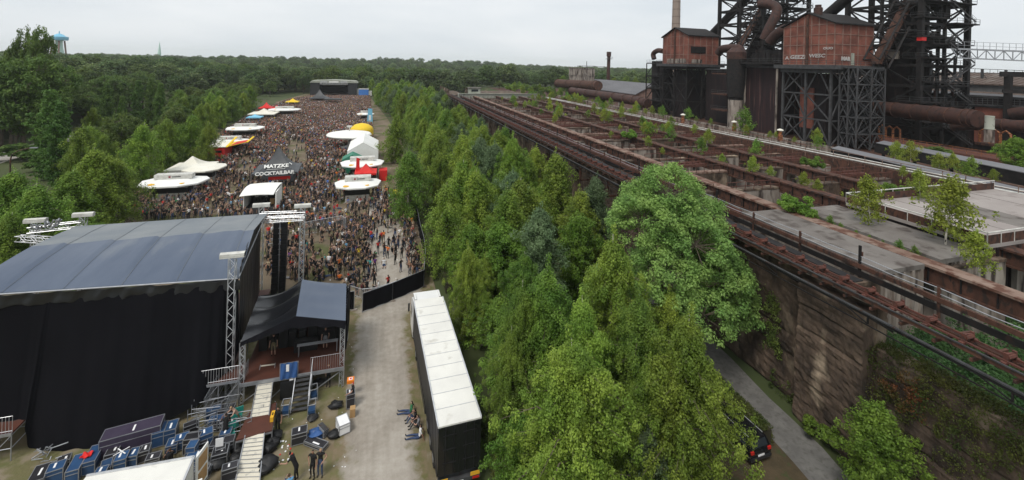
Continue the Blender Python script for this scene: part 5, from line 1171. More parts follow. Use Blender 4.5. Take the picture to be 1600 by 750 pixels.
def standing(arm='down', stride=0.0, lean=0.0, twist=0.0, crossed=False):
    d = dict(pelvis=(0, 0, .95), chest=(0, lean * .3, 1.32), neck=(0, lean * .42, 1.49), head=(0, lean * .5 + .02, 1.64))
    s = stride
    d['leg_l'] = [(-.09, 0, .88), (-.11, .04 + s * .22, .5), (-.12, -.02 + s * .3, .08), (-.14, .13 + s * .32, .04)]
    d['leg_r'] = [(.09, 0, .88), (.11, .04 - s * .12, .5), (.12, -.04 - s * .34, .1), (.14, .1 - s * .34, .04)]
    sl, sr = V(-.19, lean * .36, 1.42), V(.19, lean * .36, 1.42)
    A = dict(down=((-.26, -.02, 1.15), (-.27, .06, .9)), hip=((-.36, -.06, 1.2), (-.2, .08, 1.02)), drink=((-.25, .08, 1.17), (-.12, .24, 1.42)), up=((-.32, .06, 1.6), (-.22, .1, 1.87)), fold=((-.25, .06, 1.2), (.04, .2, 1.2)), reach=((-.28, .2, 1.25), (-.26, .46, 1.2)), head=((-.38, .02, 1.5), (-.14, -.02, 1.62)))
    al = A[arm[0] if isinstance(arm, tuple) else arm]; ar = A[arm[1] if isinstance(arm, tuple) else arm]
    off = V(0, lean * .3, 0)
    d['arm_l'] = [sl, V(*al[0]) + off, V(*al[1]) + off]; d['arm_r'] = [sr, V(-ar[0][0], ar[0][1], ar[0][2]) + off, V(-ar[1][0], ar[1][1], ar[1][2]) + off]
    return d
def sitting(mode='knees', z=0.0):
    d = dict(pelvis=(0, 0, .14 + z), chest=(0, .04, .5 + z), neck=(0, .08, .66 + z), head=(0, .12, .81 + z))
    if mode == 'knees': L = [(-.1, .05, .12), (-.14, .38, .46), (-.13, .62, .08), (-.13, .76, .04)]; A = [(-.19, .05, .6), (-.28, .22, .42), (-.1, .42, .46)]
    elif mode == 'out': L = [(-.1, .08, .11), (-.13, .5, .14), (-.15, .92, .08), (-.16, .96, .2)]; A = [(-.19, -.02, .6), (-.27, -.2, .36), (-.26, -.28, .08)]; d['chest'] = (0, -.06, .48 + z); d['neck'] = (0, -.08, .65 + z); d['head'] = (0, -.05, .8 + z)
    elif mode == 'chair': L = [(-.1, .08, .12), (-.14, .46, .14), (-.14, .5, -.32), (-.14, .64, -.38)]; A = [(-.19, .05, .6), (-.27, .16, .38), (-.2, .38, .24)]
    else: L = [(-.1, .06, .11), (-.34, .3, .13), (-.02, .42, .07), (.08, .44, .05)]; A = [(-.19, .05, .6), (-.28, .12, .38), (-.2, .34, .24)]
    Z_ = V(0, 0, z); d['leg_l'] = [V(*p) + Z_ for p in L]; d['leg_r'] = [V(-p[0], p[1] + (.04 if mode == 'knees' else 0), p[2]) + Z_ for p in L]
    d['arm_l'] = [V(*p) + Z_ for p in A]; d['arm_r'] = [V(-p[0], p[1], p[2]) + Z_ for p in A]; return d
def dp(d, **k): d = dict(d); d.update(k); return d
def person(mesh, loc, rz, label, skin=0, shirt='black', legs='denim', hair='dark', group=None, scale=1.0, shoes=None):
    o = bpy.data.objects.new('person', mesh); COL.objects.link(o); o.location = loc; o.rotation_euler = (0, 0, rz); o.scale = (scale,) * 3
    for i, mm in enumerate((SK[skin], CL[shirt] if shirt != 'bare' else SK[skin], CL[legs], BOOT, HR[hair])):
        o.material_slots[i].link = 'OBJECT'; o.material_slots[i].material = mm
    return tag(o, label, 'person', group)

# ---------------------------------------------------------------- main stage seen from behind (lower left)
st = thing('open_air_stage', 'big near stage seen from behind, grey-blue roof and black cloth back', 'stage', (-17, 43, 0))
def roofz(u, v):
    e0 = V(-25.6 + 16.1 * u, 36.8, 9.35 - .75 * u); br = V(-25.4 + 15.3 * u, 43.0, 10.05); fr = V(-26.0 + 15.6 * u, 49.4, 9.25)
    if v < .5:
        k = v * 2; p = e0.lerp(br, k); p.z += .35 * math.sin(k * math.pi) * .5
    else: p = br.lerp(fr, (v - .5) * 2)
    p.z -= (.16 * (1 - ((u * 5.0 + .25) % 1.0)) + .05 * noise.noise(Vector((u * 14, v * 5, 2)))) * math.sin(min(1, v * 1.3) * math.pi) ; return p
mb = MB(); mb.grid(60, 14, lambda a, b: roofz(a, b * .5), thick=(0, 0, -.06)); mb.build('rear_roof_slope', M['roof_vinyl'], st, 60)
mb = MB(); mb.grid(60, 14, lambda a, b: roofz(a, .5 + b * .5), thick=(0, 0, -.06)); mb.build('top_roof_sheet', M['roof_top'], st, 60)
for k in range(1, 6):
    u = (k - .25) / 5.0; pts_ = [roofz(u, v / 24) + V(0, 0, .02) for v in range(25)]
    mb = MB(); mb.path(pts_, .018, 4); mb.build('roof_lacing', M['roof_top'], st)
random.seed(52)
def wav(a, b, k=1.0): return k * (.10 * math.sin(a * 61 + b * 2) + .06 * math.sin(a * 137 + 3 * b) + .14 * noise.noise(Vector((a * 9, b * 3, 1))))
bot = [(-60, 655, 1.75), (22, 655, 1.75), (40, 657, 1.75), (43, 702, .05), (100, 704, .02), (150, 700, .02), (200, 684, .1), (240, 668, .3), (280, 648, .6), (310, 632, .9), (335, 612, 1.25), (352, 588, 1.7), (366, 565, 2.4), (374, 545, 3.1)]
bp = [at(*b) for b in bot]
def drape(a, b):
    x = a * (len(bp) - 1); i = min(len(bp) - 2, int(x)); lo = bp[i].lerp(bp[i + 1], x - i); hi = V(-25.5 + 15.9 * ((lo.x + 25.5) / 15.9), 36.75, 8.6)
    hi.x = lo.x + (-.1 if a > .9 else 0); p = lo.lerp(hi, b); p.y += wav(a, b) * (1.2 - b) * .5; return p
bp[0] = V(-25.4, bp[1].y, 1.75)
mb = MB(); mb.grid(150, 24, drape, thick=(0, .04, 0)); mb.build('back_cloth', M['black_fabric'], st, 70)
mb = MB(); mb.grid(120, 4, lambda a, b: V(-25.6 + 16.2 * a, 36.62 + wav(a, b, .5), 9.25 - .75 * a - b * (.75 + .04 * math.sin(a * 50) + .1 * noise.noise(Vector((a * 23, 0, 3))))), thick=(0, .05, 0)); mb.build('valance', M['black_vinyl'], st, 70)
mb = MB(); mb.grid(60, 24, lambda a, b: V(-9.6 - 1.25 * a + .35 * wav(a, b), 37.3 + 11.5 * a, (9.2 + .5 * math.sin(a * 3.1)) * (1 - b) + b * (1.4 + 1.4 * (1 - a))), thick=(-.04, 0, 0)); mb.build('side_cloth', M['black_vinyl'], st, 70)
mb = MB(); mb.bb(-25.3, -9.9, 37.6, 49.2, 1.35, 1.6); mb.build('stage_deck', M['deck'], st)
mb = MB()
for t in np.arange(-25, -9.5, 2.5):
    for s in (37.7, 41.5, 45.3, 49.1): mb.tube((t, s, 0), (t, s, 1.35), .03, 5)
mb.build('deck_support', M['galv'], st)
def tower(p, top, sleeve=True):
    w = V(*p); mb = MB(); mb.truss((w.x, w.y, 0), (w.x, w.y, top), .42, .035); o = mb.build('truss_tower', M['alu'], st)
    mb = MB(); mb.bb(w.x - .8, w.x + .8, w.y - .22, w.y + .22, top - .02, top + .28); mb.tube((w.x - .8, w.y, top + .13), (w.x + .8, w.y, top + .13), .23, 10); mb.build('sleeve_head', M['white_metal'], st)
    mb = MB(); mb.bb(w.x - .6, w.x + .6, w.y - .6, w.y + .6, 0, .06); mb.build('base_plate', M['galv'], st)
for p, tp in (((-9.95, 36.6), 10.3), ((-11.2, 50.4), 9.7), ((-7.2, 49.6), 9.6), ((-26.4, 51.2), 9.6), ((-29.6, 50.6), 9.5), ((-25.7, 36.6), 10)): tower(p, tp)
mb = MB(); mb.truss((-11.2, 50.0, 8.9), (-6.9, 49.5, 8.9), .5, .035); mb.truss((-11.0, 48.6, 8.9), (-6.9, 48.4, 8.9), .45, .03); mb.truss((-26.4, 51.0, 8.9), (-30, 50.4, 8.9), .5, .035); mb.truss((-25.5, 47.2, 8.7), (-30, 49.2, 8.6), .45, .03); mb.build('wing_truss', M['alu'], st)
mb = MB(); mb.tube((-25.6, 36.6, 9.35), (-9.6, 36.6, 8.65), .05, 6); mb.tube((-9.55, 36.8, 8.7), (-10.5, 49.0, 9.3), .05, 6); mb.build('keder_rail', M['galv'], st)
mb = MB()
for k in range(14): a = V(-28 + R(-.6, .6), 49.4 + R(-.4, .4), 9.3); mb.tube(a, a + V(R(-.5, .5), R(-.3, .3), R(.1, .8)), .07, 5)
mb.build('spare_fixtures', M['galv'], st)
# line array hanging on the right wing
la = thing('line_array', 'tall hanging black line-array of loudspeakers at the right wing of the near stage', 'loudspeaker', (-9.1, 49.0, 1.2))
for col in (-9.42, -8.72):
    for k in range(13):
        z = 8.2 - k * .53; y = 48.75 - .0035 * k * k * 1.0
        mb = MB(); mb.box((col, y, z), (.56, .45, .5)); mb.build('speaker_box', M['black'], la)
mb = MB()
for col in (-9.1,): 
    for z in np.arange(1.6, 8.4, .53): mb.bb(-9.2, -9.0, 48.4, 48.5, z, z + .06)
mb.bb(-9.14, -9.06, 48.46, 48.52, 1.4, 8.6); mb.build('rigging_bar', M['galv'], la)
# side scaffolds at the left and right bottom of the cloth
def scaffold(label, x0, x1, y0, y1, z, nx, guard=True, deckm='deck', cloth_=False):
    w = thing('scaffold_platform', label, 'scaffold', ((x0 + x1) / 2, (y0 + y1) / 2, 0), group='scaffold platforms round the stage')
    mb = MB()
    for i in range(nx + 1):
        x = x0 + (x1 - x0) * i / nx
        for y in (y0, y1): mb.tube((x, y, 0), (x, y, z), .035, 6)
        mb.tube((x, y0, z * .45), (x, y1, z * .45), .028, 5)
        if i < nx:
            xn = x0 + (x1 - x0) * (i + 1) / nx
            for y in (y0, y1): mb.tube((x, y, .2), (xn, y, z - .15), .028, 5); mb.tube((x, y, z * .45), (xn, y, z * .45), .028, 5)
    mb.build('frame_tubes', M['galv'], w)
    mb = MB(); mb.bb(x0, x1, y0, y1, z - .12, z); mb.build('deck_board', M[deckm], w)
    mb = MB(); mb.bb(x0 - .02, x1 + .02, y0 - .05, y0 - .002, z - .16, z + .02); mb.build('edge_rail', M['galv'], w)
    if guard:
        mb = MB(); railing(mb, (x0, y0 + .05, z), (x1, y0 + .05, z), 1.0, .16, .014, 1); mb.tube((x0, y0 + .05, z + .1), (x1, y0 + .05, z + .1), .02, 5); mb.build('guard_rail', M['alu'], w)
    return w
scaffold('scaffold with guard rail showing at the lower left end of the black cloth', -24.5, -20.9, 34.2, 36.0, 1.7, 3)
scaffold('scaffold with slatted guard rail right below the edge of the black cloth', -12.9, -9.0, 35.4, 37.2, 1.9, 3)
# side tent stage
sg = thing('side_stage_tent', 'small side stage under a glossy black tent roof beside the near stage', 'stage tent', (-5.5, 38.5, 0))
mb = MB(); A1, A2 = V(-5.45, 35.7, 5.75), V(-5.95, 41.6, 5.75); EL1, EL2, ER1, ER2 = V(-9.0, 35.4, 4.55), V(-9.3, 41.6, 4.75), V(-1.95, 35.6, 4.95), V(-2.3, 41.6, 4.95)
def tri_sheet(p, q, r_, s_, nm, mt, sag=.18):
    mb = MB(); mb.grid(26, 18, lambda a, b: (p.lerp(q, b)).lerp(s_.lerp(r_, b), a) - V(0, 0, sag * math.sin(a * math.pi) * (1 + .4 * math.sin(b * 19))), thick=(0, 0, -.05)); mb.build(nm, M[mt], sg, 60)
tri_sheet(A1, A2, EL2, EL1, 'left_roof_sheet', 'gloss_vinyl', .45)
tri_sheet(A1, A2, ER2, ER1, 'right_roof_sheet', 'roof_vinyl', .08)
mb = MB(); mb.grid(40, 6, lambda a, b: ((EL1.lerp(A1, a * 2) if a < .5 else A1.lerp(ER1, a * 2 - 1)) * (1 - b) + V(-9.0 + 7.05 * a, 35.25 + .12 * math.sin(a * 30), 4.3 + .3 * a + .65 * math.sin(a * math.pi)) * b), thick=(0, .05, 0)); mb.build('gable_cloth', M['black_fabric'], sg, 60)
mb = MB(); mb.bb(-9.0, -2.0, 35.4, 41.6, 1.42, 1.6); mb.build('stage_deck', M['deck'], sg)
mb = MB(); mb.bb(-9.2, -2.0, 41.6, 41.75, 1.6, 4.7); mb.bb(-2.05, -1.95, 37.5, 41.6, 1.6, 4.9); mb.build('rear_cloth', M['black_fabric'], sg)
for x, y in ((-2.15, 35.7), (-8.9, 35.6), (-2.2, 41.3)):
    mb = MB(); mb.truss((x, y, 0), (x, y, 4.9 if x > -5 else 4.5), .3, .028); mb.build('truss_leg', M['alu'], sg)
mb = MB(); mb.bb(-9.0, -2.0, 35.3, 35.39, 1.38, 1.62); railing(mb, (-4.35, 35.5, 1.6), (-2.3, 35.5, 1.6), 1.0, .15, .014, 1)
for x in (-9, -7, -5.6, -4.2, -2.1):
    mb.tube((x, 35.4, 0), (x, 35.4, 1.4), .035, 6); mb.tube((x, 38.5, 0), (x, 38.5, 1.4), .03, 6)
mb.beam((-7, 35.4, .1), (-5.6, 35.4, 1.3), .06); mb.beam((-4.1, 35.42, .1), (-2.1, 35.42, 1.35), .06); mb.beam((-9, 35.4, .1), (-7, 35.4, 1.3), .06)
mb.build('deck_frame', M['galv'], sg)
random.seed(56)
for i in range(9):
    x = -8.6 + i * .72; mb = MB(); hh = R(.8, 1.7); mb.bb(x, x + R(.5, .66), 38.9, 39.7, 1.6, 1.6 + hh); mb.build('amplifier', M['black'], sg)  # dark gear row, added to darken the floor under the tent roof
mb = MB(); mb.bb(-5.9, -4.2, 38.0, 38.5, 1.6, 2.45); mb.build('desk', M['black'], sg); mb = MB(); mb.bb(-8, -6.4, 40, 41, 1.6, 2.6); mb.build('desk', M['black'], sg)
mb = MB(); mb.bb(-5.6, -2.6, 37.4, 37.7, 2.4, 2.46)
for x in (-5.5, -2.7): mb.bb(x, x + .06, 37.4, 37.7, 1.6, 2.4)
mb.build('table', M['galv'], sg)
mb = MB(); mb.bb(-5.65, -4.45, 35.9, 36.0, 5.3, 5.5); 
for k in range(9): z = .2 + k * .18; 
one_ = thing('steel_stairs', 'steel stairs with grey treads leading up to the side stage', 'stairs', (-4.75, 34.6, 0))
mb = MB()
for k in range(8): y = 33.6 + k * .24; mb.bb(-5.3, -4.25, y, y + .26, .17 + k * .18, .21 + k * .18)
mb.build('tread', M['steel_grey'], one_)['kind'] = 'stuff'
mb = MB()
for x in (-5.33, -4.22): mb.beam((x, 33.6, .1), (x, 35.5, 1.55), .05, .2)
mb.build('stringer', M['galv'], one_)
mb = MB()
for x in (-4.2,): 
    mb.tube((x, 33.6, 1.1), (x, 35.5, 2.5), .03, 6)
    for k in range(3): mb.tube((x, 33.6 + k * .9, .15 + k * .68), (x, 33.6 + k * .9, 1.1 + k * .67), .025, 5)
mb.build('handrail', M['galv'], one_)
mb = MB(); mb.grid(14, 8, lambda a, b: V(-6.35 + 1.15 * a, 35.28 - .05 * b + .05 * math.sin(a * 17 + b * 3), 2.6 - 1.1 * b), thick=(0, .03, 0)); one('blue_tarp', mb, M['tarp_blue'], 'crumpled blue tarpaulin hung over the side stage railing above the stairs', 'tarpaulin', smooth=60)
mb = MB(); mb.bb(-6.4, -5.15, 35.34, 35.38, 1.6, 2.6); one('rail_panel', mb, M['galv'], 'short railing panel behind the blue tarpaulin', 'railing')
mb = MB(); mb.bb(-5.95, -5.75, 35.19, 35.22, 2.05, 2.55); one('paper_notice', mb, M['paper'], 'white paper notice on the blue tarpaulin', 'notice')
mb = MB(); mb.bb(-5.72, -5.45, 35.24, 35.27, 1.1, 1.4); one('paper_notice', mb, M['paper'], 'white paper notice taped below the blue tarpaulin', 'notice')
mb = MB(); mb.bb(-6.3, -5.45, 35.1, 35.2, .1, 1.35); one('loudspeaker', mb, M['black'], 'upright black loudspeaker under the blue tarpaulin, left of the stairs', 'loudspeaker')
# ramps
def ramp(label, a0, a1, b0, b1, z0, z1):
    w = thing('ramp', label, 'ramp', (a0.x, a0.y, 0), group='pale loading ramps')
    mb = MB(); d = V(0, 0, -.09); vs = [V(a0.x, a0.y, z0), V(a1.x, a1.y, z0), V(b1.x, b1.y, z1), V(b0.x, b0.y, z1)]; mb.prism([p + d for p in vs], -d); mb.build('board', M['ramp'], w)
    mb = MB(); mb.beam(vs[0] + V(0, 0, .03), vs[3] + V(0, 0, .03), .05, .06); mb.beam(vs[1] + V(0, 0, .03), vs[2] + V(0, 0, .03), .05, .06)
    n = 12
    for k in range(1, n): mb.beam(vs[0].lerp(vs[3], k / n) + V(0, 0, .012), vs[1].lerp(vs[2], k / n) + V(0, 0, .012), .03, .02)
    mb.build('edge_bar', M['galv'], w)
ramp('upper pale ramp leading from the brown landing up to the side stage', at(391, 655, .92), at(420, 650, .92), at(407, 571, 1.62), at(430, 568, 1.62), .92, 1.62)
ramp('lower pale ramp running down towards the viewer from the brown landing', at(366, 760, .12), at(405, 760, .12), at(383, 681, .92), at(413, 677, .92), .12, .92)
w = thing('landing', 'brown plywood landing between the two pale ramps', 'platform', (-6.9, 32, 0))
mb = MB(); P4 = [at(368, 690, .85), at(425, 674, .85), at(432, 630, .85), at(388, 648, .85)]; mb.prism(P4, (0, 0, .09)); mb.build('deck_board', M['deck'], w)
mb = MB()
for p in P4: mb.tube((p.x, p.y, 0), (p.x, p.y, .85), .035, 6)
for i in range(4): mb.beam(P4[i] - V(0, 0, .05), P4[(i + 1) % 4] - V(0, 0, .05), .05, .1)
mb.build('frame_tubes', M['galv'], w)
# barrier panels next to the ramps
for lab, a, b in (('grey barrier panel standing left of the upper ramp', (-9.4, 33.6), (-8.7, 36.4)), ('second grey barrier panel behind the first, by the truss tower', (-10.9, 34.6), (-10.2, 36.6))):
    w = thing('barrier_panel', lab, 'barrier', (a[0], a[1], 0)); mb = MB(); railing(mb, (*a, .1), (*b, 1.3), 1.4, .14, .014, 2); mb.tube((*a, .1), (*b, 1.3), .025, 5); mb.build('grille', M['galv'], w)
# ---------------------------------------------------------------- truck
tr = thing('semi_trailer_truck', 'long black-sided articulated truck with white roof parked on the grass', 'truck', (4.9, 32, 0), math.radians(1.4))
def TR(mb, name, mt, smooth=None):
    o = mb.build(name, M[mt] if isinstance(mt, str) else mt, tr, smooth, local=True); return o
x0, x1, ya, yb = -1.27, 1.27, -6.9, 7.0
mb = MB(); mb.bb(x0, x1, ya, yb, 1.15, 3.93); TR(mb, 'trailer_body', 'truck_black')
mb = MB(); mb.bb(x0 - .03, x1 + .03, ya - .03, yb + .03, 3.933, 4.02); TR(mb, 'roof', 'truck_white')
mb = MB()
for k in range(1, 11): y = ya + (yb - ya) * k / 11; mb.bb(x0 - .035, x1 + .035, y - .02, y + .02, 4.022, 4.035)
mb.bb(x0 - .05, x0 + .03, ya, yb, 4.021, 4.05); mb.bb(x1 - .03, x1 + .05, ya, yb, 4.021, 4.05); TR(mb, 'roof_seam', 'alu')
mb = MB()
for k in range(24): y = ya + (yb - ya) * (k + .5) / 24; mb.bb(x0 - .02, x0 - .003, y - .02, y + .02, 1.2, 3.9)
mb.bb(x0 - .03, x0 - .004, ya, yb, 3.85, 3.95); mb.bb(x0 - .03, x0 - .004, ya, yb, 1.1, 1.25); TR(mb, 'curtain_strap', 'black')
mb = MB(); mb.bb(x0, x1, ya - .05, ya - .003, 1.15, 3.93)
for x in (-1.2, 0, 1.2): mb.bb(x - .05, x + .05, ya - .09, ya - .052, 1.15, 3.93)
TR(mb, 'rear_door', 'gloss')
mb = MB()
for x in (-.85, -.35, .35, .85): mb.tube((x, ya - .11, 1.2), (x, ya - .11, 3.9), .025, 6)
for x in (-.6, .6):
    for z in (1.8, 2.6, 3.4): mb.bb(x - .4, x + .4, ya - .09, ya - .053, z, z + .05)
TR(mb, 'door_lock_bar', 'black')
mb = MB(); mb.bb(x0, x1, ya - .12, ya + .2, .55, .75); mb.bb(-1.2, 1.2, ya + .2, ya + .3, .75, 1.14); mb.bb(-.5, .5, ya + .3, yb - .5, .85, 1.14); TR(mb, 'chassis', 'steel_grey')
for x in (-.95, .95): mb = MB(); mb.bb(x - .28, x + .28, ya - .14, ya - .122, .78, 1.0); TR(mb, 'marker_plate', 'yellow')
for x in (-1.0, 1.0): mb = MB(); mb.bb(x - .2, x + .2, ya - .15, ya - .122, .58, .7); TR(mb, 'tail_lamp', 'red_light')
mb = MB(); mb.bb(-.26, .26, ya - .14, ya - .122, .57, .68); TR(mb, 'number_plate', 'paper')
def wheel(x, y, r=.5, w_=.32):
    mb = MB(); mb.tube((x - w_ / 2, y, r), (x + w_ / 2, y, r), r, 20); o = TR(mb, 'wheel', 'rubber', 40)
    mb = MB(); mb.tube((x - w_ / 2 - .01, y, r), (x + w_ / 2 + .01, y, r), r * .5, 14); q = TR(mb, 'rim', 'galv', 40); q.parent = o
for y in (-4.9, -3.6, -2.3):
    for x in (-1.05, 1.05): wheel(x, y)
for y in (5.2, 8.3):
    for x in (-1.05, 1.05): wheel(x, y)
mb = MB(); mb.bb(-1.27, 1.27, 1.0, 3.6, .45, .95) if False else None
mb.bb(-1.28, -1.2, -1.4, 3.8, .5, 1.05); mb.bb(1.2, 1.28, -1.4, 3.8, .5, 1.05); TR(mb, 'side_skirt', 'truck_black')
cabw = mat('white_cab_paint', (.7, .7, .68), (.66, .66, .65), 1, .3, spec=.5)
mb = MB(); mb.prism([(-1.24, 7.35, .55), (-1.24, 9.5, .55), (-1.24, 9.55, 1.7), (-1.24, 9.3, 2.75), (-1.24, 8.9, 3.35), (-1.24, 7.35, 3.75)], (2.48, 0, 0)); TR(mb, 'cab', cabw)
mb = MB(); mb.prism([(-1.12, 9.36, 1.75), (-1.12, 9.57, 1.75), (-1.12, 9.34, 2.72), (-1.12, 9.2, 2.72)], (2.24, 0, 0)); TR(mb, 'windscreen', 'glass')
for x in (-1.26, 1.25): mb = MB(); mb.bb(x, x + .012, 8.35, 9.15, 1.8, 2.6); TR(mb, 'side_window', 'glass')
mb = MB(); mb.bb(-1.15, 1.15, 7.36, 8.7, 3.72, 3.82); mb.bb(-1.15, -1.0, 7.3, 8.4, 3.5, 3.95); mb.bb(1.0, 1.15, 7.3, 8.4, 3.5, 3.95); TR(mb, 'wind_deflector', cabw)
for x in (-1.52, 1.4): mb = MB(); mb.bb(x, x + .14, 9.2, 9.36, 1.9, 2.6); TR(mb, 'mirror', 'black')
# ---------------------------------------------------------------- white van, lower left
w = thing('box_van', 'white box van at the bottom edge, its back doors swung open', 'van', (-11.5, 25.6, 0))
mb = MB(); a, b, c, d = at(135, 744, 2.75), at(303, 714, 2.75), V(-9.1, 22.5, 2.75), V(-14.6, 22.5, 2.75)
mb.prism([p - V(0, 0, 2.1) for p in (a, b, c, d)], (0, 0, 2.1)); mb.build('box_body', M['truck_white'], w)
mb = MB(); mb.beam(a, b, .1, .12); mb.beam(b, c, .1, .12); mb.build('edge_trim', M['alu'], w)
for k, (p, q) in enumerate(((b + V(.1, .0, 0), b + V(.35, 1.0, 0)), (b + V(.15, -1.7, 0), b + V(.9, -1.5, 0)))):
    mb = MB(); mb.beam(p - V(0, 0, 1.05), q - V(0, 0, 1.05), .07, 2.0); mb.build('back_door', M['white_fabric'], w)
    if k == 0: mb = MB(); mb.beam(p.lerp(q, .15) - V(-.05, 0, .6), p.lerp(q, .85) - V(-.05, 0, .6), .06, .7); mb.beam(p.lerp(q, .15) - V(-.05, 0, 1.5), p.lerp(q, .85) - V(-.05, 0, 1.5), .06, .7); mb.build('door_lining', M['timber'], w)
for x, y in ((-13.6, 24), (-9.9, 24), (-13.6, 27.2), (-9.9, 27.2)): mb = MB(); mb.tube((x - .12, y, .38), (x + .12, y, .38), .38, 16); mb.build('wheel', M['rubber'], w, 40)
# ---------------------------------------------------------------- flight cases and gear
def case(px_, py_, z0, sx, sy, sz, rz, col, label, name='flight_case', opened=False):
    q = at(px_, py_, z0 + sz); w = thing(name, label, 'flight case', (q.x, q.y, z0), rz, 'flight cases behind the stage')
    mb = MB(); mb.bb(-sx / 2, sx / 2, -sy / 2, sy / 2, .08, sz - .003); mb.build('panel', M[col], w, local=True)
    mb = MB(); e = .025; X_, Y_ = sx / 2, sy / 2
    for zz in (.08, sz * .72, sz):
        for (a, b) in (((-X_, -Y_), (X_, -Y_)), ((X_, -Y_), (X_, Y_)), ((X_, Y_), (-X_, Y_)), ((-X_, Y_), (-X_, -Y_))): mb.beam((*a, zz), (*b, zz), e * 1.5)
    for a in ((-X_, -Y_), (X_, -Y_), (X_, Y_), (-X_, Y_)): mb.beam((*a, .08), (*a, sz), e * 1.6)
    mb.build('aluminium_edge', M['galv'], w, local=True)
    mb = MB()
    for a in ((-X_ * .8, -Y_ * .8), (X_ * .8, -Y_ * .8), (X_ * .8, Y_ * .8), (-X_ * .8, Y_ * .8)): mb.box((a[0], a[1], .04), (.08, .05, .08))
    mb.build('caster', M['black'], w, local=True)
    if random.random() < .6: mb = MB(); mb.box((R(-.1, .1), R(-.1, .1), sz + .006), (.1, min(.5, sy * .5), .008)); mb.build('sticker', M['paper'], w, local=True)
    return w
CS = [(62, 738, .7, 1.2, .7, .2, 'case_black', 'black flight case with grey edge nearest the lower left corner'), (88, 728, .75, .7, .8, .25, 'case_blue', 'small blue flight case beside the tangle of cables'),
 (100, 716, .6, .55, .5, .3, 'case_black', 'narrow black flight case left of the blue pair'), (120, 722, .6, 1.25, .75, .15, 'case_blue', 'blue flight case, first of the pair left of the one with the red cloth'),
 (146, 708, .6, 1.3, .8, .12, 'case_blue', 'blue flight case carrying the red cloth'), (158, 735, .55, .6, .7, .1, 'case_blue', 'blue flight case in front of the one with the red cloth'),
 (178, 700, .6, 1.0, .7, .1, 'case_black', 'black flight case right of the one with the red cloth'), (166, 725, .5, .8, .6, .3, 'case_blue', 'blue case half hidden behind the van roof'),
 (190, 712, .6, .7, .8, .15, 'case_blue', 'blue flight case with crossed white tape'), (210, 706, .55, .7, .7, 0, 'case_blue', 'blue case right of the one with crossed tape'), (226, 700, .55, .6, .7, .2, 'case_black', 'black case full of bottles and oddments'),
 (250, 668, .65, .95, .95, .15, 'case_blue', 'tall blue flight case left one at the end of the long purple case'), (268, 664, .62, .9, .95, .15, 'case_blue', 'tall blue flight case right one at the end of the long purple case'), (270, 690, .6, .7, .6, .1, 'case_blue', 'low blue flight case in front of the tall pair'),
 (284, 682, .7, .6, .7, .2, 'case_blue', 'blue case right of the low one'), (240, 712, .7, .5, .5, .1, 'case_black', 'open black case beside the low blue one')]
for (a, b, sx, sy, sz, rz, col, lab) in CS: case(a, b, 0, sx, sy, sz, rz, col, lab)
w = case(208, 668, 0, 3.0, 1.0, 1.3, .16, 'case_purple', 'very long dark purple flight case with silver edges below the black cloth')
mb = MB(); q = at(137, 711, .86); mb.grid(8, 6, lambda a, b: V(q.x - .3 + .5 * a, q.y - .2 + .4 * b, .87 + .05 * math.sin(a * 9 + b * 7)), thick=(0, 0, .04)); one('red_cloth', mb, M['red'], 'red cloth thrown over a blue flight case', 'cloth', smooth=60)
mb = MB()
q = at(190, 704, .9); mb.beam((q.x - .3, q.y - .25, .86), (q.x + .3, q.y + .25, .86), .05, .02); mb.beam((q.x + .3, q.y - .25, .87), (q.x - .3, q.y + .25, .87), .05, .02); one('white_tape_cross', mb, M['paper'], 'white tape cross on a blue flight case', 'tape')
mb = MB()
for k in range(26): p = at(R(58, 88), R(700, 730), .3); mb.tube(p + V(0, 0, R(-.2, .3)), p + V(R(-.6, .6), R(-.3, .3), R(-.2, .4)), .03, 5)
one('truss_scrap_heap', mb, M['galv'], 'tangle of loose aluminium truss pieces beside the left flight cases', 'truss pieces')
random.seed(57)
lab_c = ['beside the open van door', 'under the scaffold', 'near the teal seats', 'between the tall blue cases and the seats', 'against the black cloth hem', 'at the foot of the truss tower']
for i in range(26):
    a, b = R(298, 362), R(634, 735)
    if b < 655 and a < 315: continue
    case(a, b, 0, R(.5, 1.1), R(.4, .8), R(.35, 1.0), R(-.3, .4), random.choice(['case_black', 'case_black', 'case_black', 'case_blue']), 'flight case %s, %s in the jumble' % (lab_c[i % 6], nth(i)))
for i in range(9):
    q = at(R(290, 368), R(615, 690), .5); mb = MB(); L_ = R(.8, 2.2)
    mb.tube(q, q + V(L_, R(-.4, .4), R(-.2, .3)), .025, 5); mb.tube(q + V(0, 0, .5), q + V(L_, R(-.4, .4), .5), .025, 5); mb.tube(q, q + V(0, 0, .8), .025, 5); mb.tube(q + V(L_, 0, -.3), q + V(L_, 0, .7), .025, 5); mb.beam(q, q + V(L_, 0, .5), .03)
    one('loose_scaffold', mb, M['galv'], 'loose scaffold frame leaning in the jumble left of the ramps, %s one' % ordn[i], 'scaffold frame', 'loose scaffold frames')
mb = MB(); q = at(337, 700, .8); mb.bb(q.x - .02, q.x + .4, q.y, q.y + .03, .8, 1.35); one('white_notice', mb, M['paper'], 'white notice hanging from a frame above the dark cases', 'notice')
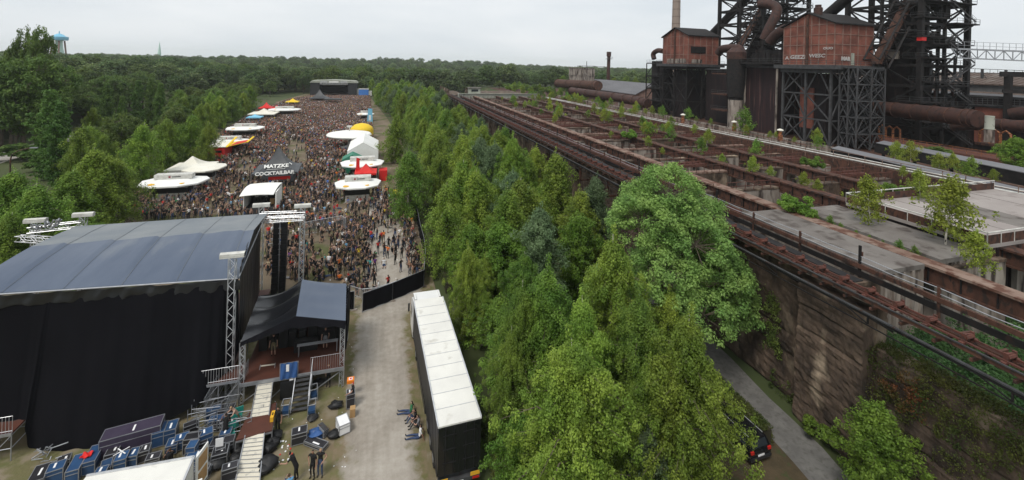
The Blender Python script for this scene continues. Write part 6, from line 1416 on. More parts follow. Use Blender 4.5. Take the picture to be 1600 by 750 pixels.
# gear on the right of the ramps
CS2 = [(468, 672, .9, .62, .75, .1, 'case_black', 'black flight case with open lid near the foot of the stairs'), (494, 690, .5, 1.5, .3, .95, 'case_black', 'long black case lying askew with a yellow sticker'), (536, 656, .7, .95, .7, .3, 'paper', 'white plastic-wrapped stack of boxes beside the gravel'),
 (548, 612, .55, .6, 1.05, .1, 'case_black', 'upright black case under the orange box at the gravel edge')]
for (a, b, sx, sy, sz, rz, col, lab) in CS2: case(a, b, 0, sx, sy, sz, rz, col, lab)
q = at(548, 592, 1.3); mb = MB(); mb.box((q.x, q.y, 1.2), (.5, .45, .22)); o = one('orange_box', mb, M['orange'], 'orange box with white square lid label on top of an upright black case', 'box')
mb = MB(); mb.box((0, 0, .235), (.26, .26, .012)); mb.build('white_label', M['paper'], o, local=True); mb = MB(); mb.box((0, 0, .245), (.14, .14, .012)); mb.build('red_square', M['red'], o, local=True)
q = at(551, 641, .4); mb = MB(); mb.box((q.x, q.y, .3), (.35, .4, .6)); one('cardboard_box', mb, M['timber'], 'brown cardboard box right of the white stack', 'box')
q = at(429, 668, 1.0)
w = thing('yellow_case', 'yellow tool case with black handle on the brown landing', 'tool case', (-6.2, 32.3, .94)); mb = MB(); mb.box((-6.2, 32.3, 1.1), (.2, .62, .3)); mb.build('shell', M['yellow'], w); mb = MB(); mb.box((-6.2, 32.3, 1.28), (.05, .2, .05)); mb.build('handle', M['black'], w)
def bag(px_, py_, r_, label, mt='black', cat='bag', name='black_bag', g_='black bags and covers on the ground'):
    q = at(px_, py_, r_ * .6); w = MB(); rn_ = [R(.75, 1.25) for _ in range(64)]
    vs = []; n, m_ = 10, 6
    for j in range(m_ + 1):
        ph = math.pi * j / m_
        for i in range(n):
            an = 2 * math.pi * i / n; k = rn_[(i * 3 + j * 7) % 64]; vs.append((q.x + math.cos(an) * math.sin(ph) * r_ * 1.25 * k, q.y + math.sin(an) * math.sin(ph) * r_ * k, max(.02, r_ * .55 - math.cos(ph) * r_ * .6 * k)))
    fs = [(j * n + i, j * n + (i + 1) % n, (j + 1) * n + (i + 1) % n, (j + 1) * n + i) for j in range(m_) for i in range(n)]
    w.add(vs, fs); return one(name, w, M[mt], label, cat, g_, smooth=60)
pos_w = ['close against the lower ramp', 'half way down beside the lower ramp', 'under the landing edge', 'biggest, beside the lower ramp', 'lowest, beside the lower ramp']
for i, (a, b, r_) in enumerate(((418, 700, .45), (425, 690, .4), (430, 680, .4), (418, 722, .5), (412, 732, .4))): bag(a, b, r_, 'black sack right of the lower ramp, ' + pos_w[i])
for i, (a, b, r_) in enumerate(((372, 700, .35), (368, 715, .35), (362, 735, .4), (372, 730, .3))): bag(a, b, r_, 'dark padded cover left of the lower ramp, %s from the landing' % ordn[i])
for a, b, r_, lab in ((525, 632, .38, 'black holdall with yellow tag beside the gravel track'), (522, 678, .35, 'black rucksack in front of the white stack'), (488, 652, .3, 'black bag on the grass near the stairs foot'), (487, 600, .35, 'black bag pile under the side stage right of the stairs'), (500, 596, .4, 'dark amplifier cover under the side stage'), (338, 722, .45, 'large black bag beside the open van door')): bag(a, b, r_, lab)
bag(493, 678, .42, 'bright blue shopping bag full of gear on the grass', 'tarp_blue', 'bag', 'blue_bag', None)
q = at(505, 672, .3); w = thing('grey_gear_case', 'grey ridged gear case leaning beside the blue bag', 'gear case', (q.x, q.y, 0)); mb = MB()
mb.box((q.x, q.y, .3), (.3, .8, .5), .6); mb.build('shell', M['steel_grey'], w); mb = MB()
for k in range(5): mb.box((q.x - .02, q.y, .12 + k * .1), (.36, .84, .02), .6)
mb.build('ridge', M['galv'], w)
for px_, py_, lab in ((447, 640, 'steel trolley frame standing left of the stairs'), (490, 616, 'steel trolley with blue crate right of the stairs'), (487, 640, 'folded chair frame at the foot of the stairs')):
    q = at(px_, py_, .4); w = thing('steel_trolley', lab, 'trolley', (q.x, q.y, 0), R(-.3, .3), 'steel trolleys by the stairs')
    mb = MB()
    for x in (-.25, .25):
        mb.path([(x, -.3, .05), (x, -.3, .95), (x, .3, .95), (x, .3, .05)], .025, 6); mb.tube((x, -.3, .5), (x, .3, .5), .02, 5)
    for y in (-.3, .3):
        for z in (.25, .95): mb.tube((-.25, y, z), (.25, y, z), .02, 5)
    mb.build('tube_frame', M['galv'], w, local=True)
    mb = MB(); mb.box((0, 0, .38), (.42, .5, .22)); mb.build('crate', M['case_blue'], w, local=True)
w = thing('teal_seat', 'stacked teal plastic seats beside the half-dressed man', 'seats', (-10.2, 32.2, 0)); mb = MB(); teal = mat('teal_plastic', (.02, .2, .17), (.03, .25, .2), 2, .4)
for i in range(3):
    q = at(372 - i * 6, 648 + i * 12, .7); mb.box((q.x, q.y, .55), (.5, .5, .06), .3); mb.box((q.x, q.y + .25, .8), (.5, .06, .5), .3)
mb.build('seat_shell', teal, w)
random.seed(58)
LT = ['white cup', 'crumpled white paper', 'red crisp packet', 'white paper plate']
for i in range(16):
    a, b = R(433, 462), R(686, 740); q = at(a, b, .03); k = i % 4; mb = MB(); mb.box((q.x, q.y, .03), (R(.07, .13), R(.05, .1), .02 if k != 0 else .06), R(0, 3)); one('litter_item', mb, M['red'] if k == 2 else M['paper'], '%s littering the grass right of the lower ramp, %s piece' % (LT[k], ordn[i]), 'litter', 'litter on the grass')
random.seed(59)
mb = MB()
for i in range(60):
    q = at(R(415, 560), R(520, 745), .012); mb.box((q.x + R(-.5, .5), q.y, .03), (R(.03, .09), R(.03, .07), .012), R(0, 3))
for i in range(260):
    q = V(R(-36, 5.5), R(49, 120), .0); mb.box((q.x, q.y, .03), (R(.06, .15), R(.06, .12), .03), R(0, 3))
o = one('ground_litter', mb, M['paper'], 'scattered paper cups and scraps over the trodden ground', 'litter', kind='stuff')
# ---------------------------------------------------------------- car and clipped hedges
w = thing('parked_car', 'black estate car parked under the birch beside the clipped hedge', 'car', (23.75, 23.9, 0), math.radians(3))
def CP(mb, n_, mt, sm=None): return mb.build(n_, M[mt], w, sm, local=True)
mb = MB(); prof = [(-2.2, .3), (-2.25, .75), (-2.15, 1.0), (-1.95, 1.42), (-1.2, 1.5), (.3, 1.46), (1.05, 1.0), (2.0, .85), (2.2, .6), (2.2, .3)]
def car_sec(k, inset, up_=0): return [(x_ * 1.0, z_) for x_, z_ in prof]
hw = .86
vs = []; nP = len(prof)
for xk, sc in ((-hw, 0), (hw, 0)):
    for (y, z) in prof: vs.append((xk * (1 if z < 1.02 else .84), y, z))
fs = [(i, (i + 1) % nP, nP + (i + 1) % nP, nP + i) for i in range(nP)]; fs += [tuple(reversed(range(nP))), tuple(range(nP, 2 * nP))]
mb.add(vs, fs); CP(mb, 'body', 'gloss')
mb = MB(); mb.add([(-.66, -2.17, 1.02), (.66, -2.17, 1.02), (.6, -1.99, 1.38), (-.6, -1.99, 1.38)], [(0, 1, 2, 3)]); CP(mb, 'rear_window', 'glass')
for s_ in (-1, 1):
    mb = MB(); mb.add([(s_ * .868, -1.9, 1.04), (s_ * .868, .9, 1.04), (s_ * .745, .25, 1.4), (s_ * .745, -1.75, 1.4)], [(0, 1, 2, 3)]); CP(mb, 'side_window', 'glass')
    mb = MB(); mb.bb(s_ * .72 - .12, s_ * .72 + .12, -2.27, -2.18, .78, .95); CP(mb, 'tail_lamp', 'red_light')
    mb = MB(); mb.tube((s_ * .6, -1.8, 1.54), (s_ * .6, .2, 1.52), .025, 6); CP(mb, 'roof_rail', 'alu')
    for y in (-1.4, 1.4): mb = MB(); mb.tube((s_ * .72, y, .31), (s_ * .88, y, .31), .31, 16); CP(mb, 'wheel', 'rubber', 40)
mb = MB(); mb.bb(-.26, .26, -2.275, -2.255, .55, .66); CP(mb, 'number_plate', 'paper')
mb = MB(); mb.bb(-.84, .84, -2.3, -2.2, .35, .52); CP(mb, 'rear_bumper', 'truck_black')
def hedge(label, pts, w_, h_, n):
    P_ = [Vector((x, y, 0)) for x, y in pts]; root = thing('clipped_hedge', label, 'hedge', (P_[0].x, P_[0].y, 0)); C, Rd = [], []
    L = sum((P_[i + 1] - P_[i]).length for i in range(len(P_) - 1)); mb = MB()
    for i in range(len(P_) - 1):
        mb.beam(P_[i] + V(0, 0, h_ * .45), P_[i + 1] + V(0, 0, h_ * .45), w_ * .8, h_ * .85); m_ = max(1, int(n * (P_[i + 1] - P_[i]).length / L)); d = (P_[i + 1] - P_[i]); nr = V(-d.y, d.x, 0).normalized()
        for _ in range(m_):
            p = P_[i] + d * random.random(); a = random.random()
            if a < .55: q = p + nr * R(-w_ / 2, w_ / 2) + V(0, 0, h_)
            else: q = p + nr * (w_ / 2) * (1 if random.random() < .5 else -1) + V(0, 0, R(.1, h_))
            C.append(tuple(q - root.location)); Rd.append((.16, .16, .12))
    v, f = leaf_cloud(C, Rd, 22, .09, up=.5); o = bpy.data.objects.new('foliage', npmesh('foliage', v, f, M['hedge'])); COL.objects.link(o); o.parent = root
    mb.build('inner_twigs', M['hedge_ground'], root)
hedge('clipped green hedge along the right road beside the parked car', [(25.35, 22.6), (25.7, 29.5)], .9, 1.2, 900)
hedge('trimmed hedge strip running beside the truck tail', [(7.7, 22.5), (7.6, 30)], .9, 1.2, 700)
hedge('trimmed hedge following the black fence up to its bend', [(7.9, 47), (8.2, 60)], .9, 1.2, 500)
hedge('trimmed hedge beyond the fence bend by the trees', [(8.1, 62), (8.4, 84)], .9, 1.3, 600)
plant_top('broad', 1372, 630, 6.2, 'bright maple-like young tree at the bottom edge in front of the ivy wall', wide=1.0)
plant('broad', 30.6, 14.0, 3.4, 'small leafy tree at the lower right corner', wide=1.3)
plant('shrub', 29.6, 21.6, 2.2, 'low green bush at the foot of the ivy wall', wide=1.0)
# lamp post and small things at the left
q = at(14, 335, 0); L_ = at_s(14, 240, q.y); w = thing('street_lamp', 'tall curved street lamp among the trees at the left edge', 'street lamp', q)
mb = MB(); mb.path([q, q + V(0, 0, L_.z - 1), q + V(.15, 0, L_.z - .2), q + V(.9, 0, L_.z + .4), q + V(2.4, 0, L_.z + .8)], .09, 8); mb.build('pole', M['rust'], w, 50); mb = MB(); mb.box((q.x + 2.8, q.y, L_.z + .8), (.9, .3, .14)); mb.build('lamp_head', M['galv'], w)
# white van half hidden in the trees
q = at(783, 366, 2.0); w = thing('hidden_white_van', 'white vehicle roof half hidden by leaves in the strip of trees', 'van', (q.x, q.y, 0))
mb = MB(); mb.bb(q.x - .95, q.x + .95, q.y - 2.4, q.y + 2.4, .4, 2.1); mb.build('body', M['white_metal'], w); mb = MB(); mb.bb(q.x - .85, q.x + .85, q.y - 2.43, q.y - 2.402, 1.3, 1.9); mb.build('window', M['glass'], w)
# ---------------------------------------------------------------- people backstage
BS = [('stand', (513, 604), 2.8, dict(arm=('fold', 'hip')), 'black', 'black', 'blond', 'man in black standing with arms folded right of the side stage stairs'),
 ('stand', (551, 634), 1.9, dict(arm=('reach', 'down'), stride=.5), 'black', 'charcoal', 'dark', 'person in red cap and black t-shirt pushing a case at the gravel edge'),
 ('stand', (434, 676), 2.7, dict(arm=('down', 'down')), 'black', 'black', 'dark', 'person dressed in black standing beside the brown landing'),
 ('stand', (488, 748), 2.6, dict(arm=('down', 'hip')), 'black', 'black', 'dark', 'person in black with long dark hair at the bottom, left of a companion'),
 ('stand', (500, 745), 2.9, dict(arm=('hip', 'hip')), 'black', 'denim', 'blond', 'person in black vest with bare arms, hands on hips, at the bottom edge'),
 ('stand', (463, 752), 1.2, dict(arm=('reach', 'fold'), lean=.9), 'black', 'black', 'dark', 'person in black cap bending forward at the bottom edge'),
 ('sit', (452, 760), .4, 'knees', 'lightblue', 'denim', 'brown', 'person in pale blue shirt crouching beside the one bending forward'),
 ('sit', (642, 640), 1.35, 'out', 'green', 'denim', 'dark', 'dark-haired person in green shirt sitting beside the truck, furthest of four'),
 ('sit', (650, 652), 1.5, 'knees', 'black', 'denim', 'dark', 'person in black sitting second from the far end beside the truck'),
 ('sit', (655, 662), 1.45, 'knees', 'grey', 'charcoal', 'brown', 'person in grey sitting third in the row beside the truck'),
 ('sit', (656, 678), 1.4, 'out', 'white', 'denim', 'dark', 'person in white shirt and jeans sitting nearest in the row beside the truck'),
 ('stand1', (427, 556), 3.1, dict(arm='down'), 'black', 'khaki', 'dark', 'person in black with shorts standing in the shade of the side stage'),
 ('stand1', (508, 545), 3.2, dict(arm=('reach', 'down')), 'black', 'grey', 'blond', 'person in grey shorts working on the side stage behind the rail'),
 ('stand', (372, 668), 2.2, dict(arm=('reach', 'reach'), lean=.9), 'bare', 'khaki', 'blond', 'shirtless man leaning forward beside the teal seats'),
 ('stand', (352, 690), .2, dict(arm=('reach', 'fold'), lean=.4), 'black', 'black', 'dark', 'person in black handing something to the shirtless man'),
 ('sit', (266, 718), .6, 'knees', 'black', 'charcoal', 'brown', 'brown-haired person seated between the flight cases by the van')]
BODY = {}
for kind, (px_, py_), rz, po, shirt, legs, hair, lab in BS:
    z0 = 1.6 if kind == 'stand1' else 0.0
    d = sitting(po) if kind == 'sit' else standing(**po)
    lh = 'long dark hair' in lab; d = dp(d, shirt=shirt != 'bare', sleeve='vest' not in lab, long='shorts' not in lab)
    me = body_mesh(d, True, lh); q = at(px_, py_ if kind != 'sit' else py_ + 6, z0)
    o = person(me, q, rz, lab, random.randrange(3), shirt if shirt != 'bare' else 'bare', legs, hair, 'people backstage', 1.0)
    if 'red cap' in lab: o.material_slots[4].material = CL['red']
    if 'black cap' in lab: o.material_slots[4].material = CL['black']
# ---------------------------------------------------------------- black fence and barriers at the rear of the crowd
random.seed(61); rng = np.random.default_rng(61)
FP = [at(553, 487), at(540, 490)]
fl = [(566, 489), (612, 472), (665, 450)]
def fpanel(a, b, h, label, lean=0.0):
    w = thing('fence_panel', label, 'fence panel', a, group='black cloth fence panels'); d = (b - a).normalized(); nr = V(-d.y, d.x, 0)
    mb = MB(); n = 8; mb.grid(12, 3, lambda u, v: a.lerp(b, u) + V(0, 0, .12 + v * (h - .12)) + nr * (.05 * math.sin(u * 14) + lean * v), thick=nr * .02); mb.build('black_cloth', M['black_fabric'], w, 60)
    mb = MB(); mb.tube(a + V(0, 0, h), b + V(0, 0, h), .03, 5); mb.tube(a, a + V(0, 0, h), .035, 6); mb.tube(b, b + V(0, 0, h), .035, 6); mb.tube(a + V(0, 0, .1), b + V(0, 0, .1), .025, 5); mb.build('frame_tube', M['galv'], w)
    mb = MB(); mb.box((b.x, b.y, .07), (.6, .22, .14)); mb.build('foot', M['conc'], w)
pts_f = [at(566, 489), at(613, 471), at(662, 449)]
fpanel(pts_f[0], pts_f[1], 1.95, 'black cloth fence panel right of the gap, middle one of the three by the truck')
fpanel(pts_f[1], pts_f[2], 1.95, 'black cloth fence panel reaching from the middle one to the hedge')
fpanel(at(539, 487), at(553, 485), 1.95, 'short black fence panel beside the side stage tent')
side = [at(662, 449), V(6.1, 54.5, 0), V(6.25, 58.5, 0), V(6.2, 63, 0), V(6.3, 67.5, 0), V(6.3, 72, 0), V(6.5, 77, 0), V(6.8, 82, 0), V(7.2, 88, 0)]
for i in range(len(side) - 1): fpanel(side[i], side[i + 1], 1.95, 'black cloth fence panel along the hedge, %s from the corner by the truck' % ordn[i])
def crowd_barrier(label, pts, grp='steel crowd barriers'):
    for i in range(len(pts) - 1):
        hb = 2.0 if 'bright' in label else 1.1; a, b = pts[i], pts[i + 1]; w = thing('crowd_barrier', label % ordn[i], 'crowd barrier', a, group=grp)
        mb = MB(); mb.tube(a + V(0, 0, hb), b + V(0, 0, hb), .03, 5); mb.tube(a + V(0, 0, .2), b + V(0, 0, .2), .02, 5); n = 14
        for k in range(n + 1): p = a.lerp(b, k / n); mb.tube(p + V(0, 0, .2 if 0 < k < n else 0), p + V(0, 0, hb), .012 if 0 < k < n else .03, 4)
        mb.build('grille', M['alu'], w)
crowd_barrier('steel barrier in the line across the gap beside the black fence, %s piece', [at(545, 462), at(565, 468), at(585, 466), at(610, 458), at(632, 450)])
crowd_barrier('bright steel barrier in the middle of the crowd behind the right truss wing, %s piece', [at(474, 370), at(492, 366), at(512, 362), at(533, 358), at(540, 362)])
crowd_barrier('steel barrier beside the hanging loudspeakers, %s piece', [at(417, 395), at(434, 391), at(447, 388)])
# ---------------------------------------------------------------- stalls and tents
def canopy_stand(px_, py_, wdt, dep, label, rot=0.0, h=3.0, sign=True, mt='white_fabric', logo='yellow', legs=True):
    """drinks stand: long tapered canopy with a raised white sign box"""
    q = at(px_, py_, h); w = thing('drinks_stand', label, 'drinks stand', (q.x, q.y, 0), rot, 'drinks stands with flat white canopies')
    a, b = wdt / 2, dep / 2; o = [(-a, b * .5), (-a * .86, -b * .55), (-a * .35, -b), (a * .35, -b), (a * .86, -b * .55), (a, b * .5), (a * .8, b), (-a * .8, b)]
    mb = MB(); n = len(o); vs = [V(x, y, h - .22) for x, y in o] + [V(x, y, h) for x, y in o] + [V(x * .5, y * .4 + b * .2, h + .45) for x, y in o]
    mb.add(vs, [(i, (i + 1) % n, n + (i + 1) % n, n + i) for i in range(n)] + [(n + i, n + (i + 1) % n, 2 * n + (i + 1) % n, 2 * n + i) for i in range(n)] + [tuple(range(2 * n, 3 * n)), tuple(reversed(range(n)))])
    mb.build('canopy', M[mt], w, local=True)
    if sign:
        mb = MB(); mb.box((0, b * .25, h + .85), (wdt * .55, 1.6, .75)); mb.build('sign_box', M['white_metal'], w, local=True)
        mb = MB(); mb.box((-.5, b * .25 - .81, h + .85), (.3, .02, .3)); mb.build('sign_badge', M['maroon_badge'], w, local=True); mb = MB(); mb.box((.5, b * .25 - .81, h + .85), (1.3, .02, .16)); mb.build('sign_line', M['steel_grey'], w, local=True)
    if logo:
        mb = MB(); mb.box((-a * .45, -b * .72, h + .1), (1.3, .5, .03)) if False else mb.lathe((-a * .45, -b * .6, h + .12), [(.55, 0), (.5, .08)], 14); mb.lathe((a * .4, -b * .6, h + .12), [(.4, 0), (.36, .08)], 14); mb.build('canopy_emblem', M[logo], w, local=True)
    mb = MB(); mb.box((0, b * .1, 1.2), (wdt * .5, dep * .4, 2.4)); mb.build('counter_body', M['white_metal'], w, local=True)
    mb = MB(); mb.box((0, b * .1, 1.7), (wdt * .5 + .06, dep * .4 + .06, .9)); mb.build('serving_hatch', M['black'], w, local=True)
    if legs:
        for x in (-a * .7, a * .7): mb = MB(); mb.tube((x, -b * .4, 0), (x, -b * .4, h - .2), .05, 6); mb.build('support_pole', M['galv'], w, local=True)
    return w
M['maroon_badge'] = mat('maroon_badge', (.25, .02, .04), (.2, .02, .03), 2, .6)
def pagoda(px_, py_, wd, label, eave=2.5, peak=5.0, mt='white_fabric', name='pagoda_tent', rot=0.0, walls=False, grp='pagoda tents'):
    q = at(px_, py_, 0); w = thing(name, label, 'tent', (q.x, q.y, 0), rot, grp); a = wd / 2
    mb = MB(); N = 10
    def ringz(k): return eave + (peak - eave) * (k ** 2.1)
    vs = []; 
    for j in range(N + 1):
        k = j / N; r_ = a * (1 - k) + .06 * k; z = ringz(k)
        for (x, y) in ((-1, -1), (0, -1), (1, -1), (1, 0), (1, 1), (0, 1), (-1, 1), (-1, 0)): m_ = .97 if 0 in (x, y) and 0 < k < 1 else 1; vs.append((x * r_ * m_, y * r_ * m_, z - (.06 if 0 in (x, y) else 0)))
    fs = [(j * 8 + i, j * 8 + (i + 1) % 8, (j + 1) * 8 + (i + 1) % 8, (j + 1) * 8 + i) for j in range(N) for i in range(8)] + [tuple(range(N * 8, N * 8 + 8))]
    mb.add(vs, fs)
    mb.build('roof_sheet', M[mt], w, 35, local=True)
    mb = MB()
    for (x0_, y0_, x1_, y1_) in ((-a, -a, a, -a), (a, -a, a, a), (a, a, -a, a), (-a, a, -a, -a)): mb.prism([(x0_, y0_, eave - .35), (x1_, y1_, eave - .35), (x1_, y1_, eave), (x0_, y0_, eave)], (.02, .02, 0))
    mb.build('valance', M[mt], w, local=True)
    mb = MB()
    for x in (-a, a):
        for y in (-a, a): mb.tube((x, y, 0), (x, y, eave), .05, 6)
    mb.build('tent_pole', M['galv'], w, local=True)
    if walls: mb = MB(); mb.box((0, 0, .55), (wd * .8, wd * .8, 1.1)); mb.build('counter', M['black' if mt != 'white_fabric' else 'white_metal'], w, local=True)
    return w
def gable_tent(px_, py_, wd, dp_, label, eave, peak, mt, rot=0.0, openfront=False):
    q = at(px_, py_, 0); w = thing('gable_tent', label, 'tent', (q.x, q.y, 0), rot); a, b = wd / 2, dp_ / 2
    for nm, x in (('left_roof_sheet', -1), ('right_roof_sheet', 1)):
        mb = MB(); mb.prism([(x * a, -b, eave), (0, -b, peak), (0, b, peak), (x * a, b, eave)], (0, 0, .06)); mb.build(nm, M[mt], w, local=True)
    mb = MB(); mb.prism([(-a, b, 0), (a, b, 0), (a, b, eave), (0, b, peak - .02), (-a, b, eave)], (0, .05, 0)); mb.bb(a - .05, a, -b, b - .01, 0, eave); mb.bb(-a, -a + .05, -b, b - .01, 0, eave)
    if not openfront: mb.prism([(-a + .06, -b, 0), (a - .06, -b, 0), (a - .06, -b, eave), (0, -b, peak - .04), (-a + .06, -b, eave)], (0, .05, 0))
    mb.build('side_cloth', M[mt], w, local=True); return w
canopy_stand(270, 284, 10.2, 6.4, 'large white drinks stand with yellow emblems nearest on the left', R(-.05, .05))
pagoda(300, 279, 7.2, 'cream pointed tent directly behind the nearest left drinks stand', 2.6, 4.6, 'cream')
canopy_stand(318, 262, 7.2, 6.5, 'cream sloping canopy behind the pointed cream tent', 0, 3.0, False, 'cream', None)
q = at(345, 247, 0); w = thing('snack_stall', 'red snack trailer with yellow and white roof and gold side boards', 'food stall', (q.x, q.y, 0))
mb = MB(); mb.bb(q.x - 2.6, q.x + 1.2, q.y - 1.5, q.y + 4.5, .3, 2.9); mb.build('trailer_body', M['red'], w)
mb = MB(); mb.prism([(q.x - 2.8, q.y - 1.7, 2.95), (q.x + 1.4, q.y - 1.7, 2.95), (q.x + 1.4, q.y + 4.8, 3.3), (q.x - 2.8, q.y + 4.8, 3.3)], (0, 0, .1)); mb.build('roof', M['cream'], w)
mb = MB(); mb.prism([(q.x + 1.4, q.y - 1.5, 2.9), (q.x + 5.6, q.y + .5, 3.7), (q.x + 5.6, q.y + 4.5, 3.7), (q.x + 1.4, q.y + 4.5, 3.1)], (0, 0, .08)); mb.build('lifted_flap', M['tent_yellow'], w)
mb = MB(); mb.prism([(q.x + 2.4, q.y - .6, 3.19), (q.x + 5.2, q.y + .7, 3.74), (q.x + 5.2, q.y + 3.6, 3.76), (q.x + 2.4, q.y + 3.6, 3.26)], (0, 0, .08)); mb.build('red_panel', M['red'], w)
for dx_ in (1.5, 5.4): mb = MB(); mb.beam((q.x + dx_, q.y - 1.4 if dx_ < 2 else q.y + .6, 2.9 if dx_ < 2 else 3.6), (q.x + dx_ + 1.0, q.y + 3, 4.7), .5, .12); mb.build('gold_board', M['tent_yellow'], w)
textmesh('lettering', 'Grill', .9, facing((q.x - .7, q.y - 1.52, 1.9), (0, -1, 0)), 'tent_yellow', w, .01, .2) if False else None
mb = MB(); mb.bb(q.x - 2, q.x + .6, q.y - 1.54, q.y - 1.51, 1.6, 2.2); mb.build('sign_stripe', M['black'], w)
mb = MB(); q2 = at(330, 250, 0); mb.bb(q2.x - 2.5, q2.x + 1, q2.y - 3, q2.y - .5, .3, 2.2); one('red_kiosk', mb, M['red'], 'low red kiosk in front of the red snack trailer', 'kiosk')
canopy_stand(357, 221, 9.4, 7.0, 'white drinks stand with long sign box beyond the red snack trailer', 0)
canopy_stand(382, 200, 10.5, 8.0, 'white drinks stand, third sign box along the left row', 0, 3.2)
pagoda(398, 192, 5.0, 'small blue and white stall tent on the left row', 2.4, 3.4, 'lightblue')
pagoda(412, 187, 9.5, 'white pointed tent left of the first red tent', 2.8, 4.6, 'cream')
pagoda(416, 178, 5.5, 'bright red pointed tent on the far left row', 3.0, 5.2, 'red')
pagoda(432, 180, 5.5, 'second red tent, lower, beside the bright red one', 2.8, 4.4, 'red')
canopy_stand(444, 171, 13, 8, 'white stand far along the left row beyond the red tents', 0, 3.2)
pagoda(457, 166, 6, 'small yellow and white tent at the far end of the left row', 2.6, 4.2, 'tent_yellow')
canopy_stand(559, 287, 8.0, 6.0, 'white drinks stand nearest on the right side of the crowd', 0, 3.0)
pagoda(571, 288, 4.2, 'red tent between two white drinks stands on the right', 2.7, 4.2, 'red', walls=True)
q = at(555, 288, 0); mb = MB(); mb.prism([(q.x, q.y, 0), (q.x + .9, q.y, 0), (q.x + .7, q.y, 5.2), (q.x + .1, q.y, 5.4)], (0, .05, 0)); one('red_flag', mb, M['red'], 'tall red banner flag beside the red tent', 'flag')
mb = MB(); mb.bb(q.x + 4.6, q.x + 6.2, q.y + 1.5, q.y + 4, 0, 2.2); one('red_counter', mb, M['red'], 'red counter half hidden by trees beside the red tent', 'counter')
canopy_stand(566, 255, 9.0, 6.5, 'white drinks stand behind the red tent with a wide sign box', 0, 3.2)
gable_tent(550, 268, 4.2, 4, 'small green gabled tent in front of the white pavilion', 3.0, 4.1, 'green_tent')
gable_tent(568, 250, 7.0, 14, 'large white gabled pavilion on the right side of the crowd', 3.6, 5.6, 'white_fabric')
# round bar roof
q = at(545, 236, 0); w = thing('round_bar', 'round bar under a huge white disc roof on a central mast', 'bar', (q.x, q.y, 0))
mb = MB(); mb.lathe((0, 0, 4.2), [(5.6, 0), (5.9, .35), (5.6, .7), (2.5, 1.25), (.4, 1.35)], 28); mb.build('disc_roof', M['white_fabric'], w, 30, local=True)
mb = MB(); mb.tube((0, 0, 0), (0, 0, 4.3), .3, 10); mb.tube((0, 0, 5.5), (0, 0, 6.8), .12, 8); mb.box((0, 0, 6.8), (1.4, .3, .5)); mb.build('mast', M['white_metal'], w, local=True)
mb = MB(); mb.lathe((0, 0, 0), [(2.6, 0), (2.6, 1.1), (2.3, 1.1)], 20); mb.build('round_counter', M['white_metal'], w, local=True)
q = at(565, 216, 0); w = thing('yellow_tent', 'yellow dome-shaped tent behind the round white bar roof', 'tent', (q.x, q.y, 0)); mb = MB(); mb.lathe((0, 0, 0), [(3.6, 0), (3.6, 2.9), (3.2, 3.7), (2.0, 4.5), (.3, 4.9)], 18); mb.build('dome', M['tent_yellow'], w, 50, local=True)
q = at(573, 196, 0); w = thing('flag_banner', 'tall pale blue and white banner flag on the right edge', 'flag', (q.x, q.y, 0)); mb = MB(); mb.prism([(0, 0, .5), (2.2, 0, .5), (1.9, 0, 6.4), (.4, 0, 6.6)], (0, .06, 0)); mb.build('cloth', M['lightblue'], w, local=True)
mb = MB(); mb.prism([(.7, -.03, 2), (1.5, -.03, 2), (1.5, -.03, 4), (.7, -.03, 4)], (0, .02, 0)); mb.build('white_panel', M['white_fabric'], w, local=True); mb = MB(); mb.tube((0, 0, 0), (0, 0, 6.6), .06, 6); mb.build('pole', M['galv'], w, local=True)
canopy_stand(571, 178, 7, 5, 'small white stand far along the right side of the crowd', 0, 3)
# cocktail bar tent
w = pagoda(434, 286, 8.0, 'charcoal pointed cocktail bar tent standing in the middle of the crowd', 3.0, 7.4, 'tent_black', 'cocktail_tent', 0.06, True, None)
p = w.location; u0 = at(434, 287, 0)
def tent_text(body, size, z, y_off, tilt, sx=1.15, bold=.03, dx=0, rt=0):
    m4 = Matrix.Translation((p.x + dx, p.y + y_off, z)) @ Matrix.Rotation(.06 + rt, 4, 'Z') @ Matrix.Rotation(math.radians(90 - tilt), 4, 'X')
    w.rotation_euler = (0, 0, 0); o = textmesh('lettering', body, size, m4, 'white_fabric', w, .02, 0, bold, sx); w.rotation_euler = (0, 0, .06); return o
def roof_y(z, a_=4.0, eave=3.0, peak=7.4): k = ((z - eave) / (peak - eave)) ** (1 / 2.1); return -(a_ * (1 - k))
zz = 3.95; tent_text('MATZKE', 1.05, zz, roof_y(zz) - .34, 44, 1.05, .035)
mb = MB(); mb.bb(-1.6, 1.6, roof_y(3.5) - .3, roof_y(3.5) - .2, 3.44, 3.5); mb.build('underline', M['white_fabric'], w, local=True)
tent_text('COCKTAILBAR', .9, 3.0, -4.15, 10, 1.1, .04)
tent_text('22', .8, 3.9, -.4, 50, 1.0, .03, 2.3, 1.57)
mb = MB(); mb.bb(-1.2, 2.6, -3.3, -3.22, 1.5, 2.1); mb.build('red_back_bar', M['red'], w, local=True)
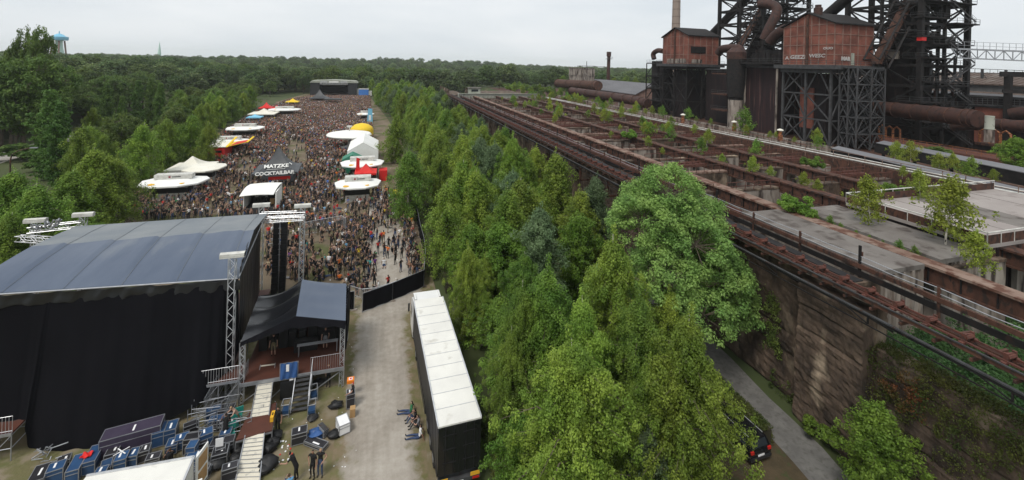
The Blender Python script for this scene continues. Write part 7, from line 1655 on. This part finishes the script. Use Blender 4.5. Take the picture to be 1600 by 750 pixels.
# white backline stage tent
q = at(410, 331, 0); w = thing('white_booth', 'white curved-roof sound booth with open dark front, in front of the cocktail bar', 'sound booth', (q.x, q.y, 0))
mb = MB(); mb.grid(14, 10, lambda a, b: V(-2.4 + 4.8 * a - .8 * (1 - b) * .5, -2.2 + 4.4 * b, 3.35 + .75 * math.sin(min(1, b * 1.15) * math.pi * .62) + .12 * math.sin(a * math.pi)), thick=(0, 0, -.06)); mb.build('curved_roof', M['white_fabric'], w, 60, local=True)
mb = MB(); mb.bb(2.25, 2.4, -2.1, 2.2, 0, 3.7); mb.bb(-2.4, -2.28, -1.6, 2.2, 0, 3.4); mb.bb(-2.4, 2.4, 2.1, 2.2, 0, 3.9); mb.build('side_cloth', M['white_fabric'], w, local=True)
mb = MB(); mb.bb(-2.2, 2.2, -1.8, 2.0, 0, 1.1); mb.build('platform', M['steel_grey'], w, local=True)
mb = MB(); 
for i in range(8): x = -2 + i * .5; mb.bb(x, x + .42, .6 + R(0, .8), 1.9, 1.1, R(1.6, 2.7))
mb.build('mixing_rack', M['black'], w, local=True); mb = MB(); mb.bb(1.0, 1.7, .2, .5, 1.1, 2.0); mb.build('crate', M['timber'], w, local=True)
q = at(654, 288 + 22, 0); mb = MB(); mb.bb(q.x - 1, q.x + 1, q.y - 1, q.y + 1, 0, 2.0)
w = pagoda(622, 316, 2.2, 'small yellow sun shade at the rear right of the crowd beside the hedge', 2.0, 2.3, 'tent_yellow', 'sun_shade')
# ---------------------------------------------------------------- distant stage
q = at(521.5, 150, 0); w = thing('distant_stage', 'distant festival stage with black side walls and pale roof at the end of the crowd', 'stage', (q.x, q.y, 0), math.radians(-1))
def DS(mb, n_, mt): return mb.build(n_, M[mt], w, local=True)
mb = MB(); mb.bb(-15, -9.2, -1, 12, 0, 9.2); mb.bb(9.2, 15, -1, 12, 0, 9.2); DS(mb, 'side_wall', 'truck_black')
mb = MB(); mb.bb(-9.2, 9.2, 11, 12, 0, 9.8); DS(mb, 'back_cloth', 'black_fabric'); mb = MB(); mb.bb(-9.2, 9.2, 0, 11, 0, 1.8); DS(mb, 'stage_deck', 'steel_dark')
mb = MB(); mb.prism([(-15.4, -1.6, 9.2), (15.4, -1.6, 9.2), (14.2, -1.6, 10.5), (0, -1.6, 11.2), (-14.2, -1.6, 10.5)], (0, 14, 0)); DS(mb, 'roof', 'pale')
mb = MB(); mb.truss((-9, -1.2, 8.7), (9, -1.2, 8.7), .8, .1); mb.truss((-9, 3, 7.6), (9, 3, 7.6), .6, .08); DS(mb, 'lighting_truss', 'alu')
mb = MB()
for x in np.arange(-8, 8.1, 1.3): mb.box((x, -1.2, 8.1), (.5, .4, .4))
DS(mb, 'stage_lamp', 'white_metal')['kind'] = 'stuff'
mb = MB(); mb.bb(-3, 3, -1.7, -1.61, 9.4, 10.3); DS(mb, 'banner', 'white_fabric'); mb = MB(); mb.bb(-8.5, -4.2, -1.7, -1.61, 9.5, 10.2); mb.bb(4.2, 8.5, -1.7, -1.61, 9.5, 10.2); DS(mb, 'grey_banner', 'alu')
pagoda(499, 160, 10, 'grey pointed tent in the crowd just before the distant stage', 2.8, 7.6, 'tent_black', 'pointed_tent', 0, False, None)
mb = MB(); q = at(513, 155, 3); mb.bb(q.x - 2, q.x + 7, q.y - 3, q.y + 3, 2.7, 3.3); one('low_canopy', mb, M['steel_grey'], 'low grey canopy beside the pointed tent before the distant stage', 'canopy')
for px_, py_, wd, hh, mt, lab in ((558, 150, 6, 5, 'cream', 'cream lorry parked right beside the distant stage'), (568, 151, 6.5, 5.5, 'blue', 'blue and white lorry right of the distant stage')):
    q = at(px_, py_, 0); w = thing('parked_lorry', lab, 'lorry', (q.x, q.y, 0)); mb = MB(); mb.bb(q.x - wd / 2, q.x + wd / 2, q.y, q.y + 3, .8, hh - .5); mb.build('box_body', M[mt], w)
    mb = MB(); mb.bb(q.x + wd / 2, q.x + wd / 2 + 2.2, q.y + .3, q.y + 2.8, .6, hh - 1.6); mb.build('cab', M['white_metal'], w); mb = MB(); mb.bb(q.x - wd / 2, q.x + wd / 2, q.y - .05, q.y + 3, hh - .497, hh); mb.build('roof', M['white_metal'], w)
q = at(550, 150, 0)
# ---------------------------------------------------------------- water tower, spire, motorway wall on the skyline
q = at_s(92, 80, 900); w = thing('water_tower', 'pale green water tower with blue head on the skyline', 'water tower', (q.x, 900, -5)); k_ = abs(q.x) / 840
b0, t0 = at_s(92, 84, 900).z, at_s(92, 52, 900).z; Hh = t0 - b0
mb = MB(); mb.lathe((q.x, 900, 0), [(11, 0), (6.6, b0), (4.6, b0 + Hh * .35), (4.2, b0 + Hh * .62), (7, b0 + Hh * .68)], 20); mb.build('shaft', M['mint'], w, 40)
mb = MB(); mb.lathe((q.x, 900, b0 + Hh * .66), [(10.5, 0), (11.2, Hh * .03), (11.2, Hh * .17), (7.5, Hh * .2), (5, Hh * .28), (.8, Hh * .33), (.5, Hh * .45)], 20); mb.build('tank_head', M['lightblue'], w, 40)
mb = MB()
for a_ in (1.0, 2.2, 3.7, 5.2): mb.tube((q.x + math.cos(a_) * 12, 900 + math.sin(a_) * 12, 0), (q.x + math.cos(a_) * 7, 900 + math.sin(a_) * 7, b0 + Hh * .64), 1.3, 6)
mb.build('brown_leg', M['brickframe'], w)
q0, q1 = at_s(249, 84, 1300), at_s(249, 67, 1300); mb = MB(); mb.lathe((q0.x, 1300, 0), [(4, 0), (4, q0.z), (.2, q1.z + 4)], 8); one('church_spire', mb, M['mint'], 'slender pale green church spire on the skyline', 'spire')
mb = MB()
for i in range(36): a = at_s(345 + i * 3, 118 - i * .04, 440); mb.bb(a.x - 1.2, a.x + 1.2, 440, 441, -1, a.z + 1.3)
one('motorway_wall', mb, M['conc'], 'long low pale motorway wall running through the far woods', 'wall')
a = at_s(408, 116, 438); mb = MB(); mb.bb(a.x - 9, a.x + 9, 437, 439.5, a.z - 1.5, a.z + 2.2); one('blue_road_sign', mb, M['blue'], 'blue overhead road sign at the far motorway wall', 'road sign')
q = at_s(955, 68 + 36, 1500)
# ---------------------------------------------------------------- the crowd
CR_POLY = [(180, 345), (192, 312), (222, 290), (322, 258), (322, 240), (338, 217), (400, 178), (452, 158), (488, 152), (578, 152), (582, 205), (592, 300), (612, 305), (636, 312), (661, 436), (615, 452), (582, 462), (560, 462), (545, 452), (538, 440), (415, 446), (415, 345)]
def inpoly(x, y, P_):
    c = False; j = len(P_) - 1
    for i in range(len(P_)):
        if (P_[i][1] > y) != (P_[j][1] > y) and x < (P_[j][0] - P_[i][0]) * (y - P_[i][1]) / (P_[j][1] - P_[i][1]) + P_[i][0]: c = not c
        j = i
    return c
TENTS = [(o.location.x, o.location.y, r_) for o in COL.objects for r_ in [dict(pagoda_tent=2.6, gable_tent=3.2, drinks_stand=2.4, cocktail_tent=3.0, white_booth=2.6, round_bar=2.8, yellow_tent=4.5, snack_stall=3.2, pointed_tent=3).get(o.name.split('.')[0])] if r_]
def dens(x, y, px_, py_):
    if any((x - a) ** 2 + (y - b) ** 2 < r_ * r_ for a, b, r_ in TENTS): return 0
    if y < 56: d = .85
    elif y < 76: d = .74
    elif y < 100: d = .72
    elif y < 150: d = .82
    else: d = 1.0
    if 448 < px_ < 478 and 224 < py_ < 262: d *= .03       # bare patches
    if 372 < px_ < 405 and 248 < py_ < 276: d *= .10
    if 440 < px_ < 470 and 205 < py_ < 225: d *= .3
    if -.4 < x < 3.6 and 47 < y < 66: d *= .42 if y < 56 else .8
    nz_ = noise.noise(Vector((x * .22, y * .22, 5))); d *= .78 + 1.8 * max(-.36, nz_)
    return max(0, min(1.0, d))
cr = []; gridh = {}
def tooclose(x, y, dm):
    gx_, gy_ = int(x // 1), int(y // 1)
    for i in (-1, 0, 1):
        for j in (-1, 0, 1):
            for a, b in gridh.get((gx_ + i, gy_ + j), ()):
                if (a - x) ** 2 + (b - y) ** 2 < dm * dm: return True
    return False
tries = 0
while len(cr) < 17000 and tries < 420000:
    tries += 1; y = 46.8 + (345 - 46.8) * random.random(); x = R(-56, 7)
    px_, py_ = pr((x, y, 0))
    if not inpoly(px_, py_, CR_POLY): continue
    if random.random() > dens(x, y, px_, py_): continue
    if tooclose(x, y, .46 if y < 100 else .4): continue
    gridh.setdefault((int(x // 1), int(y // 1)), []).append((x, y)); cr.append((x, y))
cr.sort(key=lambda p: p[0] * math.sin(YAW) + p[1] * math.cos(YAW))
PV = []
for arm, kw in ((('down', 'down'), {}), (('drink', 'down'), {}), (('hip', 'drink'), {}), (('fold', 'fold'), {}), (('down', 'reach'), dict(stride=.8)), (('up', 'down'), {}), (('down', 'down'), dict(stride=.9)), (('head', 'hip'), {})):
    for v in range(2):
        d = standing(arm=arm, **kw); d = dp(d, sleeve=v == 0, long=v == 0 or random.random() < .4); PV.append(('stand', body_mesh(d, False, v == 1, 1, R(.95, 1.12))))
SV = []
for mo in ('knees', 'out', 'cross'):
    for v in range(2): SV.append(('sit', body_mesh(dp(sitting(mo), sleeve=v == 0, long=v == 0), False, v == 1)))
names_c = ['black'] * 85 + ['bare'] * 9 + ['charcoal'] * 8 + ['white'] * 6 + ['grey'] * 5 + ['red'] * 4 + ['orange'] * 2 + ['blue'] * 2 + ['lightblue'] * 2 + ['green'] + ['yellow'] + ['teal'] + ['maroon'] * 2 + ['beige'] * 2 + ['purple']
legs_c = ['black'] * 40 + ['denim'] * 20 + ['charcoal'] * 15 + ['khaki'] * 12 + ['grey'] * 6 + ['beige'] * 5
NI = 300; used_l = {}
hair_w = dict(dark='dark hair', brown='brown hair', blond='blond hair', shaved='shaved head')
for i, (x, y) in enumerate(cr[:NI]):
    on_path = -.6 < x < 4.4; sit = (random.random() < (.12 if on_path else .55)) and y < 82
    kind, me = random.choice(SV if sit else PV); sh = random.choice(names_c); lg = random.choice(legs_c); hr_ = random.choice(['dark', 'dark', 'brown', 'brown', 'blond', 'shaved'])
    zone = 'on gravel behind the fence' if on_path and y < 62 else 'along the hedge fence' if x > 3.8 else 'near the hanging loudspeakers' if x < -5 and y < 60 else 'beyond the bright barrier' if y > 73 else 'left of the gravel'
    shw = 'shirtless person' if sh == 'bare' else 'person in %s shirt' % sh
    lab = '%s, %s, %s %s, %s nearest' % (shw, hair_w[hr_], 'seated' if sit else 'standing', zone, nth(sum(1 for k in used_l if k == zone)) if False else nth(used_l.get(zone, 0)))
    used_l[zone] = used_l.get(zone, 0) + 1
    person(me, (x, y, .012), R(0, 6.28), lab, random.randrange(3), sh, lg, hr_, 'people at the rear of the crowd', R(.94, 1.06))
# everyone further off, too many to count: one object made of instances of a few bodies
def rand_mat(name, cols, salt, rough=.8):
    mt = bpy.data.materials.new(name); mt.use_nodes = True; n, l = mt.node_tree.nodes, mt.node_tree.links; b = n['Principled BSDF']; b.inputs['Roughness'].default_value = rough
    oi = n.new('ShaderNodeObjectInfo'); mu = n.new('ShaderNodeMath'); mu.operation = 'MULTIPLY'; mu.inputs[1].default_value = salt; fr = n.new('ShaderNodeMath'); fr.operation = 'FRACT'
    l.new(oi.outputs['Random'], mu.inputs[0]); l.new(mu.outputs[0], fr.inputs[0]); r = n.new('ShaderNodeValToRGB'); r.color_ramp.interpolation = 'CONSTANT'
    tot = sum(w_ for _, w_ in cols); acc = 0
    for i, (c, w_) in enumerate(cols):
        if i < 2: e = r.color_ramp.elements[i]; e.position = acc / tot
        else: e = r.color_ramp.elements.new(acc / tot)
        e.color = lin(c); acc += w_
    l.new(fr.outputs[0], r.inputs[0]); l.new(r.outputs[0], b.inputs['Base Color']); return mt
cm = [rand_mat('crowd_skin', [((.36, .21, .155), 3), ((.28, .155, .105), 2), ((.44, .29, .22), 2)], 3.7, .6),
      rand_mat('crowd_shirts', [((.012, .012, .013), 66), ((.34, .2, .145), 10), ((.04, .04, .045), 9), ((.72, .72, .72), 8), ((.2, .2, .21), 6), ((.5, .025, .02), 5), ((.65, .18, .03), 1), ((.05, .13, .4), 3), ((.2, .38, .55), 2), ((.03, .17, .07), 1.5), ((.7, .5, .04), 1.5), ((.42, .33, .22), 3)], 1.0),
      rand_mat('crowd_trousers', [((.014, .014, .015), 45), ((.045, .07, .14), 20), ((.04, .04, .045), 12), ((.17, .14, .08), 12), ((.4, .33, .23), 5), ((.22, .22, .22), 6)], 5.3), BOOT,
      rand_mat('crowd_hair', [((.02, .014, .01), 5), ((.07, .04, .02), 4), ((.3, .2, .1), 3), ((.2, .13, .1), 2)], 7.9)]
csrc = []
for k, (kind, me) in enumerate(PV[:16:1][:12] + SV[:3]):
    m2 = me.copy()
    for qi, mm in enumerate(cm): m2.materials[qi] = mm
    csrc.append(bpy.data.objects.new('crowd_source', m2))
rest = cr[NI:]; nR = len(rest); kd = np.array([int(rng.integers(12, 15)) if (y < 120 and rng.random() < .22) else int(rng.integers(0, 12)) for x, y in rest])
szs = np.repeat(rng.uniform(.93, 1.06, nR)[:, None], 3, 1)
o = scatter('festival_crowd', [(x, y, .012) for x, y in rest], szs, rng.random(nR) * 6.28, kd, csrc); tag(o, 'dense festival crowd, mostly dressed in black, filling the field to the distant stage', 'crowd')
print('crowd', len(cr))
# ---------------------------------------------------------------- the hazy air, one even volume round everything
hz = bpy.data.materials.new('pale_haze'); hz.use_nodes = True; n, l = hz.node_tree.nodes, hz.node_tree.links; n.clear()
pv = n.new('ShaderNodeVolumePrincipled'); pv.inputs['Color'].default_value = (.93, .97, 1.0, 1); pv.inputs['Density'].default_value = .00011; pv.inputs['Anisotropy'].default_value = 0.0
ou = n.new('ShaderNodeOutputMaterial'); l.new(pv.outputs[0], ou.inputs['Volume'])
mb = MB(); mb.bb(-6100, 6100, -900, 8100, -10, 120); o = mb.build('haze', hz); o['kind'] = 'stuff'; o['label'] = 'thin pale haze over the woods'
